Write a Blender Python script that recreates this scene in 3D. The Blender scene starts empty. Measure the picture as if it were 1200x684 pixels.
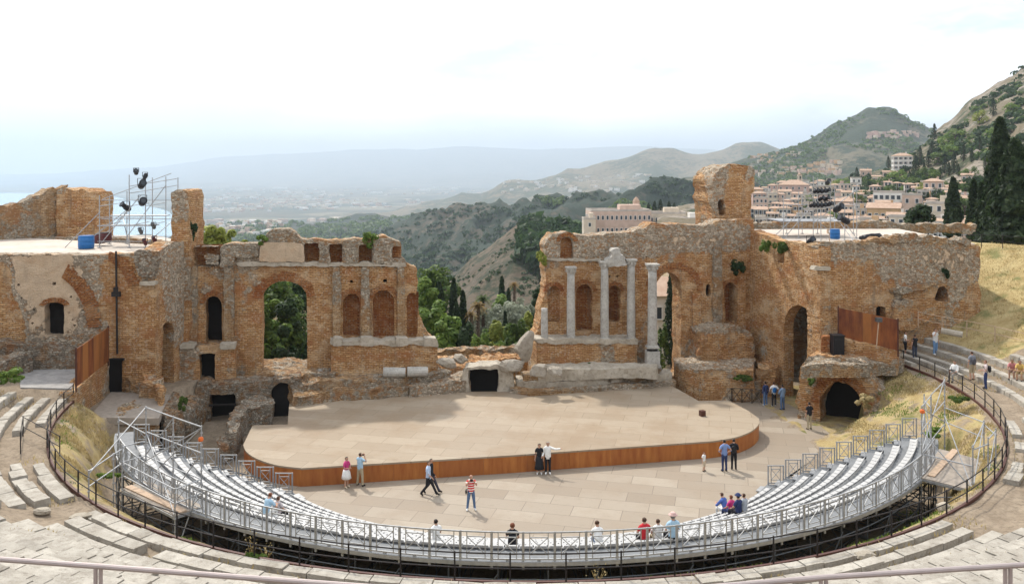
import bpy, math, random
import numpy as np
from mathutils import Vector, noise, Matrix

S = bpy.context.scene
COL = S.collection
R = math.radians
EYE = 16.5                      # eye height above the orchestra floor
SUN_EL, SUN_AZ = 50.0, -31.0    # elevation, azimuth measured from +Y towards +X

# ---------------------------------------------------------------- camera
cd = bpy.data.cameras.new('camera'); cam = bpy.data.objects.new('camera', cd); COL.objects.link(cam)
cam.location = (0, 0, EYE); cam.rotation_euler = (R(90), 0, 0)
cd.sensor_width = 36; cd.lens = 30; cd.shift_y = -142 / 1200; cd.clip_start = .2; cd.clip_end = 200000
S.camera = cam

# ---------------------------------------------------------------- exposure
S.view_settings.view_transform = 'Standard'; S.view_settings.look = 'None'
S.view_settings.gamma = 1; S.view_settings.use_curve_mapping = False
S.view_settings.exposure = 0.63
S.cycles.use_denoising = True
S.cycles.max_bounces = 6; S.cycles.volume_bounces = 1; S.cycles.transparent_max_bounces = 12
S.cycles.sample_clamp_indirect = 6

# ---------------------------------------------------------------- sky and sun
wd = bpy.data.worlds.new('World'); S.world = wd; wd.use_nodes = True
wt = wd.node_tree; wt.nodes.clear()
def wn(t, **k):
    n = wt.nodes.new(t)
    for a, b in k.items(): setattr(n, a, b)
    return n
sky = wn('ShaderNodeTexSky', sky_type='NISHITA', sun_disc=False, sun_elevation=R(SUN_EL), sun_rotation=R(SUN_AZ),
         altitude=250, air_density=1.0, dust_density=2.0, ozone_density=1.0)
tc = wn('ShaderNodeTexCoord'); mp = wn('ShaderNodeMapping'); mp.inputs['Scale'].default_value = (1.0, 1.0, 3.0)
mp.inputs['Location'].default_value = (.37, .2, .1)
nz = wn('ShaderNodeTexNoise'); nz.inputs['Scale'].default_value = 2.6; nz.inputs['Detail'].default_value = 7; nz.inputs['Roughness'].default_value = .58
cr = wn('ShaderNodeValToRGB'); cr.color_ramp.elements[0].position = .36; cr.color_ramp.elements[1].position = .54
nz2 = wn('ShaderNodeTexNoise'); nz2.inputs['Scale'].default_value = 6; nz2.inputs['Detail'].default_value = 5
cc = wn('ShaderNodeMix', data_type='RGBA'); cc.inputs[6].default_value = (5.6, 6.2, 7.2, 1); cc.inputs[7].default_value = (15, 15, 14.8, 1)
mx = wn('ShaderNodeMix', data_type='RGBA'); bg = wn('ShaderNodeBackground'); bg.inputs['Strength'].default_value = .12
wo = wn('ShaderNodeOutputWorld')
L = wt.links.new
L(tc.outputs['Generated'], mp.inputs['Vector']); L(mp.outputs['Vector'], nz.inputs['Vector']); L(mp.outputs['Vector'], nz2.inputs['Vector'])
L(nz.outputs['Fac'], cr.inputs['Fac']); L(nz2.outputs['Fac'], cc.inputs[0])
L(cr.outputs['Color'], mx.inputs[0]); L(sky.outputs['Color'], mx.inputs[6]); L(cc.outputs[2], mx.inputs[7])
L(mx.outputs[2], bg.inputs['Color']); L(bg.outputs['Background'], wo.inputs['Surface'])

sd = bpy.data.lights.new('sun', 'SUN'); sd.energy = 2.9; sd.angle = R(2.5); sd.color = (1, .95, .86)
sun = bpy.data.objects.new('sun', sd); COL.objects.link(sun)
_d = Vector((math.sin(R(SUN_AZ)) * math.cos(R(SUN_EL)), math.cos(R(SUN_AZ)) * math.cos(R(SUN_EL)), math.sin(R(SUN_EL))))
sun.rotation_euler = _d.to_track_quat('Z', 'Y').to_euler()
sun.location = (0, 0, 60)

# ---------------------------------------------------------------- helpers
def Wp(px, py, Y): return Vector(((px - 600) / 1000 * Y, Y, EYE - (py - 200) / 1000 * Y))
def Gp(px, py, z=0.0): return Wp(px, py, (EYE - z) * 1000 / (py - 200))
CXY = (0.7, 52.0); CT, ST = math.cos(R(12)), math.sin(R(12))
def uv(x, y): return (x - .7) * CT + (y - 52) * ST, -(x - .7) * ST + (y - 52) * CT

def fbm(p, o=4): return noise.fractal(p, 1.0, 2.0, o)

class MB:
    def __init__(s): s.v = []; s.f = []; s.m = []; s.t = []
    def add(s, vs, fs, m=0, tone=0.0):
        o = len(s.v); s.v += [tuple(v) for v in vs]; s.t += [tone] * len(vs)
        for f in fs: s.f.append(tuple(i + o for i in f)); s.m.append(m)
    def box(s, c, d, rz=0.0, m=0, tone=0.0, rot=None):
        M = rot if rot is not None else Matrix.Rotation(rz, 3, 'Z')
        c = Vector(c); vs = []
        for x in (-.5, .5):
            for y in (-.5, .5):
                for z in (-.5, .5): vs.append(c + M @ Vector((x * d[0], y * d[1], z * d[2])))
        s.add(vs, [(0, 1, 3, 2), (4, 6, 7, 5), (0, 4, 5, 1), (2, 3, 7, 6), (0, 2, 6, 4), (1, 5, 7, 3)], m, tone)
    def frame(s, p, q):
        p, q = Vector(p), Vector(q); d = (q - p)
        if d.length < 1e-6: d = Vector((0, 0, 1e-3))
        d.normalize(); a = Vector((0, 0, 1)) if abs(d.z) < .95 else Vector((1, 0, 0))
        x = d.cross(a).normalized(); y = x.cross(d).normalized()
        return p, q, x, y
    def bar(s, p, q, r, n=6, r2=None, m=0):
        p, q, x, y = s.frame(p, q); r2 = r if r2 is None else r2; vs = []
        for k in range(n):
            a = 2 * math.pi * k / n; vs.append(p + x * (r * math.cos(a)) + y * (r * math.sin(a)))
        for k in range(n):
            a = 2 * math.pi * k / n; vs.append(q + x * (r2 * math.cos(a)) + y * (r2 * math.sin(a)))
        fs = [(k, (k + 1) % n, n + (k + 1) % n, n + k) for k in range(n)] + [tuple(range(n))[::-1], tuple(range(n, 2 * n))]
        s.add(vs, fs, m)
    def beam(s, p, q, w, h, m=0):
        p, q, x, y = s.frame(p, q); x = x * (w / 2); y = y * (h / 2)
        s.add([p - x - y, p + x - y, p + x + y, p - x + y, q - x - y, q + x - y, q + x + y, q - x + y],
              [(3, 2, 1, 0), (4, 5, 6, 7), (0, 1, 5, 4), (1, 2, 6, 5), (2, 3, 7, 6), (3, 0, 4, 7)], m)
    def lathe(s, prof, c, n=16, m=0, wob=0):
        c = Vector(c); vs = []
        for (r, z) in prof:
            for k in range(n):
                a = 2 * math.pi * k / n
                rr = r * (1 + wob * noise.noise(Vector((math.cos(a) * 2 + c.x, math.sin(a) * 2 + c.y, z * 1.3))))
                vs.append(c + Vector((rr * math.cos(a), rr * math.sin(a), z)))
        fs = []
        for j in range(len(prof) - 1):
            for k in range(n):
                k2 = (k + 1) % n; fs.append((j * n + k, j * n + k2, (j + 1) * n + k2, (j + 1) * n + k))
        fs.append(tuple(range(n))[::-1]); b = (len(prof) - 1) * n; fs.append(tuple(range(b, b + n)))
        s.add(vs, fs, m)
    def prism(s, poly, z0, z1, m=0):
        n = len(poly); vs = [(p[0], p[1], z0) for p in poly] + [(p[0], p[1], z1) for p in poly]
        a = sum(poly[i][0] * poly[(i + 1) % n][1] - poly[(i + 1) % n][0] * poly[i][1] for i in range(n))
        fs = [(k, (k + 1) % n, n + (k + 1) % n, n + k) for k in range(n)] + [tuple(range(n))[::-1], tuple(range(n, 2 * n))]
        if a < 0: fs = [f[::-1] for f in fs]
        s.add(vs, fs, m)
    def build(s, name, mat, parent=None, local=False, smooth=False, uvs=None, origin=None):
        me = bpy.data.meshes.new(name)
        o = bpy.data.objects.new(name, me); COL.objects.link(o)
        off = Vector((0, 0, 0))
        if origin is not None: off = Vector(origin); o.location = off
        if parent is not None:
            o.parent = parent
            if not local:
                pl = parent.location + (parent.parent.location if parent.parent else Vector((0, 0, 0)))
                off = pl
        vs = s.v if off.length == 0 else [(v[0] - off.x, v[1] - off.y, v[2] - off.z) for v in s.v]
        me.from_pydata(vs, [], s.f); me.validate()
        for mm in (mat if isinstance(mat, (list, tuple)) else [mat]): me.materials.append(mm)
        if len(me.polygons) == len(s.m) and any(s.m): me.polygons.foreach_set('material_index', s.m)
        if any(s.t) and len(s.t) == len(me.vertices):
            at = me.attributes.new('tone', 'FLOAT', 'POINT'); at.data.foreach_set('value', s.t)
        if smooth: me.polygons.foreach_set('use_smooth', [True] * len(me.polygons))
        me.update()
        return o

def tag(o, label=None, cat=None, group=None, kind=None):
    if label: o['label'] = label
    if cat: o['category'] = cat
    if group: o['group'] = group
    if kind: o['kind'] = kind
    return o
def thing(name, loc, label, cat, group=None, rz=0):
    o = bpy.data.objects.new(name, None); COL.objects.link(o); o.empty_display_size = .3
    o.location = loc; o.rotation_euler = (0, 0, rz)
    return tag(o, label, cat, group)
def copy_tree(o, parent=None):
    c = o.copy(); COL.objects.link(c)
    if parent is not None: c.parent = parent
    for ch in o.children: copy_tree(ch, c)
    return c

# ---------------------------------------------------------------- materials
MATS = {}
class NT:
    """small helper to write node materials"""
    def __init__(s, name, rough=.85):
        s.mat = bpy.data.materials.new(name); s.mat.use_nodes = True; s.t = s.mat.node_tree; s.t.nodes.clear()
        s.out = s.t.nodes.new('ShaderNodeOutputMaterial'); s.b = s.t.nodes.new('ShaderNodeBsdfPrincipled')
        s.t.links.new(s.b.outputs[0], s.out.inputs[0]); s.b.inputs['Roughness'].default_value = rough
        s.b.inputs['Specular IOR Level'].default_value = .25
        s.tc = s.t.nodes.new('ShaderNodeTexCoord'); MATS[name] = s.mat
    def n(s, t, **k):
        n = s.t.nodes.new(t)
        for a, b in k.items(): setattr(n, a, b)
        return n
    def l(s, a, b): s.t.links.new(a, b)
    def map(s, scale=(1, 1, 1), src='Object', rot=(0, 0, 0)):
        m = s.n('ShaderNodeMapping'); m.inputs['Scale'].default_value = scale; m.inputs['Rotation'].default_value = rot
        s.l(s.tc.outputs[src], m.inputs[0]); return m.outputs[0]
    def noise(s, vec, scale, detail=4, rough=.55, dist=0):
        n = s.n('ShaderNodeTexNoise'); n.inputs['Scale'].default_value = scale; n.inputs['Detail'].default_value = detail
        n.inputs['Roughness'].default_value = rough; n.inputs['Distortion'].default_value = dist
        s.l(vec, n.inputs['Vector']); return n.outputs['Fac']
    def voro(s, vec, scale, feature='F1', out='Distance', rand=1):
        n = s.n('ShaderNodeTexVoronoi', feature=feature); n.inputs['Scale'].default_value = scale; n.inputs['Randomness'].default_value = rand
        s.l(vec, n.inputs['Vector']); return n.outputs[out]
    def ramp(s, fac, stops, interp='LINEAR'):
        r = s.n('ShaderNodeValToRGB'); r.color_ramp.interpolation = interp; e = r.color_ramp.elements
        while len(e) < len(stops): e.new(.5)
        for i, (p, c) in enumerate(stops):
            e[i].position = p; e[i].color = (c, c, c, 1) if isinstance(c, (int, float)) else (*c, 1)
        s.l(fac, r.inputs[0]); return r.outputs[0]
    def mix(s, fac, a, b, mode='MIX'):
        m = s.n('ShaderNodeMix', data_type='RGBA', blend_type=mode)
        for i, x in ((0, fac), (6, a), (7, b)):
            if isinstance(x, (int, float)): m.inputs[i].default_value = x
            elif isinstance(x, tuple): m.inputs[i].default_value = (*x, 1)
            else: s.l(x, m.inputs[i])
        return m.outputs[2]
    def math(s, op, a, b=0.0, clamp=False):
        m = s.n('ShaderNodeMath', operation=op, use_clamp=clamp)
        for i, x in ((0, a), (1, b)):
            if isinstance(x, (int, float)): m.inputs[i].default_value = x
            else: s.l(x, m.inputs[i])
        return m.outputs[0]
    def attr(s, name):
        a = s.n('ShaderNodeAttribute', attribute_name=name); return a.outputs['Fac']
    def col(s, c):
        if isinstance(c, tuple): s.b.inputs['Base Color'].default_value = (*c, 1)
        else: s.l(c, s.b.inputs['Base Color'])
        return s
    def bump(s, h, dist=.05, strength=1.0):
        b = s.n('ShaderNodeBump'); b.inputs['Distance'].default_value = dist; b.inputs['Strength'].default_value = strength
        s.l(h, b.inputs['Height']); s.l(b.outputs[0], s.b.inputs['Normal']); return s

def plain(name, c, rough=.6, metal=0.0, var=.25, vs=8.0):
    n = NT(name, rough); n.b.inputs['Metallic'].default_value = metal
    f = n.noise(n.map(), vs, 4)
    n.col(n.mix(1.0, c, n.ramp(f, [(.3, 1 - var), (.7, 1 + var * .4 if 1 + var * .4 < 1 else 1.0)]), 'MULTIPLY'))
    return n.mat

def ruin_mat(name, brick_a, brick_b, stone_a, stone_b, bias=0.0, plaster=(.53, .4, .275)):
    """eroded Roman masonry: courses of thin brick, rubble core and grey weathered patches chosen by the 'tone' attribute; above 1.2 it is old plaster"""
    n = NT(name, .95); v = n.map(); sc3 = lambda c, k: tuple(x * k for x in c)
    sx = n.n('ShaderNodeSeparateXYZ'); n.l(v, sx.inputs[0]); cb = n.n('ShaderNodeCombineXYZ')
    wz = n.math('ADD', sx.outputs[2], n.math('MULTIPLY', n.noise(v, .8, 4, .6), .35))
    n.l(n.math('ADD', sx.outputs[0], sx.outputs[1]), cb.inputs[0]); n.l(wz, cb.inputs[1])
    big = n.noise(v, .33, 6, .62); mid = n.noise(v, 1.5, 6, .65); fine = n.noise(v, 8, 6, .7); pits = n.noise(v, 2.4, 8, .78)
    br = n.n('ShaderNodeTexBrick'); br.offset = .5; br.inputs['Scale'].default_value = 1; br.inputs['Brick Width'].default_value = .42; br.inputs['Row Height'].default_value = .125
    br.inputs['Mortar Size'].default_value = .022; br.inputs['Mortar Smooth'].default_value = .4; br.inputs['Bias'].default_value = -.1
    br.inputs['Color1'].default_value = (*sc3(brick_a, .92), 1); br.inputs['Color2'].default_value = (*sc3(brick_b, 1.08), 1); br.inputs['Mortar'].default_value = (*sc3(brick_a, .5), 1)
    n.l(cb.outputs[0], br.inputs['Vector'])
    cell = n.voro(n.map((1, 1, 1.5)), 5.5); cellc = n.voro(n.map((1, 1, 1.5)), 5.5, out='Color'); edge = n.voro(n.map((1, 1, 1.5)), 5.5, feature='DISTANCE_TO_EDGE')
    sep = n.n('ShaderNodeSeparateColor'); n.l(cellc, sep.inputs[0])
    small = n.voro(v, 10, out='Color'); sep2 = n.n('ShaderNodeSeparateColor'); n.l(small, sep2.inputs[0])
    stonec = n.mix(sep.outputs[0], sc3(stone_a, .72), sc3(stone_b, 1.08)); stonec = n.mix(n.math('MULTIPLY', n.ramp(edge, [(0, 1), (.1, 0)]), .6), stonec, sc3(stone_a, .42))
    stonec = n.mix(n.ramp(sep.outputs[1], [(.72, 0), (.8, .7)], 'CONSTANT'), stonec, sc3(brick_a, .95))
    brickc = n.mix(n.ramp(mid, [(.34, .55), (.52, 0)]), br.outputs['Color'], sc3(brick_a, .7))
    hue = n.noise(n.map((1, 1, 1.6)), .55, 4, .6)
    brickc = n.mix(n.ramp(hue, [(.36, .6), (.46, 0)]), brickc, (brick_a[0] * .78, brick_a[1] * .6, brick_a[2] * .55)); brickc = n.mix(n.ramp(hue, [(.54, 0), (.64, .6)]), brickc, (brick_b[0] * .98, brick_b[1] * 1.12, brick_b[2] * 1.4))
    brickc = n.mix(n.ramp(sep2.outputs[0], [(.84, 0), (.88, .4)], 'CONSTANT'), brickc, sc3(stone_b, .9))
    brickc = n.mix(n.ramp(mid, [(.54, 0), (.74, .6)]), brickc, tuple(.5 * (a + b) for a, b in zip(brick_b, stone_b)))
    tone = n.attr('tone'); jit = n.math('MULTIPLY', n.math('SUBTRACT', mid, .5), 1.6)
    f = n.math('ADD', n.math('MULTIPLY', n.math('SUBTRACT', big, .5), 2.4), n.math('ADD', jit, n.math('ADD', tone, bias)))
    fac = n.ramp(f, [(.2, 0), (.36, 1)])
    c = n.mix(fac, brickc, stonec)
    pf = n.ramp(n.math('ADD', tone, n.math('MULTIPLY', jit, .7)), [(1.15 / 3, 0), (1.3 / 3, 1)]) if False else n.ramp(n.math('MULTIPLY', n.math('ADD', tone, n.math('ADD', n.math('MULTIPLY', jit, 1.3), n.math('MULTIPLY', n.math('SUBTRACT', pits, .5), 1.6))), .33), [(.38, 0), (.43, 1)])
    plc = n.mix(n.ramp(mid, [(.35, 0), (.65, 1)]), sc3(plaster, .82), plaster)
    c = n.mix(pf, c, plc)
    c = n.mix(n.ramp(n.noise(v, .7, 5, .6), [(.28, .4), (.48, 0)]), c, sc3(brick_a, .66))
    dirt = n.ramp(n.noise(n.map((1.7, 1.7, .3)), 1.0, 7, .72), [(.55, 0), (.7, .6)])
    c = n.mix(dirt, c, sc3(stone_a, .42))                               # damp streaks and lichen
    c = n.mix(n.ramp(pits, [(.29, .85), (.36, 0)]), c, (.045, .03, .02))   # near-black shade painted into hollows where bricks are lost
    c = n.mix(n.ramp(fine, [(.3, .4), (.42, 0)]), c, sc3(brick_a, .4))
    n.col(c)
    inv = n.math('SUBTRACT', 1, pf)
    h = n.math('ADD', n.math('MULTIPLY', n.ramp(edge, [(0, 0), (.16, 1)]), n.math('MULTIPLY', fac, .7)), n.math('MULTIPLY', fine, .8))
    h = n.math('MULTIPLY', n.math('ADD', h, n.math('SUBTRACT', n.math('MULTIPLY', pits, 1.6), n.math('MULTIPLY', br.outputs['Fac'], .35))), n.math('ADD', n.math('MULTIPLY', inv, .85), .15))
    n.bump(h, .16, 1.0)
    return n.mat
M = {}
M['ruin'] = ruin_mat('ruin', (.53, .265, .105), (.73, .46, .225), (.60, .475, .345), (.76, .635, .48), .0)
M['ruin_red'] = ruin_mat('ruin_red', (.4, .15, .05), (.53, .26, .1), (.4, .32, .23), (.5, .41, .3), -.3)  # red brick for rings and niches, partly darkened for shade in the recesses
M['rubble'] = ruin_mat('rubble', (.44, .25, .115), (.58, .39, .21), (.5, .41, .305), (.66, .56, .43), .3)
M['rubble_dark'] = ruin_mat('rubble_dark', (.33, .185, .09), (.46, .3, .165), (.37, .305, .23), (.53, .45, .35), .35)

def stone_mat(name, a, b, stain=(.14, .12, .09), sc=1.0, bd=.03):
    n = NT(name, .85); v = n.map()
    c = n.mix(n.ramp(n.noise(v, .9 * sc, 5, .6), [(.35, 0), (.65, 1)]), a, b)
    at = n.attr('tone'); c = n.mix(n.math('MULTIPLY', at, .6), c, tuple(x * .55 for x in a))
    c = n.mix(n.ramp(n.noise(v, 3.1 * sc, 7, .72), [(.5, 0), (.72, .7)]), c, stain)
    c = n.mix(n.ramp(n.noise(v, 14 * sc, 4), [(.62, 0), (.72, .5)]), c, stain)
    n.col(c); n.bump(n.noise(v, 12 * sc, 6, .7), bd)
    return n.mat
M['seat_stone'] = stone_mat('seat_stone', (.33, .295, .245), (.48, .44, .375), (.15, .12, .09), 1.3, .05)
M['marble'] = stone_mat('marble', (.335, .315, .28), (.47, .445, .4), (.14, .12, .1), 2.2)
M['pale_stone'] = stone_mat('pale_stone', (.36, .31, .24), (.5, .44, .355), (.13, .105, .075), 1.4, .07)
M['rock'] = stone_mat('rock', (.34, .295, .235), (.48, .42, .34), (.13, .1, .075), 1.0, .14)
M['terrace_floor'] = stone_mat('terrace_floor', (.44, .375, .31), (.53, .46, .39), (.28, .235, .185), .5, .01)
M['dark'] = plain('dark', (.012, .01, .009), .9)  # near-black colour painted in place of the shade inside openings
M['iron'] = plain('iron', (.035, .03, .028), .6, .4)
M['steel'] = plain('steel', (.4, .405, .41), .55, .5, .25, 5)
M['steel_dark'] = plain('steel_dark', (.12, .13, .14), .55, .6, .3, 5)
M['white_seat'] = plain('white_seat', (.46, .45, .435), .55, 0, .12, 3)
M['deck_grey'] = plain('deck_grey', (.2, .205, .21), .7, .0, .25, 3)
M['brown_paint'] = plain('brown_paint', (.09, .035, .025), .5, 0, .3)
M['pink_rail'] = plain('pink_rail', (.40, .335, .315), .5, .3, .15, 4)
M['plank'] = plain('plank', (.5, .36, .25), .7, 0, .3, 6)
M['ply'] = plain('ply', (.33, .28, .23), .75, 0, .3, 4)
M['black_plastic'] = plain('black_plastic', (.015, .015, .018), .45, 0, .3)
M['blue_plastic'] = plain('blue_plastic', (.02, .13, .36), .35, 0, .2)
M['red_plastic'] = plain('red_plastic', (.09, .02, .02), .5, 0, .2)
M['lens'] = plain('lens', (.06, .065, .07), .15, .3, .1)
# ================================================================ GROUND AND FAR COUNTRY
def ground_h(x, y):
    x = np.asarray(x, float); y = np.asarray(y, float)
    u = (x - .7) * CT + (y - 52) * ST; v = -(x - .7) * ST + (y - 52) * CT; r = np.hypot(u, v)
    cone = np.interp(r, [0, 22.9, 23.5, 24.3, 25.0, 25.6, 27.5, 52, 54, 80], [0, 0, 1.9, 3.0, 3.5, 3.68, 3.72, 14.4, 14.55, 15])
    coneR = np.interp(r, [0, 17.6, 19, 21.5, 24.6, 25.6, 27.5, 52, 54, 80], [0, 0, .6, 1.9, 3.3, 3.68, 3.72, 14.4, 14.55, 15])
    z = np.where(y < 47.6, cone, 0.0)
    z = np.where((x > 0) & (y > 44.6), np.where((x < 23.2) & (y > 52.2), 0, coneR), z)
    z = np.where((x > 21) & (v > -2), np.minimum(z, 10.25), z)
    lim = -24.95 - (y - 47.4) * .16
    z = np.where((x < -20.7) & (x > lim) & (y > 47.8), 2.55, z)
    z = np.where((x <= lim) & (y > 47.2), 4.3, z)
    back = -.3 - np.maximum(v - 11.5, 0) * .12
    z = np.where((v > 11.2) & (x < 20) & (x > -24), back, z)
    z = np.where((v > 14) & (x >= 20) & (x < 34), 8.0 - np.maximum(v - 14, 0) * .12, z)
    z = np.where((x >= 34) & (v > -2) & (r > 46), 10.25 - (r - 46) * .18, z)
    z = np.where((x >= 20) & (x < 34) & (v > 14), np.minimum(z, 8 - (v - 14) * .12), z)
    d = np.hypot(x, y - 35)
    z = z - np.maximum(d - 85, 0) * .42
    return np.maximum(z, -252)

def axis(lo, hi, step, far, n):
    a = list(np.arange(lo, hi + 1e-6, step)); k = np.geomspace(step * 2, far, n)
    return np.array([lo - t for t in k[::-1]] + a + [hi + t for t in k])
xs = axis(-46, 54, .5, 60000, 34); ys = axis(6, 84, .5, 60000, 34)
GX, GY = np.meshgrid(xs, ys); GZ = ground_h(GX, GY)
mb = MB()
for j in range(len(ys)):
    for i in range(len(xs)):
        x, y, z = GX[j, i], GY[j, i], GZ[j, i]
        if abs(x) < 60 and y < 90 and math.hypot(*uv(x, y)) > 17.5: z += .12 * noise.noise(Vector((x * .8, y * .8, 0)))
        mb.v.append((x, y, z))
nx_ = len(xs)
for j in range(len(ys) - 1):
    for i in range(nx_ - 1):
        mb.f.append((j * nx_ + i, j * nx_ + i + 1, (j + 1) * nx_ + i + 1, (j + 1) * nx_ + i))
mb.m = [0] * len(mb.f); mb.t = [0] * len(mb.v)
# dry grass where the soil is left open: the banks, the upper right slope, the garden
for k, (x, y, z) in enumerate(mb.v):
    u, v = uv(x, y); r = math.hypot(u, v); g = 0
    if 22.9 < r < 25.3 and (y < 48): g = .58
    if x > 12 and y > 44 and 17.6 < r < 25.3: g = .6
    if x > 15 and r > 29.5 and y > 53 : g = 1.0
    if v > 13 or abs(x) > 60 or y > 90 or (v > 11.5 and x < 20): g = .8 if x > 20 else .45
    mb.t[k] = g
n = NT('soil', .95); v_ = n.map()
soil = n.mix(n.ramp(n.noise(v_, .8, 6, .65), [(.35, 0), (.65, 1)]), (.235, .18, .125), (.34, .27, .195))
soil = n.mix(n.ramp(n.noise(v_, 5, 6, .7), [(.46, 0), (.64, .75)]), soil, (.17, .13, .09))
dry = n.mix(n.ramp(n.noise(v_, 1.2, 6, .7), [(.35, 0), (.62, 1)]), (.30, .215, .09), (.42, .33, .16))
dry = n.mix(n.ramp(n.noise(v_, .55, 5, .6), [(.55, 0), (.66, .8)]), dry, (.12, .13, .04))
g_ = n.math('ADD', n.attr('tone'), n.math('MULTIPLY', n.math('SUBTRACT', n.noise(v_, 1.1, 5, .6), .5), 1.4))
n.col(n.mix(n.ramp(g_, [(.42, 0), (.6, 1)]), soil, dry)); n.bump(n.noise(v_, 9, 8, .75), .08)
ground = mb.build('ground', n.mat, smooth=True); tag(ground, kind='structure')

# -------- far terrain
def hill_mat(name, grass_a, grass_b, scrub, cover=.5, sc=1.0, rockc=None):
    n = NT(name, .95); v = n.map()
    c = n.mix(n.ramp(n.noise(v, .02 * sc, 6, .62), [(.35, 0), (.65, 1)]), grass_a, grass_b)
    if rockc:
        c = n.mix(n.ramp(n.noise(n.map((1, 1, .5)), .035 * sc, 7, .7), [(.48, 0), (.6, 1)]), c, rockc)
    pat = n.math('ADD', n.math('MULTIPLY', n.noise(v, .012 * sc, 5, .6), .55), n.math('MULTIPLY', n.noise(v, .11 * sc, 5, .7), .45))
    c = n.mix(n.ramp(pat, [(.56 - cover * .14, 0), (.62 - cover * .14, 1)]), c, scrub)
    dots = n.ramp(n.voro(v, .16 * sc), [(.25, 1), (.42, 0)])
    c = n.mix(n.math('MULTIPLY', dots, n.ramp(n.noise(v, .03 * sc, 3), [(.4, .2), (.6, .9)])), c, scrub)
    n.col(c); n.bump(n.noise(v, .2 * sc, 6, .7), 2.0 / sc, .8)
    return n.mat
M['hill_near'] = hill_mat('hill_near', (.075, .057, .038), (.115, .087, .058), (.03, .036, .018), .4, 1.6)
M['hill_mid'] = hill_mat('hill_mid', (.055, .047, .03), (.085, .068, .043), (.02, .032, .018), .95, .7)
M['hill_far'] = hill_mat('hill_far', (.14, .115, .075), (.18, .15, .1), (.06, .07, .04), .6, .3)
M['hill_cone'] = hill_mat('hill_cone', (.085, .08, .045), (.14, .12, .08), (.03, .042, .022), .9, .45)
M['hill_rock'] = hill_mat('hill_rock', (.125, .1, .06), (.175, .14, .09), (.045, .052, .022), .5, 1.0, (.25, .21, .17))
M['hill_town'] = hill_mat('hill_town', (.2, .17, .1), (.3, .26, .19), (.05, .065, .025), .6, 1.2)

def sheet(name, rows, px0, px1, nx, sub, amp, freq, mat, gully=0.0, seed=0):
    """terrain traced as contour lines at their own distances: rows = [(Y, [(px,py),...]), ...] front to back"""
    P = np.linspace(px0, px1, nx); prof = []
    for Y, pts in rows:
        a = np.array(pts, float)
        if isinstance(Y, (int, float)): Yv = np.full(nx, float(Y))
        else: Yv = np.interp(P, *np.array(Y, float).T)
        py = np.interp(P, a[:, 0], a[:, 1]); prof.append((Yv, EYE - (py - 200) / 1000 * Yv))
    mb = MB(); n = 0
    for k in range(len(prof) - 1):
        last = k == len(prof) - 2
        for s in range(sub + (1 if last else 0)):
            t = s / sub; Yv = prof[k][0] * (1 - t) + prof[k + 1][0] * t; Z = prof[k][1] * (1 - t) + prof[k + 1][1] * t
            for i in range(nx):
                X = (P[i] - 600) / 1000 * Yv[i]; p = Vector((X * freq, Yv[i] * freq, seed))
                w = 1.0
                h = amp * w * fbm(p, 6)
                if gully: h -= gully * abs(noise.noise(Vector((X * freq * 1.7 + seed + .3 * noise.noise(p * 2), Yv[i] * freq * .7, seed)))) * math.sin(math.pi * min(1, max(.12, (k + t) / (len(prof) - 1))))
                mb.v.append((X, Yv[i], Z[i] + h))
            n += 1
    for j in range(n - 1):
        for i in range(nx - 1): mb.f.append((j * nx + i, j * nx + i + 1, (j + 1) * nx + i + 1, (j + 1) * nx + i))
    mb.m = [0] * len(mb.f); mb.t = [0] * len(mb.v)
    o = mb.build(name, mat, smooth=True); o['kind'] = 'structure'
    return o

# sea and coastal plain
mb = MB(); SZ = -235
mb.add([(-60000, -500, SZ), (60000, -500, SZ), (60000, 60000, SZ), (-60000, 60000, SZ)], [(0, 1, 2, 3)])
n = NT('sea', .18); n.col((.16, .3, .36)); n.b.inputs['Specular IOR Level'].default_value = .5; n.bump(n.noise(n.map((1, 1, 1)), .05, 5), 1.5, .5)
tag(mb.build('sea', n.mat), kind='structure')
mb = MB()
coast = [(-60000, 10200), (-16000, 10300), (-8500, 10000), (-5200, 9600), (-4200, 8800), (-3300, 7400), (-2300, 5600), (-1350, 3700), (-900, 2600), (-650, 1500), (-400, 700), (-300, 300)]
NS = 40; NB = 60
cx_ = np.interp(np.linspace(0, len(coast) - 1, NB), range(len(coast)), [c[0] for c in coast])
cy_ = np.interp(np.linspace(0, len(coast) - 1, NB), range(len(coast)), [c[1] for c in coast])
for k in range(NB):
    x0, y0 = cx_[k], cy_[k]; jx = 120 * noise.noise(Vector((x0 * .001, y0 * .001, 3)))
    ex, ey = (x0, 60000) if k < NB * .3 else (30000 + 0 * x0, y0 + (60000 - y0) * (1 - (k - NB * .3) / (NB * .7)))
    for s in range(NS + 1):
        t = (s / NS) ** 2.2; x = x0 + jx + (ex - x0) * t; y = y0 + (ey - y0) * t
        mb.v.append((x, y, SZ + 1.5 + 14 * min(1, t * 30) * (.6 + .6 * noise.noise(Vector((x * .0007, y * .0007, 0))))))
for k in range(NB - 1):
    for s in range(NS): mb.f.append((k * (NS + 1) + s, (k + 1) * (NS + 1) + s, (k + 1) * (NS + 1) + s + 1, k * (NS + 1) + s + 1))
mb.m = [0] * len(mb.f); mb.t = [0] * len(mb.v)
n = NT('plain_fields', .95); v_ = n.map()
c = n.mix(n.ramp(n.noise(v_, .0022, 6, .62), [(.4, 0), (.6, 1)]), (.03, .045, .03), (.1, .085, .055))
f2 = n.voro(v_, .004, out='Color'); sp = n.n('ShaderNodeSeparateColor'); n.l(f2, sp.inputs[0])
c = n.mix(n.ramp(sp.outputs[0], [(.6, 0), (.7, .7)]), c, (.24, .2, .13))
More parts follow.
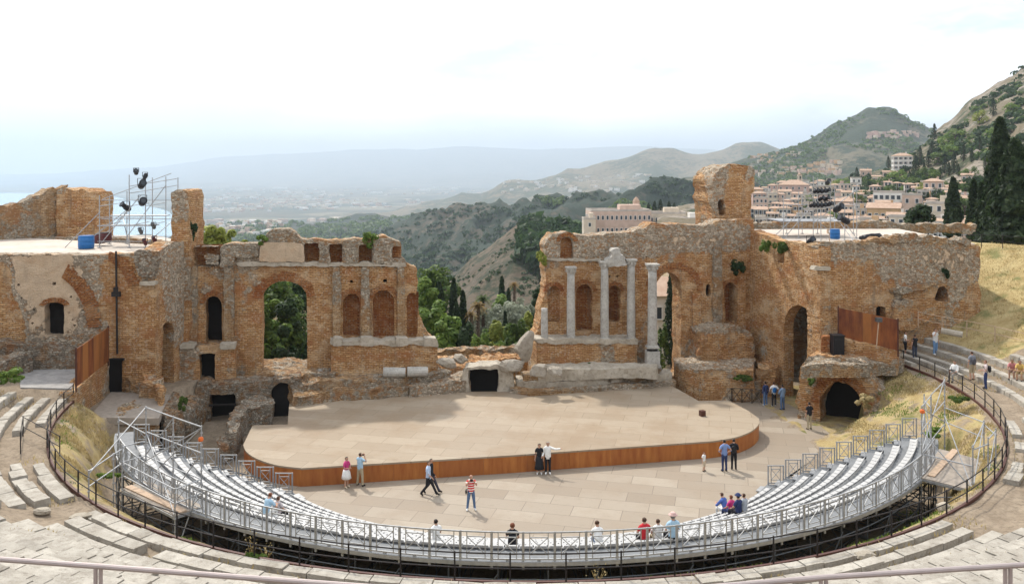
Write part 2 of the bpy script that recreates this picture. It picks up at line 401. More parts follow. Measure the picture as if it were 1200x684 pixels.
c = n.mix(n.ramp(n.noise(v_, .012, 5, .7), [(.5, 0), (.62, .8)]), c, (.04, .06, .035))
n.col(c); M['plain_fields'] = n.mat
tag(mb.build('plain', n.mat, smooth=True), kind='structure')

# the great far slope, almost lost in the haze
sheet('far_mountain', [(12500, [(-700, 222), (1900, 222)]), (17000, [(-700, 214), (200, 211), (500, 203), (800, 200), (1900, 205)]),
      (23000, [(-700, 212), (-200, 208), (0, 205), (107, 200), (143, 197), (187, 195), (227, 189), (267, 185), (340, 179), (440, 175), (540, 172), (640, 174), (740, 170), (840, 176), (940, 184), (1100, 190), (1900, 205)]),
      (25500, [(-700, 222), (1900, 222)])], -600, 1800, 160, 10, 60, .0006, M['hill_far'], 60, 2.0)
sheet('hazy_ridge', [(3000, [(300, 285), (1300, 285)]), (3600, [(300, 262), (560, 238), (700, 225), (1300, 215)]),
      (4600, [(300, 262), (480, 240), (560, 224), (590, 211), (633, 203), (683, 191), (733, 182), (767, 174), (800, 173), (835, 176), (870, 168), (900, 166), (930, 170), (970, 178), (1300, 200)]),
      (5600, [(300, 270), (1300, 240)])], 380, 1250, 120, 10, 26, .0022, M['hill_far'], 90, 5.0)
sheet('low_hills', [(1650, [(100, 345), (620, 340)]), (1900, [(100, 300), (230, 288), (300, 278), (360, 272), (430, 268), (520, 262), (620, 262)]),
      (2500, [(100, 285), (200, 276), (260, 262), (300, 258), (350, 262), (400, 255), (450, 252), (620, 248)]), (3300, [(100, 285), (620, 270)])], 120, 620, 90, 9, 18, .006, M['hill_mid'], 20, 9.0)
sheet('cone_hill', [(1150, [(780, 262), (1300, 262)]), (1350, [(780, 232), (900, 224), (1300, 222)]), (1600, [(780, 215), (870, 205), (950, 190), (1100, 182), (1300, 190)]),
      (1950, [(780, 214), (830, 203), (870, 188), (905, 178), (940, 163), (970, 148), (1000, 134), (1015, 128), (1030, 126), (1043, 125), (1058, 133), (1068, 143), (1088, 152), (1110, 166), (1150, 185), (1200, 200), (1300, 215)]),
      (2500, [(780, 225), (1300, 222)])], 790, 1290, 130, 14, 13, .008, M['hill_cone'], 26, 3.0)
sheet('long_ridge', [(560, [(120, 520), (1000, 520)]), (720, [(120, 410), (420, 376), (520, 358), (620, 330), (820, 290), (1000, 290)]),
      (1000, [(120, 330), (300, 318), (420, 300), (520, 282), (620, 262), (720, 246), (820, 236), (1000, 236)]),
      ([(120, 1500), (500, 1350), (800, 1050), (1000, 1000)], [(120, 312), (230, 302), (300, 291), (340, 286), (400, 281), (443, 267), (500, 243), (540, 238), (587, 233), (633, 228), (677, 222), (733, 213), (767, 206), (783, 207), (800, 205), (850, 206), (920, 212), (1000, 222)]),
      (1800, [(120, 330), (1000, 250)])], 140, 990, 190, 16, 9, .012, M['hill_mid'], 46, 1.0)
sheet('near_spur', [(210, [(380, 640), (1000, 560)]), (270, [(380, 500), (520, 450), (620, 400), (760, 350), (1000, 330)]), (350, [(380, 430), (480, 385), (530, 355), (580, 322), (620, 298), (680, 292), (800, 286), (1000, 286)]),
      (430, [(380, 430), (440, 390), (500, 345), (530, 319), (560, 296), (585, 276), (604, 263), (618, 259), (650, 262), (700, 268), (800, 276), (1000, 280)]),
      (520, [(380, 470), (600, 330), (800, 290), (1000, 290)])], 400, 990, 130, 16, 2.6, .035, M['hill_near'], 7, 7.0)
sheet('town_hill', [(120, [(760, 330), (1500, 315)]), (180, [(760, 296), (900, 292), (1100, 286), (1500, 276)]), (300, [(760, 262), (880, 262), (1000, 258), (1100, 240), (1200, 216), (1500, 160)]),
      (450, [(760, 250), (880, 240), (960, 233), (1030, 218), (1100, 192), (1160, 160), (1200, 134), (1500, 40)]),
      (620, [(760, 246), (880, 226), (930, 221), (960, 217), (1000, 208), (1020, 203), (1050, 191), (1085, 166), (1096, 152), (1112, 141), (1130, 123), (1160, 101), (1200, 78), (1260, 50), (1500, -10)]),
      (800, [(760, 246), (960, 240), (1100, 190), (1200, 120), (1500, 40)])], 770, 1480, 170, 16, 2.8, .03, M['hill_rock'], 9, 11.0)

# ---------------------------------------------------------------- haze: even air between the sea and the top of the far slope
HZ = 1.15e-4
mb = MB(); mb.box((0, 13400, (900 - 262) / 2), (40000, 28400, 900 + 262))
hm = bpy.data.materials.new('haze'); hm.use_nodes = True; ht = hm.node_tree; ht.nodes.clear()
ho = ht.nodes.new('ShaderNodeOutputMaterial'); hv = ht.nodes.new('ShaderNodeVolumePrincipled')
hv.inputs['Color'].default_value = (.555, .64, .735, 1); hv.inputs['Density'].default_value = HZ; hv.inputs['Anisotropy'].default_value = .35
ht.links.new(hv.outputs[0], ho.inputs['Volume'])
tag(mb.build('haze', hm), kind='stuff')
# ================================================================ RUIN BUILDERS
def seg_sdf(Pa, Pb, poly):
    poly = np.array(poly, float); n = len(poly); d = np.full(Pa.shape, 1e9); inside = np.zeros(Pa.shape, bool)
    for i in range(n):
        x0, y0 = poly[i]; x1, y1 = poly[(i + 1) % n]; dx, dy = x1 - x0, y1 - y0
        t = np.clip(((Pa - x0) * dx + (Pb - y0) * dy) / max(dx * dx + dy * dy, 1e-9), 0, 1)
        d = np.minimum(d, np.hypot(Pa - x0 - t * dx, Pb - y0 - t * dy))
        c = ((y0 > Pb) != (y1 > Pb))
        with np.errstate(divide='ignore', invalid='ignore'):
            xi = (x1 - x0) * (Pb - y0) / (y1 - y0 if y1 != y0 else 1e-9) + x0
        inside ^= c & (Pa < xi)
    return np.where(inside, d, -d)

def tone_of(p, blobs):
    if not blobs: return 0.0
    px = 600 + 1000 * p[0] / max(p[1], 1); py = 200 + 1000 * (EYE - p[2]) / max(p[1], 1); t = 0.0
    for (cx, cy, rx, ry, val) in blobs:
        e = ((px - cx) / rx) ** 2 + ((py - cy) / ry) ** 2
        if e < 5: t += val * (1 if e < .5 else math.exp(-(e - .5)))
    return t

def slab(O, e1, e2, n, outline, holes=(), thick=1.0, res=.16, rough=.06, edge=.1, K=4, blobs=None, back=True, seed=0.0, holed=.02, frough=None):
    """marching-squares plate: outline minus holes, rough faces, eroded edge; returns an MB"""
    O, e1, e2, n = Vector(O), Vector(e1), Vector(e2), Vector(n)
    a = np.array(outline); lo = a.min(0) - res * 1.5; hi = a.max(0) + res * 1.5
    na = int((hi[0] - lo[0]) / res) + 2; nb = int((hi[1] - lo[1]) / res) + 2
    A = lo[0] + np.arange(na) * res; B = lo[1] + np.arange(nb) * res
    GA, GB = np.meshgrid(A, B); f = seg_sdf(GA, GB, outline)
    if edge:
        nzv = np.array([[noise.noise(Vector((x * 1.1 + seed, y * 1.1, seed * 3.1))) + .6 * noise.noise(Vector((x * 3.1 + seed, y * 3.1, 4.2))) + .35 * noise.noise(Vector((x * 7.3 + seed, y * 7.3, 1.2))) for x in A] for y in B])
        f = f + edge * nzv - edge * .2
    for h in holes:
        g = -seg_sdf(GA, GB, h)
        if holed: g = g + holed * np.array([[noise.noise(Vector((x * 2.6, y * 2.6, 9 + seed))) for x in A] for y in B])
        f = np.minimum(f, g)
    f = np.where(np.abs(f) < 1e-4, 1e-4, f)
    mb = MB(); cf = {}; cb = {}
    fr = rough if frough is None else frough
    def pos(x, y, dep, amp):
        p = O + e1 * x + e2 * y + n * dep; q = p + Vector((seed, 0, 0))
        d = Vector((noise.noise(q * .9), noise.noise(q * .9 + Vector((7, 3, 1))), noise.noise(q * .9 + Vector((1, 9, 5))))) * amp
        d += Vector((noise.noise(q * 2.7), noise.noise(q * 2.7 + Vector((7, 3, 1))), noise.noise(q * 2.7 + Vector((1, 9, 5))))) * (amp * .7)
        return p + d
    def vid(key, x, y, layer):
        kk = (key, layer)
        if kk in cf: return cf[kk]
        p = pos(x, y, thick * layer / K, fr if layer == 0 else rough)
        mb.v.append(tuple(p)); mb.t.append(tone_of(p, blobs)); cf[kk] = len(mb.v) - 1
        return cf[kk]
    for j in range(nb - 1):
        for i in range(na - 1):
            c = [(i, j), (i + 1, j), (i + 1, j + 1), (i, j + 1)]; val = [f[q[1], q[0]] for q in c]
            ins = [v > 0 for v in val]
            if not any(ins): continue
            poly = []
            for k in range(4):
                k2 = (k + 1) % 4
                if ins[k]: poly.append((c[k], A[c[k][0]], B[c[k][1]], False))
                if ins[k] != ins[k2]:
                    t = val[k] / (val[k] - val[k2]); ck, c2 = c[k], c[k2]
                    key = (min(ck, c2), max(ck, c2))
                    poly.append((key, A[ck[0]] * (1 - t) + A[c2[0]] * t, B[ck[1]] * (1 - t) + B[c2[1]] * t, True))
            if len(poly) < 3: continue
            mb.f.append(tuple(vid(p[0], p[1], p[2], 0) for p in poly))
            if back: mb.f.append(tuple(vid(p[0], p[1], p[2], K) for p in poly)[::-1])
            if len(poly) != 4 or not all(ins):
                for k in range(len(poly)):
                    p, q = poly[k], poly[(k + 1) % len(poly)]
                    if p[3] and q[3]:
                        for l in range(K):
                            mb.f.append((vid(q[0], q[1], q[2], l), vid(p[0], p[1], p[2], l), vid(p[0], p[1], p[2], l + 1), vid(q[0], q[1], q[2], l + 1)))
    mb.m = [0] * len(mb.f)
    return mb

class Wall:
    """a vertical plane in plan; px_ turns picture columns and rows into metres on that plane"""
    def __init__(s, A, B):
        s.A = Vector((A[0], A[1], 0)); d = Vector((B[0] - A[0], B[1] - A[1], 0)); s.len = d.length; s.d = d.normalized()
        s.n = Vector((-s.d.y, s.d.x, 0))
        if s.n.y < 0 and abs(s.n.y) > .35: s.n = -s.n
    def shift(s, off):
        w = Wall.__new__(Wall); w.A = s.A + s.n * off; w.d = s.d; w.n = s.n; w.len = s.len; return w
    def at(s, px, py):
        k = (px - 600) / 1000
        # A + t d = Y (k, 1)
        t = (k * s.A.y - s.A.x) / (s.d.x - k * s.d.y); Y = s.A.y + t * s.d.y
        return t, EYE - (py - 200) / 1000 * Y
    def pts(s, L): return [s.at(*p) for p in L]
    def P(s, px, py, off=0.0):
        t, z = s.at(px, py); p = s.A + s.d * t + s.n * off; return Vector((p.x, p.y, z))
    def xy(s, t, z, off=0.0): p = s.A + s.d * t + s.n * off; return Vector((p.x, p.y, z))
    def slab(s, outline, holes=(), zmin=None, **k):
        o = s.pts(outline)
        if zmin is not None: o = [(a, max(b, zmin) if b > zmin + .6 else zmin) for a, b in o]
        return slab(s.A, s.d, (0, 0, 1), s.n, o, [s.pts(h) for h in holes], **k)

def arch(l, r, top, bot, spring=None, n=10):
    """opening outline in picture units"""
    if spring is None: spring = top + (r - l) * .5
    L_ = [(l, bot), (r, bot)]; c = (l + r) / 2
    for k in range(n + 1):
        a = math.pi * k / n; L_.append((c + (r - l) / 2 * math.cos(a), spring - (spring - top) * math.sin(a)))
    return L_
def rect(l, t, r, b): return [(l, b), (r, b), (r, t), (l, t)]

def niche(w, h, depth, mat, parent, name='niche', curved=True, off=0.0):
    q = w.pts(h); a0 = min(p[0] for p in q) - .06; a1 = max(p[0] for p in q) + .06; z0 = min(p[1] for p in q) - .06; z1 = max(p[1] for p in q) + .06
    mb = MB(); N = 12 if curved else 1; Kz = 10
    for j in range(Kz + 1):
        for i in range(N + 1):
            t = i / N; dd = depth * (math.sqrt(max(0, 1 - (2 * t - 1) ** 2)) if curved else 1) + .03
            p = w.xy(a0 + (a1 - a0) * t, z0 + (z1 - z0) * j / Kz, off + dd); p += w.n * (.03 * noise.noise(p * 2.3)); mb.v.append(tuple(p))
    for j in range(Kz):
        for i in range(N): mb.f.append((j * (N + 1) + i, j * (N + 1) + i + 1, (j + 1) * (N + 1) + i + 1, (j + 1) * (N + 1) + i))
    mb.m = [0] * len(mb.f); mb.t = [0] * len(mb.v)
    return mb.build(name, mat, parent)

def ring(w, cx, cy, rx, ry, a0, a1, width, mat, parent, proud=.06, name='arch_ring', n=22):
    """brick voussoirs standing a little proud of the wall, drawn as separate bricks in one mesh"""
    mb = MB(); c = w.at(cx, cy); e = w.at(cx + rx, cy); ux = abs(e[0] - c[0]); uz = abs(w.at(cx, cy - ry)[1] - c[1])
    for k in range(n):
        A0 = R(a0 + (a1 - a0) * (k + .06) / n); A1 = R(a0 + (a1 - a0) * (k + .94) / n); pr = proud * (.6 + .8 * random.random()); wd = width * (.85 + .25 * random.random())
        q = []
        for A_, rr in ((A0, 0), (A1, 0), (A1, wd), (A0, wd)): q.append((c[0] + (ux + rr) * math.cos(A_), c[1] + (uz + rr) * math.sin(A_)))
        vs = [w.xy(t, z, -pr) for t, z in q] + [w.xy(t, z, .2) for t, z in q]
        mb.add(vs, [(0, 1, 2, 3), (7, 6, 5, 4), (0, 4, 5, 1), (1, 5, 6, 2), (2, 6, 7, 3), (3, 7, 4, 0)])
    return mb.build(name, mat, parent)

def strip(w, pts, off, thick, mat, parent, name, **k):
    k.setdefault('rough', .05); k.setdefault('edge', .06); k.setdefault('res', .13)
    return w.shift(off).slab(pts, thick=thick, **k).build(name, mat, parent)

def rock_top(poly_px, z, h, blobs=None, rough=.12, edge=.25, res=.25, seed=1.0, top=.12, world=False):
    """low ruined mass: its top face traced at height z, h metres tall"""
    pts = [(p[0], p[1]) for p in poly_px] if world else [(lambda g: (g.x, g.y))(Gp(p[0], p[1], z)) for p in poly_px]
    a = sum(pts[i][0] * pts[(i + 1) % len(pts)][1] - pts[(i + 1) % len(pts)][0] * pts[i][1] for i in range(len(pts)))
    return slab((0, 0, z), (1, 0, 0), (0, 1, 0), (0, 0, -1), pts, thick=h, res=res, rough=rough, edge=edge, K=max(2, int(h / .3)), blobs=blobs, back=False, seed=seed, frough=rough + top)
def centre(mb, z=None):
    a = np.array(mb.v); return Vector((a[:, 0].mean(), a[:, 1].mean(), a[:, 2].min() if z is None else z))
def solo(name, mb, mat, label, cat, group=None, smooth=False, kind=None):
    o = mb.build(name, mat, origin=centre(mb), smooth=smooth); return tag(o, label, cat, group, kind)
def boulder(c, d, rot=(0, 0, 0), seed=0, rough=.22, n=20):
    rr_ = random.Random(int(seed * 10)); CUTS = []
    for _ in range(11): CUTS.append((Vector((rr_.gauss(0, 1), rr_.gauss(0, 1), rr_.gauss(0, 1))).normalized(), rr_.uniform(.62, .92)))
    from mathutils import Euler
    mb = MB(); M3 = Euler(rot).to_matrix(); rows = n // 2 + 1
    for j in range(rows):
        for i in range(n):
            th = math.pi * j / (rows - 1); ph = 2 * math.pi * i / n
            p = Vector((math.sin(th) * math.cos(ph), math.sin(th) * math.sin(ph), math.cos(th)))
            m = max(abs(p.x), abs(p.y), abs(p.z)); p = p / (m ** .55)
            for c_, dd in CUTS:
                t_ = p.dot(c_)
                if t_ > dd: p = p - c_ * (t_ - dd) * .92
            p *= 1 + rough * .5 * noise.noise(p * 1.7 + Vector((seed, seed * 2, 0))) + rough * .5 * noise.noise(p * 4.1 + Vector((seed, 1, 0)))
            mb.v.append(tuple(Vector(c) + M3 @ Vector((p.x * d[0] / 2, p.y * d[1] / 2, p.z * d[2] / 2))))
    for j in range(rows - 1):
        for i in range(n): mb.f.append((j * n + i, (j + 1) * n + i, (j + 1) * n + (i + 1) % n, j * n + (i + 1) % n))
    mb.m = [0] * len(mb.f); mb.t = [0] * len(mb.v)
    return mb
random.seed(4)
L0 = Wall((-25.0, 62.95 - .2126 * 25.0), (25.0, 62.95 + .2126 * 25.0))

# ================================================================ LEFT STAGE WALL
t = thing('stage_wall', L0.P(400, 440), 'ruined orange brick wall left of the gap, one tall open archway and blind niches', 'ruin')
door = arch(307.5, 360, 329, 470, 350)
small = arch(241, 260, 347, 402, 356)
n1 = arch(402, 422, 344, 394); n2 = arch(437, 462, 340, 396); n3 = arch(477, 489.5, 343, 394)
up = [rect(356, 285, 374, 307), rect(386, 286, 401, 309), rect(420.5, 287, 436, 309), rect(460, 289, 470.5, 304), rect(225, 289, 258, 312)]
put = [rect(410, 328, 414, 332), rect(448.5, 327, 453.5, 331), rect(419, 309, 423, 313), rect(446, 310, 451, 313)]
out = [(219, 490), (219, 287), (258, 288), (275, 285), (303, 284), (312, 273), (330, 271), (349, 275), (357, 280), (402, 281), (440, 278), (450, 275), (460, 280), (469, 284), (472, 300), (476, 307), (487, 313), (489.5, 331), (490.5, 360), (497, 380), (508, 398), (512, 404), (512, 490)]
bl = [(330, 293, 32, 16, .55), (380, 296, 40, 12, .45), (450, 294, 40, 16, .6), (270, 296, 55, 12, .6), (250, 325, 14, 20, .3), (330, 340, 14, 60, -.3), (430, 350, 60, 40, -.45), (375, 380, 30, 60, -.45), (310, 400, 20, 40, -.3)]
L0.slab(out, [door, small, n1, n2, n3] + up + put, thick=1.5, rough=.05, edge=.12, blobs=bl).build('wall', M['ruin'], t)
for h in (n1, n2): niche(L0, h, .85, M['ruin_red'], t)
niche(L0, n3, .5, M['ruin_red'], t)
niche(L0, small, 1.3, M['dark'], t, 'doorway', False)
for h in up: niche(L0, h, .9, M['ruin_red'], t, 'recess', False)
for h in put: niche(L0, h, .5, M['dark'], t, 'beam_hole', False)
ring(L0, 333.5, 352, 27, 23, 8, 172, .62, M['ruin_red'], t)
ring(L0, 412, 354, 10.5, 10.5, 5, 175, .34, M['ruin_red'], t, n=13)
ring(L0, 449.5, 352.5, 13, 13, 5, 175, .36, M['ruin_red'], t, n=15)
ring(L0, 250.5, 356, 10, 9.5, 5, 175, .34, M['ruin_red'], t, n=13)
for (l, r, tp, b) in ((390, 399, 312, 398), (423.5, 433, 314, 398), (466, 474.5, 314, 398), (262, 274, 313, 404), (220.5, 231, 313, 404)):
    strip(L0, [(l, b), (r, b), (r + .5, (tp + b) / 2), (r, tp), (l, tp), (l - .6, (tp + b) / 2)], -.3, .5, M['rubble'], t, 'pilaster', blobs=[((l + r) / 2, b, 20, 22, -.7)])
strip(L0, [(303, 307), (357, 307), (356, 286), (345, 284), (306, 284)], -.25, .5, M['ruin'], t, 'plaster_block', blobs=[(330, 296, 60, 30, 3.0)])
strip(L0, [(312, 285), (350, 285), (348, 273), (340, 268), (320, 268), (313, 272)], -.2, 1.7, M['rubble'], t, 'coping_stone')
for (l, r, tp, b) in ((240, 257, 298, 305), (240, 257, 305.5, 312), (258, 276, 289, 313), (276, 304, 288, 303), (374, 386, 287, 308), (402, 420, 282, 310), (437, 460, 279, 310)):
    strip(L0, rect(l, tp, r, b), -.22, .6, M['rubble'], t, 'coping_stone', rough=.1, edge=.14, blobs=[((l + r) / 2, (tp + b) / 2, 40, 40, .5)])
strip(L0, [(276, 312), (476, 313), (476, 308), (276, 306)], -.18, .4, M['pale_stone'], t, 'cornice', edge=.1)
PL = L0.shift(-1.25)
PL.slab([(388, 446), (388, 402), (512, 402), (514, 446)], thick=1.3, rough=.05, edge=.05, blobs=[(450, 420, 70, 20, -.4)]).build('podium', M['ruin'], t)
strip(PL, [(387, 405), (513, 405), (513, 398.5), (387, 399.5)], -.12, 1.45, M['pale_stone'], t, 'ledge', edge=.1)
for (l, r) in ((390, 402), (422.5, 438), (464, 479), (497, 512)):
    strip(PL, rect(l, 396, r, 405.5), -.2, .9, M['pale_stone'], t, 'pedestal', rough=.03, edge=.03)
PS = L0.shift(-1.3)
PS.slab([(206, 448), (208, 410), (232, 407), (276, 406), (277, 448)], [rect(234, 414, 252, 460)], thick=1.35, rough=.07, edge=.1, blobs=[(220, 420, 14, 30, .5)]).build('podium', M['ruin'], t)
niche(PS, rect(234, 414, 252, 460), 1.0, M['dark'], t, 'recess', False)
for (l, r) in ((211, 229), (257, 276)): strip(PS, rect(l, 402.5, r, 409), -.15, 1.0, M['pale_stone'], t, 'ledge')

# ================================================================ RIGHT STAGE WALL
t = thing('stage_wall', L0.P(740, 430), 'ruined brick wall behind the standing columns, arched doorway on its right', 'ruin')
aw = arch(656.5, 672, 278, 304, 284); m1 = arch(642, 656, 335, 377); m2 = arch(675, 694.5, 333, 388); m3 = arch(713, 727, 335, 377)
dr = arch(769, 798, 319, 440, 336); hole = arch(827, 833, 333, 347); dn = arch(849.5, 863, 331, 378)
put = [rect(722, 322, 725.5, 325.5), rect(687, 309, 690, 311), rect(713, 322, 716, 326), rect(756, 300, 759, 303)]
out = [(624, 490), (625, 398), (630, 386), (634, 363), (640, 342), (639, 321), (638.5, 287), (648, 274), (664, 272), (687, 275), (728, 273), (757, 266), (764, 262), (793, 262.5), (825, 265), (845, 258), (884, 256), (884, 490)]
bl = [(690, 290, 60, 16, .55), (740, 285, 60, 18, .45), (830, 275, 50, 16, .55), (700, 350, 60, 45, -.3), (780, 300, 40, 20, -.25), (760, 370, 14, 40, .25), (850, 350, 40, 45, -.35), (810, 380, 20, 50, .1), (810, 285, 50, 10, .6)]
L0.slab(out, [aw, m1, m2, m3, dr, hole, dn] + put, thick=1.7, rough=.07, edge=.14, blobs=bl, seed=3).build('wall', M['ruin'], t)
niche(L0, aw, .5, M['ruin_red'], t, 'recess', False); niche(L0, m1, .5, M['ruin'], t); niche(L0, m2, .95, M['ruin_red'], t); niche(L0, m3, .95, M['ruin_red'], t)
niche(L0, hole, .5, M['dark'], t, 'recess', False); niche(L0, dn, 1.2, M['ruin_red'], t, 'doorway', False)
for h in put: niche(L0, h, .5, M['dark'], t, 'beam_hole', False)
ring(L0, 684.5, 343, 10.2, 10.2, 5, 175, .36, M['ruin_red'], t, n=13); ring(L0, 720, 342, 7.5, 7.5, 5, 175, .3, M['ruin_red'], t, n=11)
ring(L0, 664.2, 284, 8.5, 7, 5, 175, .3, M['ruin_red'], t, n=11); ring(L0, 649, 342, 7.3, 7.3, 5, 175, .3, M['ruin_red'], t, n=11)
ring(L0, 790, 342, 27, 27, 0, 165, .5, M['ruin_red'], t, n=20); ring(L0, 856, 338, 7.5, 7.5, 5, 175, .3, M['ruin_red'], t, n=11)
strip(L0, [(836, 392), (846, 392), (847, 340), (846, 290), (837, 288), (836, 340)], -.25, .5, M['rubble'], t, 'pilaster')
strip(L0, [(864, 392), (874, 392), (874, 320), (865, 318)], -.2, .5, M['ruin'], t, 'pilaster')
strip(L0, [(812, 392), (822, 392), (822, 345), (812, 340)], -.2, .5, M['ruin'], t, 'pilaster')
strip(L0, [(640, 306), (704, 307), (704, 303), (640, 302)], -.12, .4, M['pale_stone'], t, 'cornice', edge=.1)
PR = L0.shift(-1.7)
PR.slab([(628, 440), (629, 401), (660, 400), (747, 400), (747, 440)], thick=1.75, rough=.05, edge=.06, blobs=[(690, 415, 70, 18, -.35), (712, 415, 10, 20, .7)], seed=5).build('podium', M['ruin'], t)
strip(PR, [(628, 403), (748, 403), (748, 397), (628, 397.5)], -.12, 1.9, M['pale_stone'], t, 'ledge', edge=.1, rough=.08)
L0.shift(-1.9).slab([(818, 440), (821, 388), (838, 381), (852, 384), (866, 380), (884, 394), (886, 440)], thick=1.9, rough=.12, edge=.2, blobs=[(850, 384, 40, 6, .7)], seed=6).build('buttress', M['ruin'], t)
L0.shift(-.8).slab([(745, 440), (745, 404), (756, 400), (757, 440)], thick=.8, rough=.1, edge=.1, seed=6).build('buttress', M['rubble'], t)

# tall broken tower standing behind the right stage wall
tw = Wall(Wp(826, 200, 69.0)[:2], Wp(890, 200, 70.5)[:2])
t = thing('ruined_tower', tw.P(856, 262), 'tall broken stump of rubble and brick rising above the right stage wall', 'ruin')
win = arch(842, 850, 234, 252)
tw.slab([(837, 275), (837, 250), (836, 222), (836, 209), (840, 200), (845, 195), (860, 193), (873, 193.5), (882, 197), (885, 204), (884, 219), (881, 231), (880, 245), (886, 275)], [win], thick=3.2, rough=.14, edge=.15, res=.18, K=8,
        blobs=[(840, 215, 14, 40, .5), (860, 200, 40, 10, .5), (862, 230, 10, 30, -.7)], seed=8).build('masonry', M['ruin'], t)
niche(tw, win, 1.2, M['ruin_red'], t, 'window', False)

# ================================================================ LEFT SIDE TOWER with roof terrace
FL = Wall((-36.0, 53.0), (-22.57, 54.0)); SL = Wall((-22.57, 54.0), (-21.95, 58.6))
t = thing('side_tower', (-28, 60, 4), 'broad brick building at the left with a flat pale roof and a walled-up great arch', 'ruin')
wn_ = arch(52, 75, 354, 393, 359)
holes = [wn_] + [rect(x - 2, y - 2, x + 2, y + 2) for x, y in ((21.5, 333.6), (63, 332), (83, 347), (98, 363), (25.5, 349), (39.5, 362.5), (38, 379), (87.6, 381))]
bl = [(40, 322, 62, 20, 1.35), (52, 360, 50, 46, 1.5), (20, 385, 10, 25, -.6), (2, 325, 12, 14, -3.0), (0, 375, 20, 30, -3.0), (120, 350, 22, 60, -.2), (160, 380, 26, 60, -.5), (178, 310, 18, 20, .8), (150, 315, 12, 14, -.5), (130, 310, 10, 8, -.3), (100, 300, 90, 5, .5)]
FL.slab([(-90, 470), (-90, 298), (-30, 299), (40, 298), (100, 299), (150, 297), (180, 297), (182.5, 300), (182, 470)], holes, thick=1.4, rough=.045, edge=.07, blobs=bl, seed=11).build('front_wall', M['ruin'], t)
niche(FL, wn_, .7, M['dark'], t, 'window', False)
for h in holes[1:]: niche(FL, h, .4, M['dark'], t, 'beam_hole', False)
ring(FL, 48, 390, 55, 72, 4, 64, .85, M['ruin_red'], t, n=26); ring(FL, 122, 350, 30, 44, 18, 82, .7, M['ruin_red'], t, n=13, proud=.04)
ring(FL, 63.5, 359, 12, 5, 10, 170, .3, M['ruin_red'], t, n=11)
FL.slab([(158, 331), (190, 335), (184, 308), (181, 296), (164, 296), (160, 310)], thick=.2, rough=.12, edge=.15, seed=2).build('rubble_patch', M['rubble_dark'], t) if False else None
FL.shift(-.35).slab([(163, 335), (182, 335), (182, 329), (163, 330)], thick=.5, rough=.03, edge=.03).build('corbel_stone', M['pale_stone'], t)
FL.shift(-.22).slab([(160, 322), (183, 328), (183, 296), (172, 293), (158, 296)], thick=.4, rough=.12, edge=.18, seed=4, res=.12).build('broken_corner', M['rubble_dark'], t)
sa = arch(188.5, 203.5, 377, 470, 389)
SL.slab([(181.5, 480), (181.5, 297), (192, 290), (202, 284), (222, 282), (226, 480)], [sa], thick=1.2, rough=.05, edge=.06, res=.14, blobs=[(210, 330, 16, 60, .6), (186, 400, 6, 60, -.5), (200, 300, 20, 16, .2)], seed=12).build('side_wall', M['ruin'], t)
niche(SL, sa, 1.7, M['rubble_dark'], t, 'archway', False)  # darker rubble plate, painted for the shade inside the arch
# back and outer walls, roof
Wall((-44, 71.5), (-23.0, 61.5)).slab([(0, 0)] and [(-40, 300), (230, 300), (236, 287), (120, 277), (0, 279), (-40, 281)], thick=.8, rough=.06, edge=.1, res=.3).build('rear_wall', M['rubble'], t)
mb = MB(); mb.prism([(-42, 53.3), (-22.75, 54.5), (-22.3, 58), (-22.3, 61.5), (-30, 72), (-46, 72)], 10.6, 11.05); mb.build('roof', M['terrace_floor'], t)
mb = MB(); mb.prism([(-42, 57), (-24, 57.8), (-24, 61), (-30, 71), (-45, 71)], 0, 10.5); mb.build('core', M['rubble_dark'], t)
# upper pier at the corner
pf = Wall((-23.15, 57.4), (-21.8, 57.5))
p_ = thing('brick_pier', (-22.4, 58.5, 9), 'tall square brick pier rising from the left building beside the scaffold', 'ruin')
pf.slab([(199.5, 420), (200, 232), (199.5, 226), (207, 222), (214, 221), (220, 222), (222, 230), (222, 420)], thick=3.4, rough=.07, edge=.1, K=9, res=.14,
        blobs=[(210, 250, 14, 26, .7), (210, 275, 14, 10, -.6), (229, 250, 7, 40, -.7), (212, 330, 14, 40, .5)], seed=13).build('masonry', M['ruin'], p_)
# ruined upper walls at the back of the terrace
bw = Wall(Wp(67, 200, 70.5)[:2], Wp(125, 200, 69.5)[:2])
o = bw.slab([(66, 282), (66, 223), (76, 220), (88, 223), (98, 221), (106, 225), (111, 224), (112, 282)], [rect(74, 236, 77, 239), rect(95, 238, 98, 241)], thick=2.2, rough=.07, edge=.1, K=6, res=.18, blobs=[(96, 250, 40, 30, -.8), (70, 224, 30, 5, .8)], seed=15)
solo('brick_block', o, M['ruin'], 'square orange brick block at the back of the left roof terrace', 'ruin')
rw = Wall((-37.8, 63.5), (-37.3, 71.5)); rw.n = Vector((-1, 0, 0))
o = slab((-44, 63.0, 0), Vector((6.8, 8.4, 0)).normalized(), (0, 0, 1), Vector((-8.4, 6.8, 0)).normalized(), [(-6, 10.5), (-6, 13.2), (0, 13.6), (2, 13.4), (4, 13.9), (6, 13.7), (8, 14.3), (9.2, 14.9), (9.6, 15.2), (10.8, 15.2), (10.8, 10.5)], thick=1.3, rough=.1, edge=.22, K=4, res=.22, seed=17)
solo('rubble_wall', o, M['rubble'], 'grey rubble wall climbing along the left edge of the roof terrace', 'wall')
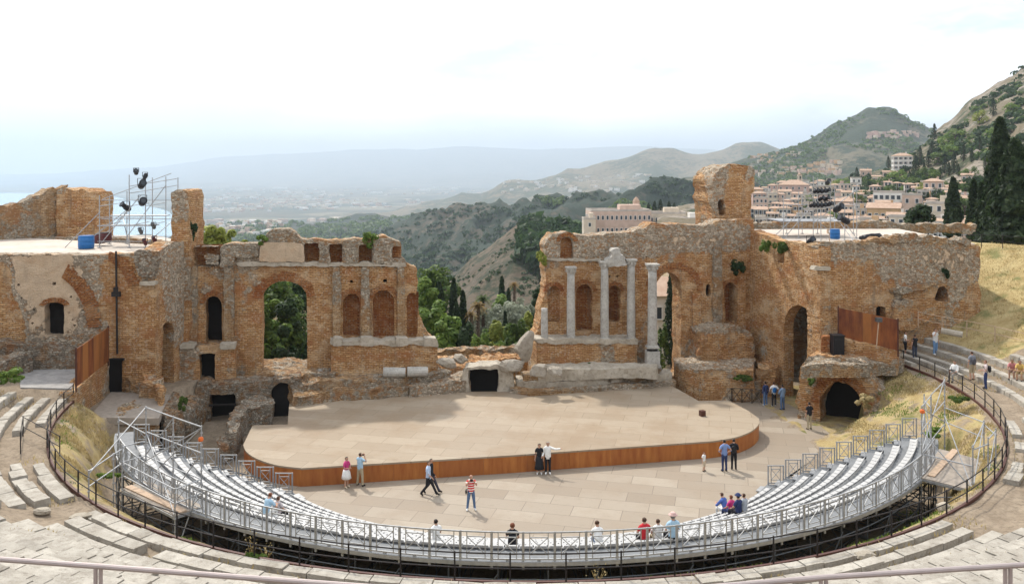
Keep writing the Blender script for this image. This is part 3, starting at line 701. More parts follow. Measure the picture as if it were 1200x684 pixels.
# drain pipe with a lamp bracket
mb = MB(); a_ = FL.P(137, 294, -.15); b_ = FL.P(138.5, 414, -.15); mb.bar(a_, b_, .065, 8)
dp = tag(mb.build('drain_pipe', M['iron'], origin=b_), 'dark vertical drain pipe on the front of the left brick building', 'pipe')
mb = MB(); q = FL.P(137.5, 344, -.2); mb.box(q, (.5, .25, .3)); mb.box(q + Vector((0, -.05, .3)), (.22, .2, .3)); mb.build('bracket', M['iron'], dp)

# ================================================================ RIGHT SIDE BUILDING
C2 = Vector((20.9, 58.1)); J2 = Vector((18.7, 66.9)); E2 = Vector((33.6, 60.8))
SR = Wall(J2, C2); FR = Wall(C2, E2)
SR.n = Vector((SR.d.y, -SR.d.x, 0)) * (1 if SR.d.y < 0 else 1)
if SR.n.x < 0: SR.n = -SR.n
t = thing('side_building', (26, 64, 3), 'broad masonry building at the right with a tall dark archway in its sunlit side', 'ruin')
ra = arch(918.5, 952, 357, 520, 384)
SR.slab([(878, 500), (878.5, 268), (889, 272), (900, 276), (912, 281), (935, 284), (958, 286), (961.5, 290), (961.5, 520)], [ra, rect(911, 284, 919, 308)], thick=0.8, rough=.05, edge=.08, res=.15,
        blobs=[(920, 330, 50, 60, -.25), (956, 350, 6, 60, -.6), (890, 285, 12, 12, -.6), (930, 292, 24, 8, -.6), (900, 370, 30, 40, .1)], seed=21).build('side_wall', M['ruin'], t)
niche(SR, rect(911, 284, 919, 308), .5, M['ruin_red'], t, 'recess', False)
rw_ = rect(1026.5, 359, 1038, 374); ro = [(1094, 352), (1096, 345), (1100, 337), (1106, 335), (1111, 340), (1111, 353)]
hl = [rw_, ro] + [rect(x - 1.3, y - 1.3, x + 1.3, y + 1.3) for x, y in ((1042, 311), (1078, 311), (1030, 329), (1056, 349), (1000, 340))]
FR.slab([(959.5, 500), (960, 286), (985, 285), (1010, 284), (1040, 281), (1070, 278), (1090, 280), (1120, 283), (1148, 287), (1152, 500)], hl, thick=1.5, rough=.07, edge=.12, res=.17,
        blobs=[(1060, 308, 60, 20, .4), (1010, 292, 60, 8, .5), (1110, 312, 40, 22, .3), (1000, 350, 40, 40, -.35), (1090, 320, 60, 24, .25), (966, 350, 6, 50, -.7), (1120, 300, 30, 12, .4)], seed=23).build('front_wall', M['ruin'], t)
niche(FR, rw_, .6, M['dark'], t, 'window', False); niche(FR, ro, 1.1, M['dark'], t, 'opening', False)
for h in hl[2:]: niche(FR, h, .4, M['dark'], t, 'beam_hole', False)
strip(FR, [(953, 317), (974, 317), (974, 312), (956, 312)], -.3, .6, M['pale_stone'], t, 'corbel_stone')
strip(FR, [(1045, 346), (1098, 336), (1104, 330), (1090, 332), (1060, 336), (1046, 340)], -.45, .7, M['rubble'], t, 'ledge', rough=.12, edge=.15)
strip(FR, [(1046, 386), (1050, 352), (1070, 350), (1094, 354), (1100, 366), (1075, 386)], -.3, .6, M['ruin'], t, 'lower_masonry', rough=.15, edge=.15)
strip(FR, [(962, 288), (1060, 284), (1140, 287), (1140, 281), (1100, 277), (1070, 274), (1040, 278), (1000, 282), (962, 284)], -.1, .9, M['rubble'], t, 'parapet', rough=.14, edge=.2)
mb = MB(); mb.prism([tuple(C2 + Vector((.4, .8))), tuple(E2 + Vector((-.2, .8))), (35, 78), (20, 78), tuple(J2 + Vector((.6, 0)))], 10.7, 11.25); mb.build('roof', M['terrace_floor'], t)
mb = MB(); mb.prism([(20.6, 70), (27, 64.5), (33, 65.5), (34, 77), (20, 77)], 0, 10.6); mb.build('core', M['rubble_dark'], t)
o = slab((18.5, 76.5, 0), (1, .06, 0), (0, 0, 1), (-.06, 1, 0), [(0, 10.8), (0, 12.0), (3, 11.8), (7, 12.1), (10, 11.8), (14, 12), (18, 11.7), (24, 11.6), (24, 10.8)], thick=.9, rough=.12, edge=.2, res=.22, seed=31)
solo('rubble_wall', o, M['rubble'], 'low rubble wall along the far edge of the right roof terrace', 'wall')
# ================================================================ STAGE AND ORCHESTRA FLOOR
def panel_mat(name, a, b, w, h, rot, joint, stain):
    n = NT(name, .62); v = n.map((1, 1, 1), rot=(0, 0, R(rot)))
    br = n.n('ShaderNodeTexBrick'); br.offset = .5; br.inputs['Scale'].default_value = 1; br.inputs['Brick Width'].default_value = w; br.inputs['Row Height'].default_value = h
    br.inputs['Mortar Size'].default_value = .018; br.inputs['Mortar Smooth'].default_value = .1; br.inputs['Bias'].default_value = -.15
    br.inputs['Color1'].default_value = (*a, 1); br.inputs['Color2'].default_value = (*b, 1); br.inputs['Mortar'].default_value = (*joint, 1)
    n.l(v, br.inputs['Vector']); c = br.outputs['Color']
    c = n.mix(n.ramp(n.noise(v, .35, 6, .65), [(.46, 0), (.64, .7)]), c, stain)
    c = n.mix(n.ramp(n.noise(n.map((1, 9, 1), rot=(0, 0, R(rot))), 1.6, 5, .6), [(.4, .22), (.6, 0)]), c, stain)
    c = n.mix(n.ramp(n.noise(v, 2.2, 6, .7), [(.56, 0), (.7, .3)]), c, tuple(x * .7 for x in stain))
    n.col(c); n.bump(n.noise(v, 6, 4), .006); return n.mat
M['floor_panels'] = panel_mat('floor_panels', (.33, .28, .218), (.22, .175, .13), 2.4, 1.22, 14, (.16, .125, .095), (.26, .205, .15))
M['stage_boards'] = panel_mat('stage_boards', (.33, .268, .196), (.27, .212, .15), 2.6, 1.25, 13, (.2, .15, .1), (.25, .18, .115))
n = NT('stage_front', .5); v = n.map((3.2, 3.2, .5)); k = n.noise(v, 1.1, 5, .6); tn = n.attr('tone')
c = n.mix(n.ramp(k, [(.3, 0), (.7, 1)]), (.27, .08, .02), (.43, .165, .042))
c = n.mix(tn, c, (.2, .055, .02)); n.col(c); n.bump(n.noise(v, 6, 4), .005); M['stage_front'] = n.mat

mb = MB()
arc = [(.7 + 15.2 * math.cos(R(a)), 52 + 15.2 * math.sin(R(a))) for a in np.linspace(205, 335, 60)]
right = [tuple(Gp(*p)[:2]) for p in ((900, 590), (950, 540), (975, 510), (962, 500), (948, 488), (925, 474), (893, 462), (860, 462))]
left = [tuple(Gp(*p)[:2]) for p in ((700, 470), (420, 490), (345, 500), (300, 540), (330, 590))]
mb.prism(arc + right + left, -.3, .02); fl = mb.build('orchestra_floor', M['floor_panels']); fl['kind'] = 'structure'

def smooth_px(pts, n=8):
    out = []
    for i in range(len(pts) - 1):
        p0 = pts[max(i - 1, 0)]; p1 = pts[i]; p2 = pts[i + 1]; p3 = pts[min(i + 2, len(pts) - 1)]
        for k in range(n):
            t = k / n
            out.append(tuple(.5 * (2 * b + (c - a) * t + (2 * a - 5 * b + 4 * c - d) * t * t + (3 * b - a - 3 * c + d) * t ** 3) for a, b, c, d in zip(p0, p1, p2, p3)))
    return out + [pts[-1]]
front = smooth_px([(285, 521), (289, 529), (301, 537), (324, 544.5), (353, 548)], 6)[:-1] + [(353, 548.2), (600, 533), (835, 516.5)] + smooth_px([(835, 516.5), (862, 512), (880, 505), (889, 497), (889.5, 490)], 6)[1:]
ZD = 1.0
fpts = [Gp(x, y, ZD) for x, y in front]
backp = [Gp(x, y, ZD) for x, y in ((877, 481), (853, 468.5), (819, 469.5), (786, 451), (640, 458), (556, 458.5), (480, 462.5), (339, 473), (337, 497), (296, 498))]
st = thing('wooden_stage', (0, 52, 0), 'broad low stage of pale boards with a rust brown curved front', 'stage')
mb = MB(); mb.prism([(p.x, p.y) for p in fpts + backp], ZD - .09, ZD); mb.build('deck', M['stage_boards'], st)
mb = MB(); mb.prism([(p.x, p.y) for p in backp], .05, ZD - .1); 
# front facing: separate upright panels under the edge
mb = MB(); allp = fpts + [backp[0]]; allp = [backp[-1]] + allp
pl = [(p.x, p.y) for p in allp]; cum = [0]
for i in range(len(pl) - 1): cum.append(cum[-1] + math.dist(pl[i], pl[i + 1]))
N = int(cum[-1] / .4)
def along(s):
    i = max(k for k in range(len(cum)) if cum[k] <= s + 1e-9); i = min(i, len(pl) - 2); f = (s - cum[i]) / max(cum[i + 1] - cum[i], 1e-9)
    return Vector((pl[i][0] + (pl[i + 1][0] - pl[i][0]) * f, pl[i][1] + (pl[i + 1][1] - pl[i][1]) * f, 0))
tone = 0
for k in range(N):
    if k % 6 == 0: tone = random.choice([0, 0, .15, .3, .5, .1])
    a, b = along(cum[-1] * k / N), along(cum[-1] * (k + 1) / N); d = (b - a).normalized(); nn = Vector((d.y, -d.x, 0))
    g = .008 if k % 6 == 5 else 0
    q = [a - nn * .02, b - nn * .02 - d * g]; w = [p - nn * .06 for p in q]
    z0, z1 = .025, ZD - .03
    vs = [(p.x, p.y, z) for z in (z0, z1) for p in (q[0], q[1], w[1], w[0])]
    mb.add(vs, [(0, 1, 5, 4), (1, 2, 6, 5), (2, 3, 7, 6), (3, 0, 4, 7), (4, 5, 6, 7), (3, 2, 1, 0)], 0, tone)
mb.build('front_panel', M['stage_front'], st)
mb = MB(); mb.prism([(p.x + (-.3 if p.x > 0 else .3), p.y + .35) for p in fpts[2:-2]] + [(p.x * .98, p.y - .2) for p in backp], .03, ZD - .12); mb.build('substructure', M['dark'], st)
g = Gp(823, 487, ZD); mb = MB(); mb.box((g.x, g.y, ZD + .17), (.32, .3, .34), R(20)); mb.box((g.x, g.y - .17, ZD + .2), (.24, .03, .22), R(20))
tag(mb.build('prompt_box', M['brown_paint'], origin=(g.x, g.y, ZD)), 'small brown wooden box standing on the right of the stage', 'box')

# ================================================================ LOW MASONRY AROUND THE STAGE
def mass(label, poly, z, h, mat='rubble', name='ruined_footing', cat='ruin', **k):
    return solo(name, rock_top(poly, z, h, **k), M[mat], label, cat)
mass('long grey rubble footing along the left rear edge of the stage', [(339, 463), (400, 457), (478, 452), (486, 445), (430, 446), (345, 450)], 1.75, 1.8, seed=2.2, rough=.17, top=.1, edge=.3)
mass('smooth sloping stone footing just left of the dark stair pit', [(478, 453), (552, 446), (549, 434), (490, 440)], 1.75, 1.8, 'ruin', seed=2.9, rough=.08, edge=.1, blobs=[(515, 450, 80, 30, 1.0)])
mass('broad rubble platform in front of the left podium', [(300, 446), (345, 449), (430, 445), (492, 440), (530, 434), (512, 428), (392, 436), (300, 434)], 2.25, 2.3, seed=3.4, rough=.14, edge=.25)
mass('pale earth sill in front of the tall left archway', [(300, 440), (392, 438), (390, 419), (302, 419)], 2.6, 2.7, 'rubble', seed=3.8, rough=.1, edge=.2)
mass('broken brick ledge with low walls right of the left podium', [(512, 430), (552, 429), (545, 416), (512, 416)], 1.7, 1.8, 'ruin', seed=4.1, rough=.16, edge=.3)
mass('low brick footing crossing the back of the gap', [(548, 425), (600, 422), (632, 417), (632, 411), (548, 415)], 1.6, 1.7, 'ruin', seed=4.5, rough=.16, edge=.3)
mass('far rubble wall low across the gap before the garden', [(506, 411), (634, 407), (634, 404), (506, 407)], .9, 1.4, 'rubble', seed=4.9, rough=.16, edge=.2)
# stair pit between the footings
o = Wall(Gp(546, 461, 1.0)[:2], Gp(590, 461, 1.0)[:2]).shift(.5)
mbp = o.slab([(541, 470), (544, 428), (600, 427), (604, 470)], [[(552, 475), (549, 433), (584, 432), (582, 475)]], thick=1.3, rough=.1, edge=.14, seed=5.1, res=.15)
pt = thing('stair_pit', o.P(566, 460), 'dark rectangular stair opening in the middle behind the stage', 'opening')
mbp.build('surround', M['pale_stone'], pt); niche(o, rect(549, 432, 585, 475), 1.15, M['dark'], pt, 'shaft', False)  # the shaft is a near-black plate painted for the unlit depth
for lab, poly, z, mt, sd_ in (
    ('lowest long stone course below the right podium, next to the stage', [(596, 455), (620, 459), (792, 447), (790, 440), (600, 445)], 1.3, 'rubble', 5.6),
    ('second pale stone course below the right podium', [(604, 446), (640, 447), (788, 438), (786, 432), (746, 432), (606, 440)], 1.75, 'pale_stone', 5.8),
    ('third layered stone course below the right podium', [(612, 440), (640, 440), (770, 434), (778, 430), (746, 429), (612, 434)], 2.1, 'rubble', 6.0),
    ('narrow pale stone step along the foot of the right podium', [(630, 434), (748, 431), (772, 432), (770, 425), (750, 424), (632, 424)], 2.5, 'pale_stone', 6.1)):
    mass(lab, poly, z, .75, mt, seed=sd_, rough=.06, top=.07, edge=.14, res=.17)
mass('square brick and rubble block behind the right end of the stage', [(822, 434), (884, 433), (884, 418), (789, 418), (790, 425)], 2.3, 2.4, 'ruin', seed=6.6, rough=.1, edge=.12, res=.2, blobs=[(830, 424, 60, 9, .8)])
mass('low grey footing behind the black barrier', [(830, 449), (892, 446), (893, 439), (832, 441)], 1.35, 1.4, 'rubble', seed=7.1, rough=.1, edge=.12, res=.2)
mass('rounded rubble mound beside the tall archway', [(884, 432), (905, 433), (926, 429), (920, 420), (890, 418)], 2.1, 2.2, 'ruin', seed=7.7, rough=.25, edge=.4, res=.2)
# boulders
for k, (px, py, Y, d, rt, lab) in enumerate([
    (616, 420, 61.0, (1.4, 1.1, 2.4), (.1, .3, .3), 'large pale boulder leaning upright at the left foot of the right podium'),
    (633, 441, 58.8, (1.5, 1.1, 1.0), (.2, .1, .5), 'rounded pale boulder lying in front of the right podium'),
    (600, 434, 60.2, (1.9, 1.4, .9), (.1, .1, .9), 'broad flat boulder just right of the dark stair pit'),
    (650, 440, 58.6, (1.1, .9, .7), (.3, .2, .2), 'small grey boulder on the pale steps below the columns'),
    (540, 425, 61, (1.3, 1.0, .8), (.2, .4, 1.2), 'weathered block on the brick ledge left of the stair pit'),
    (524, 429, 60, (1.5, .8, .7), (.5, .1, .4), 'tilted pale slab beside the left podium')]):
    p = Wp(px, py, Y); b = boulder((p.x, p.y, p.z + d[2] * .36), d, rt, seed=k * 3.3)
    solo('boulder', b, M['rock'], lab, 'boulder')
# fallen column drums
def drum(p, q, r, label):
    mb = MB(); p, q = Vector(p), Vector(q); N = 8
    mb.bar(p, p.lerp(q, .5), r, 14, r * .97); mb.bar(p.lerp(q, .502), q, r * .97, 14, r * .94)
    tag(mb.build('column_drum', M['marble'], origin=(p + q) / 2), label, 'column drum')
a = Wp(374, 441, 59.6); drum(a, a + Vector((-.25, 1.6, .25)), .4, 'left grey column drum lying beside the left podium')
a = Wp(384, 440, 59.8); drum(a, a + Vector((-.1, 1.5, .25)), .38, 'right grey column drum lying against the left podium')
drum(Wp(449, 436, 58.9), Wp(475, 436, 59.1), .35, 'left of two column shafts lying below the left podium')
drum(Wp(477, 435.5, 59.1), Wp(501, 435, 59.4), .35, 'right of two column shafts lying below the left podium')

# foundation walls in the pit left of the stage
mass('thick foundation wall running back beside the left side archway', [(213, 484), (222, 480), (244, 458), (246, 450), (236, 448), (208, 472)], 1.9, 2.0, 'rubble_dark', seed=8.1, rough=.17, edge=.15, res=.18)
mass('grey plastered foundation wall ending beside the stage corner', [(264, 508), (275, 507), (291, 476), (320, 470), (320, 462), (284, 467), (264, 496)], 1.55, 1.7, 'rubble_dark', seed=8.6, rough=.12, edge=.12, res=.18, blobs=[(300, 490, 26, 24, .6)])
mass('short rubble stump in front of the plastered foundation wall', [(256, 520), (270, 519), (270, 509), (257, 510)], 1.2, 1.4, 'rubble_dark', seed=8.9, rough=.14, edge=.1, res=.15)
fw = L0.shift(-2.5)
fa = arch(319, 343.5, 449, 500, 462)
o = fw.slab([(228, 500), (230, 449), (262, 447), (300, 446), (353, 441), (353, 500)], [fa, rect(246, 462, 276, 500)], thick=1.6, rough=.13, edge=.16, seed=9.3, res=.17)
t = thing('foundation_wall', fw.P(300, 490), 'rubble foundation wall with a low dark arch left behind the stage', 'wall')
o.build('masonry', M['rubble_dark'], t); niche(fw, fa, .3, M['dark'], t, 'archway', False); niche(fw, rect(246, 462, 276, 500), 1.2, M['dark'], t, 'recess', False)  # near-black plates close behind the openings, painted as their shade
mb = MB(); mb.beam(fw.P(245, 474, -.1), fw.P(277, 473, -.1), .14, .1); mb.build('beam', M['iron'], t)
mass('curved grey rubble wall enclosing the small left chamber', [(139, 488), (137, 480), (156, 470), (187, 466), (208, 467), (208, 474), (180, 474), (158, 479), (150, 487)], 2.65, 2.7, 'rubble', seed=9.8, rough=.15, edge=.12, res=.17)
mass('rubble block below the curved left chamber wall', [(140, 498), (185, 498), (183, 487), (141, 488)], 2.2, 2.3, 'rubble', seed=10.4, rough=.15, edge=.15, res=.17)
mass('tall rubble wall edge beside the left grey floor', [(190, 492), (212, 482), (212, 460), (198, 462), (190, 470)], 2.5, 2.6, 'rubble_dark', seed=10.9, rough=.2, edge=.2, res=.18)
# the grey floor and the steps of rubble below the tower corner
mb = MB(); mb.prism([tuple(Gp(*p, 2.68)[:2]) for p in ((104, 489), (186, 490), (200, 462), (130, 459))], 2.3, 2.69)
o = mb.build('side_floor', M['deck_grey'] if False else M['ply'], None); tag(o, kind='structure')
mass('heap of broken masonry at the foot of the left tower corner', [(143, 437), (188, 456), (192, 446), (175, 420), (143, 412)], 3.6, 1.5, 'ruin', seed=11.3, rough=.25, edge=.3, res=.2)
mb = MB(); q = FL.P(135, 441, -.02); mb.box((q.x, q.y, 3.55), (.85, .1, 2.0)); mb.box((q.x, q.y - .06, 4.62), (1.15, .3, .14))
tag(mb.build('doorway', M['dark'], origin=(q.x, q.y, 2.6)), 'near-black slab for the shaded gap below the left tower beside the rusty screen', 'doorway')  # flat near-black box painted for the shade of the gap
# terrace left: path, low rubble wall, retaining wall
mb = MB(); mb.prism([tuple(Gp(*p, 4.36)[:2]) for p in ((24, 454), (84, 455), (92, 430), (20, 426))], 4.0, 4.37)
tag(mb.build('gravel_path', stone_mat('gravel', (.25, .24, .23), (.36, .34, .32), (.18, .165, .15), 2, .02)), kind='structure')
lw = Wall((-36, 51.6), (-25.2, 52.4))
o = lw.slab([(-60, 435), (-60, 398), (0, 400), (28, 404), (50, 402), (70, 408), (92, 412), (92, 435)], thick=.9, rough=.13, edge=.16, seed=12.2, res=.17)
solo('rubble_wall', o, M['rubble_dark'], 'low dark rubble wall along the foot of the left brick building', 'wall')
o = Wall((-29.5, 47.5), (-28.5, 51.6)).slab([(-30, 450), (-20, 404), (22, 402), (24, 435)], thick=.8, rough=.1, edge=.12, res=.2) if False else None
o = slab((-30.2, 47.3, 0), Vector((1.2, 4.6, 0)).normalized(), (0, 0, 1), Vector((-4.6, 1.2, 0)).normalized(), [(-1, 3.2), (-1, 5.0), (1.5, 5.3), (4.6, 5.6), (4.6, 3.2)], thick=1.0, rough=.1, edge=.12, res=.18, seed=12.5)
solo('rubble_wall', o, M['rubble_dark'], 'dark rubble wall along the outer side of the left gravel path', 'wall')
rt = Wall((-24.3, 47.4), (-25.3, 53.6)); rt.n = Vector((-.98, -.16, 0)).normalized()
o = slab((-24.3, 47.4, 0), Vector((-1.0, 6.2, 0)).normalized(), (0, 0, 1), Vector((-6.2, -1.0, 0)).normalized(), [(0, 2), (0, 4.25), (2, 4.4), (6.3, 4.7), (6.3, 2)], thick=.8, rough=.07, edge=.05, res=.17, seed=12.9)
solo('retaining_wall', o, M['ruin'], 'brick retaining wall beneath the left rusty sheet screen', 'wall')

# ================================================================ RUSTY SCREENS
n = NT('rust_sheet', .7); v = n.map((2.5, 2.5, .6))
c = n.mix(n.ramp(n.noise(v, .9, 6, .65), [(.35, 0), (.65, 1)]), (.075, .02, .012), (.24, .075, .022))
c = n.mix(n.attr('tone'), c, (.36, .15, .04)); n.col(c); n.bump(n.noise(v, 9, 5), .01); M['rust_sheet'] = n.mat
def screen(A, B, n, z0a, z0b, h, label, tones, ha=None):
    t = thing('sheet_screen', (A + B) / 2, label, 'screen'); d = (B - A) / n
    for k in range(n):
        a = A + d * (k + .004); b = A + d * (k + .996); za = z0a + (z0b - z0a) * (k + .004) / n; zb = z0a + (z0b - z0a) * (k + .996) / n
        nn = Vector((d.y, -d.x, 0)).normalized() * .02; mb = MB(); vs = []
        for s in (-1, 1):
            for (p, z) in ((a, za), (b, zb), (b, zb + h), (a, za + h)): vs.append((p.x + nn.x * s, p.y + nn.y * s, z))
        mb.add(vs, [(3, 2, 1, 0), (4, 5, 6, 7), (0, 1, 5, 4), (1, 2, 6, 5), (2, 3, 7, 6), (3, 0, 4, 7)], 0, tones[k % len(tones)])
        mb.build('panel', M['rust_sheet'], t)
    for k in (0, n):
        a = A + d * k; z = z0a + (z0b - z0a) * k / n; mb = MB(); mb.beam((a.x, a.y - .04, z - .3), (a.x, a.y - .04, z + h + .1), .07, .07); mb.build('post', M['brown_paint'], t)
    return t
screen(Vector((-24.35, 47.7, 4.4)), Vector((-25.25, 53.4, 4.4)), 6, 4.45, 4.6, 2.1, 'row of rusty upright sheets fencing the left terrace edge', [.05, .6, .0, .55, .35, .15])
A = Wp(982, 396, 57.3); B = Wp(1052, 412, 54.9)
screen(A, B, 7, A.z, B.z, 2.05, 'long rust brown sheet screen in front of the right building', [0, .05, .12, .5, .2, .06, 0])
rv = Wall((20.6, 57.2), (25.1, 54.7))
o = rv.slab([(984, 440), (984, 396), (1052, 410), (1053, 440)], thick=.8, rough=.06, edge=.05, seed=14, res=.17)
solo('retaining_wall', o, M['ruin'], 'brick retaining wall under the right rusty screen', 'wall')
# flood light on a pole before the screen
a = Wp(1027, 408, 55.2); t = thing('lamp_pole', a, 'small lamp on a pale pole in front of the right rusty screen', 'lamp')
mb = MB(); mb.bar(a, a + Vector((.15, 0, 1.75)), .035, 6); mb.build('pole', M['plank'], t)
mb = MB(); mb.box(a + Vector((.15, 0, 1.85)), (.36, .3, .26)); mb.build('lamp_head', M['steel_dark'], t)
# black cabinet and brick pier
mb = MB(); q = Wp(981, 418, 56.4); mb.box((q.x, q.y, q.z + .7), (.7, .7, 1.4)); mb.box((q.x, q.y, q.z + 1.44), (.78, .78, .08)); mb.box((q.x, q.y - .36, q.z + .72), (.5, .03, 1.0))
tag(mb.build('equipment_cabinet', M['black_plastic'], origin=q), 'black equipment cabinet at the left end of the right rusty screen', 'cabinet')
o = Wall((20.1, 57.0), (21.0, 56.7)).slab(rect(963, 394, 972.5, 430), thick=.6, rough=.04, edge=.04, res=.1)
solo('brick_stub', o, M['ruin_red'], 'short brick pier left of the black equipment cabinet', 'ruin')

# ================================================================ VAULT RUIN (right)
vw = Wall(Wp(934, 0, 56.9)[:2], Wp(1045, 0, 53.8)[:2])
va = arch(960, 1011, 447, 515, 478)
t = thing('vault_ruin', vw.P(985, 500), 'broken brick vault with a dark arch beside the right seating', 'ruin')
vw.slab([(932, 515), (934, 470), (936, 448), (939, 428), (947, 417), (969, 415), (1000, 418), (1014, 427), (1024, 438), (1036, 460), (1046, 480), (1046, 515)], [va], thick=4.0, rough=.13, edge=.2, K=9, seed=16, res=.16,
        blobs=[(985, 425, 50, 8, .7), (950, 460, 10, 40, .2), (1030, 460, 14, 30, .3)]).build('masonry', M['ruin'], t)
niche(vw, va, 1.9, M['dark'], t, 'archway', False); ring(vw, 985.5, 478, 26, 31, 10, 175, .55, M['ruin_red'], t, n=24)  # near-black plate across the vault gives its shaded interior by colour
mb = rock_top([(939, 429), (1002, 428), (1062, 424), (1052, 404), (985, 406), (962, 412)], 4.15, .8, blobs=[(1000, 415, 60, 14, .5)], seed=17, rough=.1, edge=.2); mb.build('vault_top', M['rubble'], t)

# ================================================================ COLUMNS
def column(px, pb, pt, wpx, w, label, cap=True, ped=None, parent_z=None):
    base = w.P(px, pb); top = w.P(px, pt); h = top.z - base.z; r = wpx / 1000 * base.y / 2
    t = thing('column', base, label, 'column')
    mb = MB(); prof = [(r * 1.0, .16)]; hh = h - (.55 if cap else 0)
    for k in range(11):
        q = k / 10; prof.append((r * (1 - .13 * q ** 1.6), .18 + (hh - .18) * q))
    mb.lathe(prof, base, 18, wob=.05); mb.build('shaft', M['marble'], t, smooth=True)
    mb = MB(); mb.box(base + Vector((0, 0, .04)), (r * 2.5, r * 2.5, .1)); mb.lathe([(r * 1.15, .08), (r * 1.3, .11), (r * 1.1, .17)], base, 16); mb.build('base', M['marble'], t)
    if cap:
        mb = MB(); c = base + Vector((0, 0, hh)); mb.lathe([(r * .86, 0), (r * .95, .04), (r * .9, .08), (r * 1.0, .25), (r * 1.28, .42), (r * 1.2, .46)], c, 12, wob=.25); mb.box(c + Vector((0, 0, .5)), (r * 2.5, r * 2.4, .12), R(6))
        for k in range(8):
            a = k * math.pi / 4; mb.box(c + Vector((math.cos(a) * r * 1.05, math.sin(a) * r * 1.05, .27)), (.12, .12, .24), a)
        mb.build('capital', M['marble'], t)
    if ped:
        mb = MB(); p2 = w.P(px, ped[1]); hp = base.z - p2.z; s = ped[0] / 1000 * base.y
        mb.box(Vector((base.x, base.y, p2.z + hp * .42)), (s, s, hp * .84)); mb.box(Vector((base.x, base.y, p2.z + .08)), (s * 1.15, s * 1.15, .16)); mb.build('pedestal', M['marble'], t)
        mb = MB(); mb.lathe([(r * 1.1, -hp * .16), (r * 1.1, 0)], base, 14); mb.build('iron_band', M['iron'], t)
    return t
CW = L0.shift(-1.2)
column(669, 398, 312.5, 10, CW, 'grey marble column with capital, leftmost tall column before the right wall')
column(708.5, 397.5, 306, 10, CW, 'tall marble column under the left end of the carved white block')
column(739.5, 398, 303.5, 10, CW, 'tall marble column under the right end of the carved white block')
column(764.5, 407, 309, 11.5, L0.shift(-2.6), 'tall marble column on a square white pedestal beside the right doorway', ped=(15.5, 429))
column(638, 400, 361, 8.5, CW, 'broken column stub at the left end of the right podium', cap=False)
# carved entablature resting on two columns
t = thing('entablature_block', CW.P(722, 312), 'carved white marble fragment resting on top of two columns', 'marble fragment')
mb = CW.shift(-.35).slab([(712, 311.5), (733, 311.5), (735, 306), (733, 301), (731, 297), (728, 298), (726, 292), (719, 291), (715, 295), (717, 300), (711, 304)], thick=.75, rough=.1, edge=.14, res=.08, seed=20); mb.build('carved_block', M['marble'], t)
mb = CW.shift(-.3).slab([(704, 312), (736, 312), (735, 308), (704, 309)], thick=.6, rough=.06, edge=.08, res=.1, seed=21); mb.build('architrave', M['marble'], t)
mb = L0.shift(-2.9).slab([(755, 318), (772, 318), (773, 312), (768, 307.5), (758, 309), (754, 313)], thick=.6, rough=.06, edge=.05, res=.09, seed=22)
solo('marble_fragment', mb, M['marble'], 'white marble fragment balanced on the column beside the doorway', 'marble fragment') if False else None
# ================================================================ METAL GRANDSTAND
RC = Vector((CXY[0], CXY[1], 0))
def pol(r, a, z=0.0): return Vector((RC.x + r * math.cos(R(a)), RC.y + r * math.sin(R(a)), z))
NROW, RIN, PIT, RISE, ZB = 9, 14.75, .775, .305, .28
def a_end(r, side):      # the wings stop on a line across the theatre
    return 180 + math.degrees(math.asin(min(.99, 9.0 / r))) if side < 0 else 360 - math.degrees(math.asin(min(.99, 7.9 / r)))
gs = thing('metal_grandstand', (CXY[0], 35, 0), 'curved temporary grandstand with white seat rows on steel scaffolding', 'grandstand')
def sector(mb, r0, r1, a0, a1, z0, z1, n, m=0):
    vs = []
    for k in range(n + 1):
        a = a0 + (a1 - a0) * k / n
        vs += [pol(r0, a, z0), pol(r1, a, z0), pol(r1, a, z1), pol(r0, a, z1)]
    fs = []
    for k in range(n):
        b = k * 4; c = b + 4
        fs += [(b, b + 1, c + 1, c), (b + 1, b + 2, c + 2, c + 1), (b + 2, b + 3, c + 3, c + 2), (b + 3, b, c, c + 3)]
    fs += [(0, 3, 2, 1), (n * 4, n * 4 + 1, n * 4 + 2, n * 4 + 3)]
    mb.add(vs, fs, m)
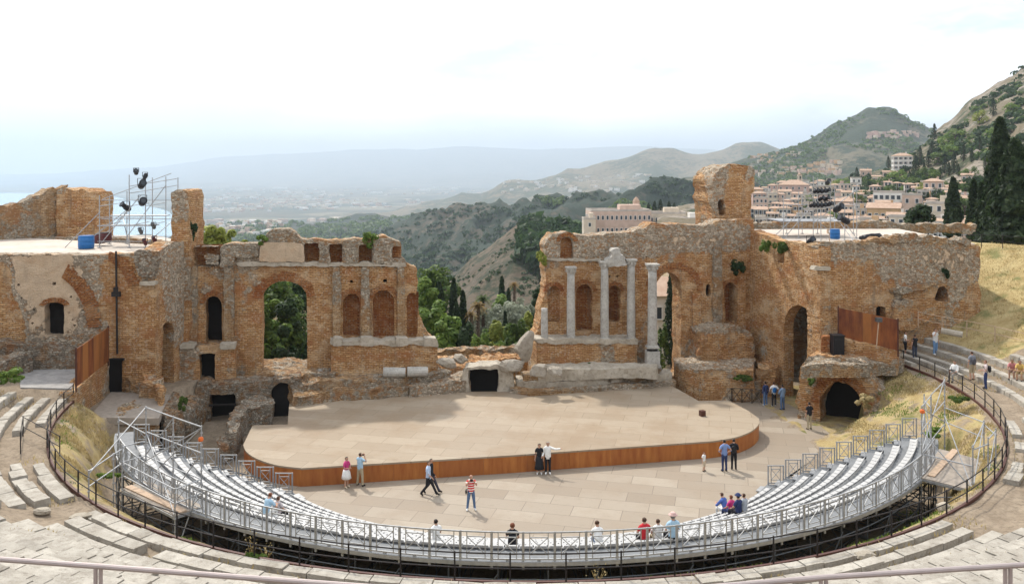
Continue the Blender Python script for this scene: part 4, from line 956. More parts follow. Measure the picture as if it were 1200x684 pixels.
for i in range(NROW):
    r = RIN + PIT * i; z = ZB + RISE * i; aL, aR = a_end(r + .4, -1), a_end(r + .4, 1)
    mb = MB(); sector(mb, r, r + PIT + .02, aL, aR, z - .06, z, 60); sector(mb, r, r + .03, aL, aR, z - RISE, z - .062, 60); mb.build('tread', M['deck_grey'], gs)
    # end steps: half-height blocks
    for (a, s) in ((aL, 1), (aR, -1)):
        mb = MB(); da = math.degrees(.5 / r); sector(mb, r - PIT * .45, r, a + s * da * .2 if s > 0 else a - da * 1.8, a + s * da * 1.8 if s > 0 else a - da * .2, z - RISE * .5 - .05, z - RISE * .5, 4); mb.build('aisle_step', M['steel'], gs)
    mb = MB(); nseat = int((aR - aL - 2 * math.degrees(1.35 / r)) / math.degrees(.5 / r)); s0 = aL + math.degrees(1.35 / r); ds = math.degrees(.5 / r)
    for k in range(nseat):
        a = s0 + (k + .5) * ds; c = pol(r + .53, a, z); w = .455
        M3 = Matrix.Rotation(R(a), 3, 'Z')
        # moulded shell: pan with a rolled front and a low back lip
        prof = [(-.13, .27), (-.14, .33), (-.11, .36), (.1, .345), (.17, .39), (.205, .47), (.22, .46), (.19, .36), (.12, .31), (-.1, .31)]
        vs = [c + M3 @ Vector((x, sgn * w / 2 * (1 if q not in (5, 6) else .88), zz)) for sgn in (-1, 1) for q, (x, zz) in enumerate(prof)]; nP = len(prof)
        fs = [(q, (q + 1) % nP, nP + (q + 1) % nP, nP + q) for q in range(nP)] + [tuple(range(nP))[::-1], tuple(range(nP, 2 * nP))]
        mb.add(vs, fs)
    mb.build('seat_row', M['white_seat'], gs)
    mb = MB(); sector(mb, r + .45, r + .55, s0, s0 + nseat * ds, z + .2, z + .29, 60)
    for k in range(0, nseat, 3):
        p = pol(r + .5, s0 + k * ds, z); mb.bar(p, p + Vector((0, 0, .25)), .02, 5)
    mb.build('seat_rail', M['steel'], gs)
ZW = ZB + RISE * NROW + .0; RW0 = RIN + PIT * NROW; RW1 = 22.62
A0, A1 = 211.2, 327.2
mb = MB(); sector(mb, RW0, RW1, A0 - 10, A1 + 9, ZW - .07, ZW, 80); sector(mb, RW0, RW0 + .03, A0 - 10, A1 + 9, ZW - RISE, ZW - .072, 80); mb.build('walkway', M['deck_grey'], gs)
mb = MB(); sector(mb, RW1, RW1 + .05, A0, A1, ZW - .11, ZW + .03, 80); mb.build('edge_beam', M['steel'], gs)

def barrier(w, h):
    """one barrier panel in local x (width) and z: frame, inner square with a cross, foot blocks"""
    mb = MB(); f = .045
    for x in (-w / 2, w / 2): mb.beam((x, 0, -.25), (x, 0, h), .055, .055)
    for z in (.1, h - .03): mb.beam((-w / 2, 0, z), (w / 2, 0, z), f, f)
    i0, i1, z0, z1 = -w * .3, w * .3, .26, h - .2
    for x in (i0, i1): mb.beam((x, 0, .1), (x, 0, h - .03), .03, .03)
    for z in (z0, z1): mb.beam((i0, 0, z), (i1, 0, z), .03, .03)
    mb.beam((i0, .003, z0), (i1, .003, z1), .025, .025); mb.beam((i0, -.003, z1), (i1, -.003, z0), .025, .025)
    mb.box((0, 0, .02), (.12, .05, .1))
    return mb
NBAR = 42; wB = 2 * (RW1 - .03) * math.sin(R((A1 - A0) / NBAR / 2)); proto = None
for k in range(NBAR):
    a = A0 + (A1 - A0) * (k + .5) / NBAR; p = pol(RW1 - .03, a, ZW)
    if proto is None: o = proto = barrier(wB - .03, 1.05).build('barrier_panel', M['steel'], gs, local=True)
    else: o = proto.copy(); COL.objects.link(o); o.parent = gs
    o.location = p - gs.location; o.rotation_euler = (0, 0, R(a + 90)); o['group'] = 'barrier panels along the back of the grandstand'
# end barriers stepping down each wing
proto = None
for side in (-1, 1):
    for i in range(NROW):
        r0, r1 = RIN + PIT * i, RIN + PIT * (i + 1); z = ZB + RISE * i
        a0, a1 = a_end(r0 + .05, side), a_end(r1 - .02, side); p, q = pol(r0 + .05, a0, z), pol(r1 - .02, a1, z); d = q - p
        if proto is None: o = proto = barrier(PIT - .04, 1.02).build('end_barrier', M['steel'], gs, local=True)
        else: o = proto.copy(); COL.objects.link(o); o.parent = gs
        o.location = (p + q) / 2 - gs.location; o.rotation_euler = (0, 0, math.atan2(d.y, d.x))
        o.scale = (d.length / PIT, 1, 1)
# under-structure: radial frames
proto = None
for k in range(0, 30):
    a = A0 - 6 + (A1 - A0 + 12) * k / 29; mb = MB()
    if proto is None:
        for (rr, zt) in ((22.5, ZW - .1), (20.4, 2.25), (18.2, 1.4), (16.2, .6)):
            mb.bar((rr - 22.5, 0, 0), (rr - 22.5, 0, zt), .03, 6)
        for z in (.35, 1.1, 1.9): mb.bar((-6.0 if z < .5 else (-4.0 if z < 1.2 else -1.8), 0, z), (0, 0, z), .025, 6)
        mb.bar((0, .03, .3), (-2.1, .03, 2.1), .025, 5); mb.bar((-2.1, -.03, .3), (0, -.03, 2.3), .025, 5); mb.bar((-4.2, .03, .2), (-2.1, .03, 1.3), .025, 5)
        mb.bar((-7.0, 0, .15), (0, 0, ZW - .12), .035, 6)
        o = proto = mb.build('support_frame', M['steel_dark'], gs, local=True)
    else: o = proto.copy(); COL.objects.link(o); o.parent = gs
    p = pol(22.5, a, 0); o.location = p - gs.location; o.rotation_euler = (0, 0, R(a))
mb = MB()
for z in (.4, 1.05, 1.75, 2.4):
    for k in range(29):
        a = A0 - 6 + (A1 - A0 + 12) * k / 29; b = a + (A1 - A0 + 12) / 29
        mb.bar(pol(22.55, a, z), pol(22.55, b, z), .026, 5)
        if z in (.4, 1.75) : mb.bar(pol(20.4, a, z), pol(20.4, b, z), .024, 5)
        if z == .4 and k % 2: mb.bar(pol(22.58, a, .2), pol(22.58, b, 2.6), .024, 5)
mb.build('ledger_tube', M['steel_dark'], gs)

# ================================================================ ACCESS SCAFFOLDS between the stone seats and the stand
def tubes(mb, L, r=.03, n=6):
    for p, q in L: mb.bar(p, q, r, n)
def access(name_label, D, posts, links, braces, plank, low):
    """D deck corners, posts (point, top z), links as index pairs with heights"""
    t = thing('access_scaffold', (D[0] + D[2]) / 2, name_label, 'scaffold')
    mb = MB(); mb.prism([(p.x, p.y) for p in D], ZW + .02, ZW + .07); mb.build('deck', M['ply'], t)
    mb = MB()
    for k in range(4): mb.beam(D[k] + Vector((0, 0, ZW - .02)), D[(k + 1) % 4] + Vector((0, 0, ZW - .02)), .06, .1)
    for f in (.25, .5, .75): mb.beam(D[0].lerp(D[3], f) + Vector((0, 0, ZW - .05)), D[1].lerp(D[2], f) + Vector((0, 0, ZW - .05)), .05, .08)
    mb.build('deck_frame', M['steel'], t)
    mb = MB(); a, b = plank; mb.beam(a + Vector((0, 0, ZW + .1)), b + Vector((0, 0, ZW + .1)), .3, .05); mb.build('plank', M['plank'], t)
    for (p, z0, z1) in posts:
        mb = MB(); mb.bar((p.x, p.y, z0), (p.x, p.y, z1), .03, 7); mb.box((p.x, p.y, z0 + .02), (.16, .16, .03))
        for zz in np.arange(z0 + .5, z1, .5): mb.lathe([(.045, -.03), (.055, 0), (.045, .03)], (p.x, p.y, zz), 7)
        mb.build('post', M['steel'], t)
    mb = MB()
    for i, j, z in links: mb.bar((posts[i][0].x, posts[i][0].y, z), (posts[j][0].x, posts[j][0].y, z), .026, 6)
    mb.build('rail', M['steel'], t)
    for i, zi, j, zj in braces:
        mb = MB(); mb.bar((posts[i][0].x, posts[i][0].y, zi), (posts[j][0].x, posts[j][0].y, zj), .024, 6); mb.build('brace', M['steel'], t)
    return t
def flat(p): return Vector((p.x, p.y, 0))
Gz = lambda px, py, z=3.03: flat(Gp(px, py, z))
D = [Gz(143, 574), Gz(205, 606), Gz(238, 594), Gz(172, 564)]
posts = [(Gz(171, 564), 0, 6.3), (Gz(203, 579), 0, 6.3), (Gz(236, 594), 0, 6.3), (flat(Gp(104, 584, 3.62)), 3.4, 4.75), (Gz(133, 579), 2.0, 4.75), (Gz(143, 572), 0, 4.9), (Gz(205, 607), 0, 4.2), (flat(Gp(139, 545, 3.0)), 0, 5.2)]
access('steel access scaffold with plank deck at the left end of the grandstand', D, posts,
       [(0, 1, 6.25), (1, 2, 6.25), (0, 1, 5.2), (1, 2, 5.2), (0, 1, 4.15), (1, 2, 4.15), (3, 4, 4.7), (4, 5, 4.7), (3, 5, 4.1), (5, 6, 4.15), (5, 0, 4.15), (6, 2, 4.15), (5, 0, 4.8), (7, 0, 5.1), (6, 2, 3.6), (5, 6, 3.6)],
       [(0, 6.25, 3, 4.6), (0, 3.1, 2, 6.2), (2, 6.2, 5, 3.6), (1, 6.2, 0, 4.2), (1, 3.1, 2, 5.2), (0, 5.2, 6, 3.1), (2, 4.15, 6, 1.5), (5, 4.7, 7, 3.1)],
       (Gz(150, 572), Gz(215, 602)), -1)
D = [Gz(1079, 561), Gz(1140, 576), Gz(1153, 541), Gz(1101, 527)]
posts = [(Gz(1080, 560), 0, 6.2), (Gz(1091, 543), 0, 6.2), (Gz(1107, 522), 0, 6.4), (flat(Gp(1158, 553, 3.6)), 3.3, 5.1), (flat(Gp(1167, 541, 3.6)), 3.3, 5.1), (Gz(1140, 576), 2.4, 5.0), (Gz(1153, 542), 2.4, 5.0), (Gz(1083, 532), 0, 5.9)]
access('steel access scaffold with grey deck at the right end of the grandstand', D, posts,
       [(0, 1, 6.15), (1, 2, 6.2), (0, 1, 5.1), (1, 2, 5.2), (2, 6, 4.9), (2, 6, 4.2), (0, 5, 4.1), (3, 4, 5.0), (5, 3, 4.8), (6, 4, 4.8), (0, 7, 5.0), (7, 1, 5.6), (0, 1, 4.1), (1, 2, 4.1), (5, 6, 4.9)],
       [(0, 6.1, 2, 4.2), (0, 4.2, 2, 6.3), (2, 4.5, 5, 3.1), (0, 5.1, 5, 3.1), (6, 4.9, 5, 3.1), (3, 3.5, 4, 4.9), (7, 5.8, 1, 4.1), (1, 3.1, 7, 5.0), (5, 2.8, 0, 2.2)],
       (Gz(1091, 560), Gz(1120, 529)), 1)
# orange beacons clamped to the posts
for p, lab in ((Vector((*posts[0][0][:2], 5.9)), 'small orange lamp on the right access scaffold'), (Vector((*Gz(236, 594)[:2], 5.7)), 'small orange lamp on the left access scaffold')):
    mb = MB(); mb.lathe([(.09, 0), (.11, .06), (.09, .14), (.04, .17)], p + Vector((0, -.06, 0)), 10); tag(mb.build('warning_lamp', plain('orange', (.7, .15, .03), .4), origin=p), lab, 'lamp')

# ================================================================ RAILINGS
def railing(name, pts, hs, label, mat, spacing_pts=True, r=.022, pr=.03, kerb=None, top=1.0):
    t = thing(name, pts[0], label, 'railing')
    for p in pts:
        mb = MB(); mb.bar(p - Vector((0, 0, .1)), p + Vector((0, 0, top)), pr, 6); mb.build('post', mat, t)
    for h in hs:
        mb = MB()
        for a, b in zip(pts, pts[1:]): mb.bar(a + Vector((0, 0, h)), b + Vector((0, 0, h)), r, 6)
        mb.build('rail', mat, t)
    return t
RR = 25.5
angs = np.arange(190.3, 374.5, 3.9)
pts = [pol(RR, a, float(ground_h(*pol(RR, a)[:2]))) for a in angs]
t = railing('curved_railing', pts, (.96, .5), 'long dark iron railing curving around the foot of the stone seats', M['iron'])
mb = MB(); sector(mb, RR - .07, RR + .03, angs[0], angs[-1], 3.4, 3.76, 140); mb.build('kerb', M['brown_paint'], t)
# close pale hand rail
zr = 13.1; P_ = [Gp(x, y, zr) for x, y in ((-110, 647), (115, 663), (337, 680), (650, 703), (965, 676), (1181, 662.5), (1360, 652))]
t = thing('hand_rail', (0, 7.2, 11.6), 'pale pinkish metal hand rail running across the very front', 'railing')
mb = MB()
for a, b in zip(P_, P_[1:]): mb.bar(a, b, .023, 10)
mb.build('rail', M['pink_rail'], t)
for p in P_[1:-1]:
    for s in (-.022, .022):
        mb = MB(); mb.bar((p.x + s, p.y, 11.3), (p.x + s, p.y, zr), .018, 8); mb.build('post', M['pink_rail'], t)
# right upper railing along the dry grass
q = [Wp(x, y, Y) for x, y, Y in ((1076, 382, 58.4), (1104, 388, 57.9), (1133, 393, 57.2), (1166, 400, 55.8), (1202, 409, 54), (1245, 420, 52))]
railing('slope_railing', q, (.98, .5), 'weathered post and rail fence below the dry grass slope', M['plank'])
mb = MB(); mb.bar(Wp(1103, 387, 56.9), Wp(1128, 392, 56.2), .2, 10); tag(mb.build('stone_shaft', M['pale_stone'], origin=Wp(1115, 390, 56.5)), 'round stone shaft lying beside the fence below the dry grass', 'column drum')
# railing on the skyline of the upper slope
q = [Wp(x, y, Y) for x, y, Y in ((1128, 290, 66), (1150, 289, 67), (1175, 290, 68), (1203, 293, 69), (1240, 297, 70))]
railing('skyline_railing', q, (.95, .5), 'thin dark railing on top of the dry grass slope', M['iron'])
# left: small railings among the seats
q = [Wp(*p) for p in ((84, 521, 41.7), (86, 508, 42.6), (134, 518, 42))]

# ================================================================ STONE SEATS
random.seed(11)
cav = thing('stone_seating', (0, 26, 3.7), 'weathered curved rows of pale stone seats climbing towards the viewer', 'stone seats')
def _ang(px, py):
    g = Gp(px, py, 4.2); return math.degrees(math.atan2(g.y - RC.y, g.x - RC.x)) % 360
AISLE = [_ang(52, 592), _ang(1128, 588)]
def seat_row(r0, z, k):
    runs = []; mb = MB(); a = 190.5; gap = 0.0
    while a < 376:
        ln = random.uniform(.6, 1.3); da = math.degrees(ln / r0); c = a + da / 2; a += da
        p = pol(r0 + .3, c, z); gap += ln
        if p.y < 8: continue
        px = 600 + 1000 * p.x / p.y; py = 200 + 1000 * (EYE - p.z) / p.y
        if px < -330 or px > 1560 or py > 800: continue
        if p.x > 14 and p.y > 53 and r0 > 29.6: continue
        if any(abs(math.radians(((c - aa + 180) % 360) - 180)) * r0 < 1.15 for aa in AISLE): continue
        miss = noise.noise(Vector((p.x * .16, p.y * .16, k * .15))) + .35 * noise.noise(Vector((p.x * .7, p.y * .7, k)))
        if miss > (.78 if k > 0 else (.5 if p.x < 0 else .1)): continue
        if gap > ln + .1 and mb.v: runs.append(mb); mb = MB()
        gap = 0.0
        full = noise.noise(Vector((p.x * .11 + 5, p.y * .11, 2))) > .12
        dep = (.6 if full else .45) * random.uniform(.92, 1.0); top = z + random.gauss(0, .012) + (-.1 if full and random.random() < .06 else 0)
        da2 = da - math.degrees(random.uniform(.015, .05) / r0); dr = random.gauss(0, .014)
        vs = []; tl = random.gauss(0, .006)
        for (rr, zz) in ((r0 + dr, top - .42), (r0 + dr + dep, top - .42), (r0 + dr + dep, top), (r0 + dr + .03, top), (r0 + dr, top - .04)):
            for s in (-1, 0, 1):
                q = pol(rr, c + s * da2 / 2, zz + s * tl + random.gauss(0, .006)); vs.append(q)
        N_ = 5; fs = []
        for q in range(N_):
            q2 = (q + 1) % N_
            for s in (0, 1): fs.append((q * 3 + s, q2 * 3 + s, q2 * 3 + s + 1, q * 3 + s + 1))
        fs += [tuple(q * 3 for q in range(N_)), tuple(q * 3 + 2 for q in range(N_))[::-1]]
        mb.add(vs, fs, 0, max(0.0, random.gauss(.05, .22)))
    if mb.v: runs.append(mb)
    return runs
nrun = 0
for k in range(26):
    r0 = 27.5 + .86 * (k - 2); z = float(np.interp(r0, [27.5, 52], [3.72, 14.4])) + .34
    for mb in (seat_row(r0, z, k) if k > 1 else seat_row(25.8 + .85 * k, 3.88 + .1 * k, -1 + k)): mb.build('seat_row', M['seat_stone'], cav); nrun += 1
print('seat rows', nrun)
# fallen blocks on the walkway
for k, (px, py, d, rz) in enumerate(((50, 590, (.7, .5, .3), .3), (92, 597, (.9, .5, .3), .8), (228, 655, (.5, .4, .3), .5), (1013, 640, (.8, .5, .3), .2), (1105, 575, (.9, .5, .35), 1.0))):
    g = Gp(px, py, 4.1); gz = float(ground_h(g.x, g.y)); b = boulder((g.x, g.y, gz + d[2] * .45), d, (0, .1, rz), seed=k + 40, rough=.1, n=10)
    solo('fallen_block', b, M['pale_stone'], ['small reddish stone block lying on the far left steps', 'stone block lying beside the end of the left seat rows', 'small stone on the walkway near the front rail at left', 'stone block at the front right edge of the seats', 'stone block at the end of the right seat rows'][k], 'stone block')
# ================================================================ VEGETATION
from mathutils.bvhtree import BVHTree
rng = np.random.default_rng(7)
def leaf_mat(name, a, b, c_dark):
    n = NT(name, .6); v = n.map(); t = n.attr('tone')
    c = n.mix(t, a, b); c = n.mix(n.ramp(n.noise(v, .9, 4), [(.4, 0), (.65, .7)]), c, c_dark)
    n.col(c); n.b.inputs['Subsurface Weight'].default_value = 0
    tr = n.n('ShaderNodeBsdfTranslucent'); n.l(c, tr.inputs[0]); ms = n.n('ShaderNodeMixShader'); ms.inputs[0].default_value = .42
    n.l(n.b.outputs[0], ms.inputs[1]); n.l(tr.outputs[0], ms.inputs[2]); n.l(ms.outputs[0], n.out.inputs[0])
    return n.mat
M['leaf'] = leaf_mat('leaf', (.065, .115, .022), (.17, .235, .045), (.038, .07, .016))
M['leaf_bright'] = leaf_mat('leaf_bright', (.11, .19, .03), (.26, .34, .065), (.06, .12, .022))
M['leaf_yellow'] = leaf_mat('leaf_yellow', (.22, .25, .04), (.4, .42, .085), (.13, .17, .028))
M['leaf_dark'] = leaf_mat('leaf_dark', (.026, .052, .018), (.065, .11, .035), (.015, .032, .012))
M['leaf_cypress'] = leaf_mat('leaf_cypress', (.02, .038, .016), (.055, .085, .03), (.012, .022, .01))
M['leaf_olive'] = leaf_mat('leaf_olive', (.24, .26, .18), (.38, .4, .3), (.15, .17, .11))
M['leaf_dry'] = leaf_mat('leaf_dry', (.4, .31, .14), (.56, .45, .24), (.28, .21, .09))
M['leaf_ochre'] = leaf_mat('leaf_ochre', (.28, .16, .04), (.4, .26, .08), (.12, .1, .03))
M['bark'] = plain('bark', (.12, .085, .06), .9, 0, .4, 3)

def leaves(name, P, N, sz, mat, parent=None, aspect=.6, origin=None, loc=None):
    """P positions, N rough normals, sz sizes -> one mesh of small leaf-clump faces"""
    k = len(P); T = rng.normal(size=(k, 3)); T -= N * (T * N).sum(1)[:, None]; T /= np.linalg.norm(T, axis=1)[:, None] + 1e-9
    B = np.cross(N, T); s = sz[:, None]
    V = np.stack([P - T * s, P - B * s * aspect + N * s * .15, P + T * s, P + B * s * aspect + N * s * .15], 1).reshape(-1, 3)
    me = bpy.data.meshes.new(name); me.vertices.add(4 * k); me.vertices.foreach_set('co', V.ravel())
    me.loops.add(4 * k); me.loops.foreach_set('vertex_index', np.arange(4 * k)); me.polygons.add(k)
    me.polygons.foreach_set('loop_start', np.arange(k) * 4); me.polygons.foreach_set('loop_total', np.full(k, 4))
    at = me.attributes.new('tone', 'FLOAT', 'POINT'); at.data.foreach_set('value', np.repeat(rng.random(k) ** 1.3, 4))
    me.materials.append(mat); me.update(); me.validate()
    o = bpy.data.objects.new(name, me); COL.objects.link(o)
    if parent is not None: o.parent = parent
    if loc is not None: o.location = loc
    return o
def unit(a): return a / (np.linalg.norm(a, axis=1)[:, None] + 1e-9)
def cloud(h0, h1, rad, n, clumps, cr, shape='round', flat=1.0):
    """leaf positions for a crown between heights h0 and h1"""
    C = []
    while len(C) < clumps:
        p = rng.uniform(-1, 1, 3); q = np.linalg.norm(p)
        if q > 1 or q < .35: continue
        C.append((p[0] * rad, p[1] * rad, (h0 + h1) / 2 + p[2] * (h1 - h0) / 2 * .9))
    C = np.array(C); idx = rng.integers(0, clumps, n); d = unit(rng.normal(size=(n, 3)))
    rr = cr * (.55 + .5 * rng.random(clumps))[idx] * (.75 + .3 * rng.random(n)); P = C[idx] + d * rr[:, None] * np.array([1, 1, flat])
    N = unit(d + .5 * unit(P - np.array([0, 0, (h0 + h1) / 2])) + np.array([0, 0, .5]) + .45 * rng.normal(size=(n, 3)))
    return P, N
def trunk(name, h, r, parent, lean=0.0, limbs=5, spread=1.5):
    mb = MB(); p = Vector((0, 0, -.3)); prev = p; N = 6
    for k in range(N):
        q = Vector((lean * (k + 1) / N + .1 * r * random.uniform(-1, 1), .1 * random.uniform(-1, 1), h * (k + 1) / N)); mb.bar(prev, q, r * (1 - .11 * k), 8, r * (1 - .11 * (k + 1))); prev = q
    for k in range(limbs):
        a = k * 2.4; z = h * random.uniform(.55, .95); b = Vector((lean * z / h, 0, z)); mb.bar(b, b + Vector((math.cos(a) * spread, math.sin(a) * spread, spread * random.uniform(.7, 1.3))), r * .45, 6, r * .12)
    return mb.build(name, M['bark'], parent, local=True)
def tree(loc, h, rad, mat, label, n=2600, sz=.22, trunk_h=None, clumps=26, name='tree', cat='tree', group=None, cr=None, low=.25):
    t = thing(name, loc, label, cat, group); th = trunk_h if trunk_h is not None else h * .45
    trunk('trunk', th, max(.08, h * .022), t, 0, 5, rad * .5)
    P, N = cloud(h * low, h, rad, n, clumps, cr or rad * .42); leaves('crown', P, N, sz * (.6 + .8 * rng.random(n)), M[mat], t)
    return t
def cypress_crown(h, r, n, lump=.3):
    u = rng.random(n); z = h * (u ** .85) * .97 + h * .03; a = rng.random(n) * 6.283
    prof = np.clip(np.minimum(1, (z / h) * 7 + .25), 0, 1) * np.clip(1 - np.maximum(0, z / h - .38) / .64, 0.03, 1) ** .62
    nzv = np.array([noise.noise(Vector((math.cos(q) * 1.4, math.sin(q) * 1.4, zz * 2.2 / max(r, .5)))) for q, zz in zip(a, z)])
    R_ = r * prof * (1 + lump * 1.25 * nzv) * (.55 + .55 * rng.random(n) ** .6)
    P = np.stack([np.cos(a) * R_, np.sin(a) * R_, z], 1); N = unit(np.stack([np.cos(a), np.sin(a), np.full(n, .35)], 1) + .5 * rng.normal(size=(n, 3)))
    return P, N
def cypress(loc, h, r, label, n=1800, sz=.2, mat='leaf_cypress', group=None, lump=.3):
    t = thing('cypress_tree', loc, label, 'cypress', group); mb = MB(); mb.bar((0, 0, -.5), (0, 0, h * .7), max(.06, h * .014), 7, .03); mb.build('trunk', M['bark'], t, local=True)
    P, N = cypress_crown(h, r, n, lump); leaves('crown', P, N, sz * (.6 + .8 * rng.random(n)), M[mat], t, aspect=.5)
    return t
def bush(loc, d, mat, label, n=900, sz=.16, clumps=12, name='bush', cat='bush', group=None, hang=False):
    P, N = cloud(0, 2, 1, n, clumps, .42); P = P * np.array([d[0] / 2.4, d[1] / 2.4, d[2] / 2.15]) + np.array([0, 0, -d[2] * .6 if hang else 0])
    o = leaves(name, P, N, sz * (.6 + .8 * rng.random(n)), M[mat], loc=loc); return tag(o, label, cat, group)
def px_tree(px, top, base, Y): a = Wp(px, base, Y); return a, (base - top) / 1000 * Y

def gz(x, y): return float(ground_h(x, y))
def at_ground(px, Y): x = (px - 600) / 1000 * Y; return Vector((x, Y, gz(x, Y)))
def gtree(px, top, Y, wpx, mat, label, **k):
    p = at_ground(px, Y); h = EYE - (top - 204) / 1000 * Y - p.z; return tree(p, h, wpx / 2000 * Y, mat, label, **k)
def gcyp(px, top, Y, wpx, label, **k):
    p = at_ground(px, Y); h = EYE - (top - 200) / 1000 * Y - p.z; return cypress(p, h, wpx / 2000 * Y, label, **k)
def gbush(px, top, Y, wpx, mat, label, dep=1.0, **k):
    p = at_ground(px, Y); h = EYE - (top - 208) / 1000 * Y - p.z; w = wpx / 1000 * Y; return bush(p, (w, w * dep, h), mat, label, **k)

# garden in the gap
gtree(514, 310, 108, 46, 'leaf', 'tall loose green tree behind the dark cypresses in the gap', n=3600, sz=.26)
gtree(497, 326, 92, 30, 'leaf_bright', 'fresh green tree at the left edge of the gap', n=2600)
gcyp(514, 330, 96, 22, 'broad dark cypress, largest of the left cluster in the gap', n=3600, sz=.2)
gcyp(531.5, 326, 101, 13, 'slim pointed dark cypress in the middle of the left cluster', n=2200)
gcyp(542.5, 341, 98, 12, 'shorter dark cypress at the right of the left cluster', n=1800)
gcyp(535, 356, 90, 13, 'small dark cypress in front of the left cluster', n=1800)
gtree(503, 352, 84, 38, 'leaf_bright', 'bright green leafy tree low at the left side of the gap', n=3400, low=.1)
gtree(527, 372, 80, 38, 'leaf_bright', 'bright green shrubby tree beside the left wall end', n=3000, low=.05)
gbush(551, 379, 79, 34, 'leaf_dark', 'dark rounded evergreen bush in the middle of the gap', n=3200, sz=.15)
gbush(584, 374, 85, 32, 'leaf_yellow', 'yellow green rounded bush right of the dark bush', n=3200, sz=.15)
gbush(606, 379, 82, 34, 'leaf', 'mid green bush between the yellow bush and the right boulder', n=2800, sz=.15)
gbush(622, 372, 87, 38, 'leaf_yellow', 'yellow green bush beside the right stage wall', n=3200, sz=.16)
gbush(566, 391, 77, 30, 'leaf_bright', 'low fresh green bush in front of the yellow bush', n=1600, sz=.14)
gtree(632, 338, 92, 26, 'leaf_dark', 'dark green tree against the left edge of the right stage wall', n=3200, low=.1)
gtree(576, 360, 112, 40, 'leaf_olive', 'left silvery olive tree in the middle of the gap', n=3000, sz=.22, low=.1)
gtree(604, 356, 116, 40, 'leaf_olive', 'right silvery olive tree in the middle of the gap', n=3000, sz=.22, low=.1)
gtree(618, 347, 128, 26, 'leaf_olive', 'pale olive tree farther back at the right of the gap', n=2000, sz=.24, low=.1)
gtree(590, 350, 124, 30, 'leaf_bright', 'pale green shrubby tree at the foot of the twin cypresses', n=2000, sz=.24, low=.1)
gcyp(588, 324, 128, 12, 'tall lone cypress left of the palm in the gap', n=2400)
gcyp(596, 338, 126, 10, 'small cypress touching the tall lone one in the gap', n=1600)
gcyp(592, 365, 100, 5, 'tiny slim cypress among the silvery olives', n=700)
def palm(loc, h, r, label, mat='leaf_ochre', nf=26):
    t = thing('palm_tree', loc, label, 'palm'); mb = MB(); mb.bar((0, 0, -.4), (.05, 0, h), .24, 8, .17)
    for k in range(14): mb.lathe([(.25, 0), (.28, .08), (.22, .12)], (0, 0, h * k / 14), 8)
    mb.build('trunk', M['bark'], t, local=True); P = []; N = []
    for k in range(nf):
        a = k * 2.39996; el = R(70 - 110 * (k / nf)); d = Vector((math.cos(a) * math.cos(el), math.sin(a) * math.cos(el), math.sin(el)))
        for s in range(14):
            f = (s + 1) / 14; p = Vector((0, 0, h)) + d * (r * f) + Vector((0, 0, -.55 * r * f * f)); sd = d.cross(Vector((0, 0, 1))).normalized()
            for q in (-1, 1): P.append(p + sd * q * .16 * r * (1 - f * .6) * .6); N.append(Vector((sd.x * q * .4, sd.y * q * .4, 1)).normalized())
    P = np.array(P); N = np.array(N); leaves('crown', P, N, np.full(len(P), r * .13), M[mat], t, aspect=.35)
def gpalm(px, top, Y, wpx, label, mat='leaf_ochre'):
    p = at_ground(px, Y); h = EYE - (top + 6 - 200) / 1000 * Y - p.z; palm(p, h, wpx / 2000 * Y, label, mat)
gpalm(602.5, 327, 122, 13, 'tall palm with a yellowish crown right of the lone cypress')
gpalm(560, 352, 104, 22, 'bushy ochre palm above the silvery olives at left', 'leaf_ochre')
gpalm(566, 344, 112, 22, 'green palm behind the ochre palm in the gap', 'leaf')
gpalm(552, 362, 97, 16, 'small palm beside the dark cypress cluster', 'leaf_ochre')
P = []; N = []; Z_ = []
for k in range(1500):
    y = random.uniform(66, 150); x = random.uniform(-.34, .12) * y
    u, v = uv(x, y)
    if v < 13.5: continue
    s = random.uniform(.4, 1.1) * (1 + (y - 66) / 90); d = unit(rng.normal(size=(26, 3))); d[:, 2] = np.abs(d[:, 2]); P.append(np.array((x, y, gz(x, y))) + d * s * np.array([1, 1, .9])); N.append(unit(d + .5 * rng.normal(size=d.shape))); Z_.append(np.full(26, s * .33))
o = leaves('undergrowth', np.concatenate(P), np.concatenate(N), np.concatenate(Z_), M['leaf']); o['kind'] = 'stuff'
# behind the left archway and the left wall
gtree(322, 318, 76, 60, 'leaf', 'big leafy green tree filling the tall left archway', n=6500, sz=.2, clumps=40, low=.02)
gtree(352, 322, 80, 50, 'leaf_dark', 'dark leafy tree behind the right side of the left archway', n=4500, sz=.2, low=.02)
gtree(318, 345, 68.5, 36, 'leaf_bright', 'bright low leafy tree just behind the left archway', n=3400, sz=.17, low=.0)
gtree(338, 352, 67.5, 40, 'leaf_dark', 'dark low bushy tree just behind the left archway', n=3600, sz=.17, low=.0)
gtree(248, 263, 70, 40, 'leaf_yellow', 'yellow green tree top showing over the left stage wall', n=3600, sz=.17, clumps=30, low=.55)
gtree(274, 268, 72, 36, 'leaf_yellow', 'second yellow green tree top over the left stage wall, lower and to the right', n=2600, sz=.17, low=.55)
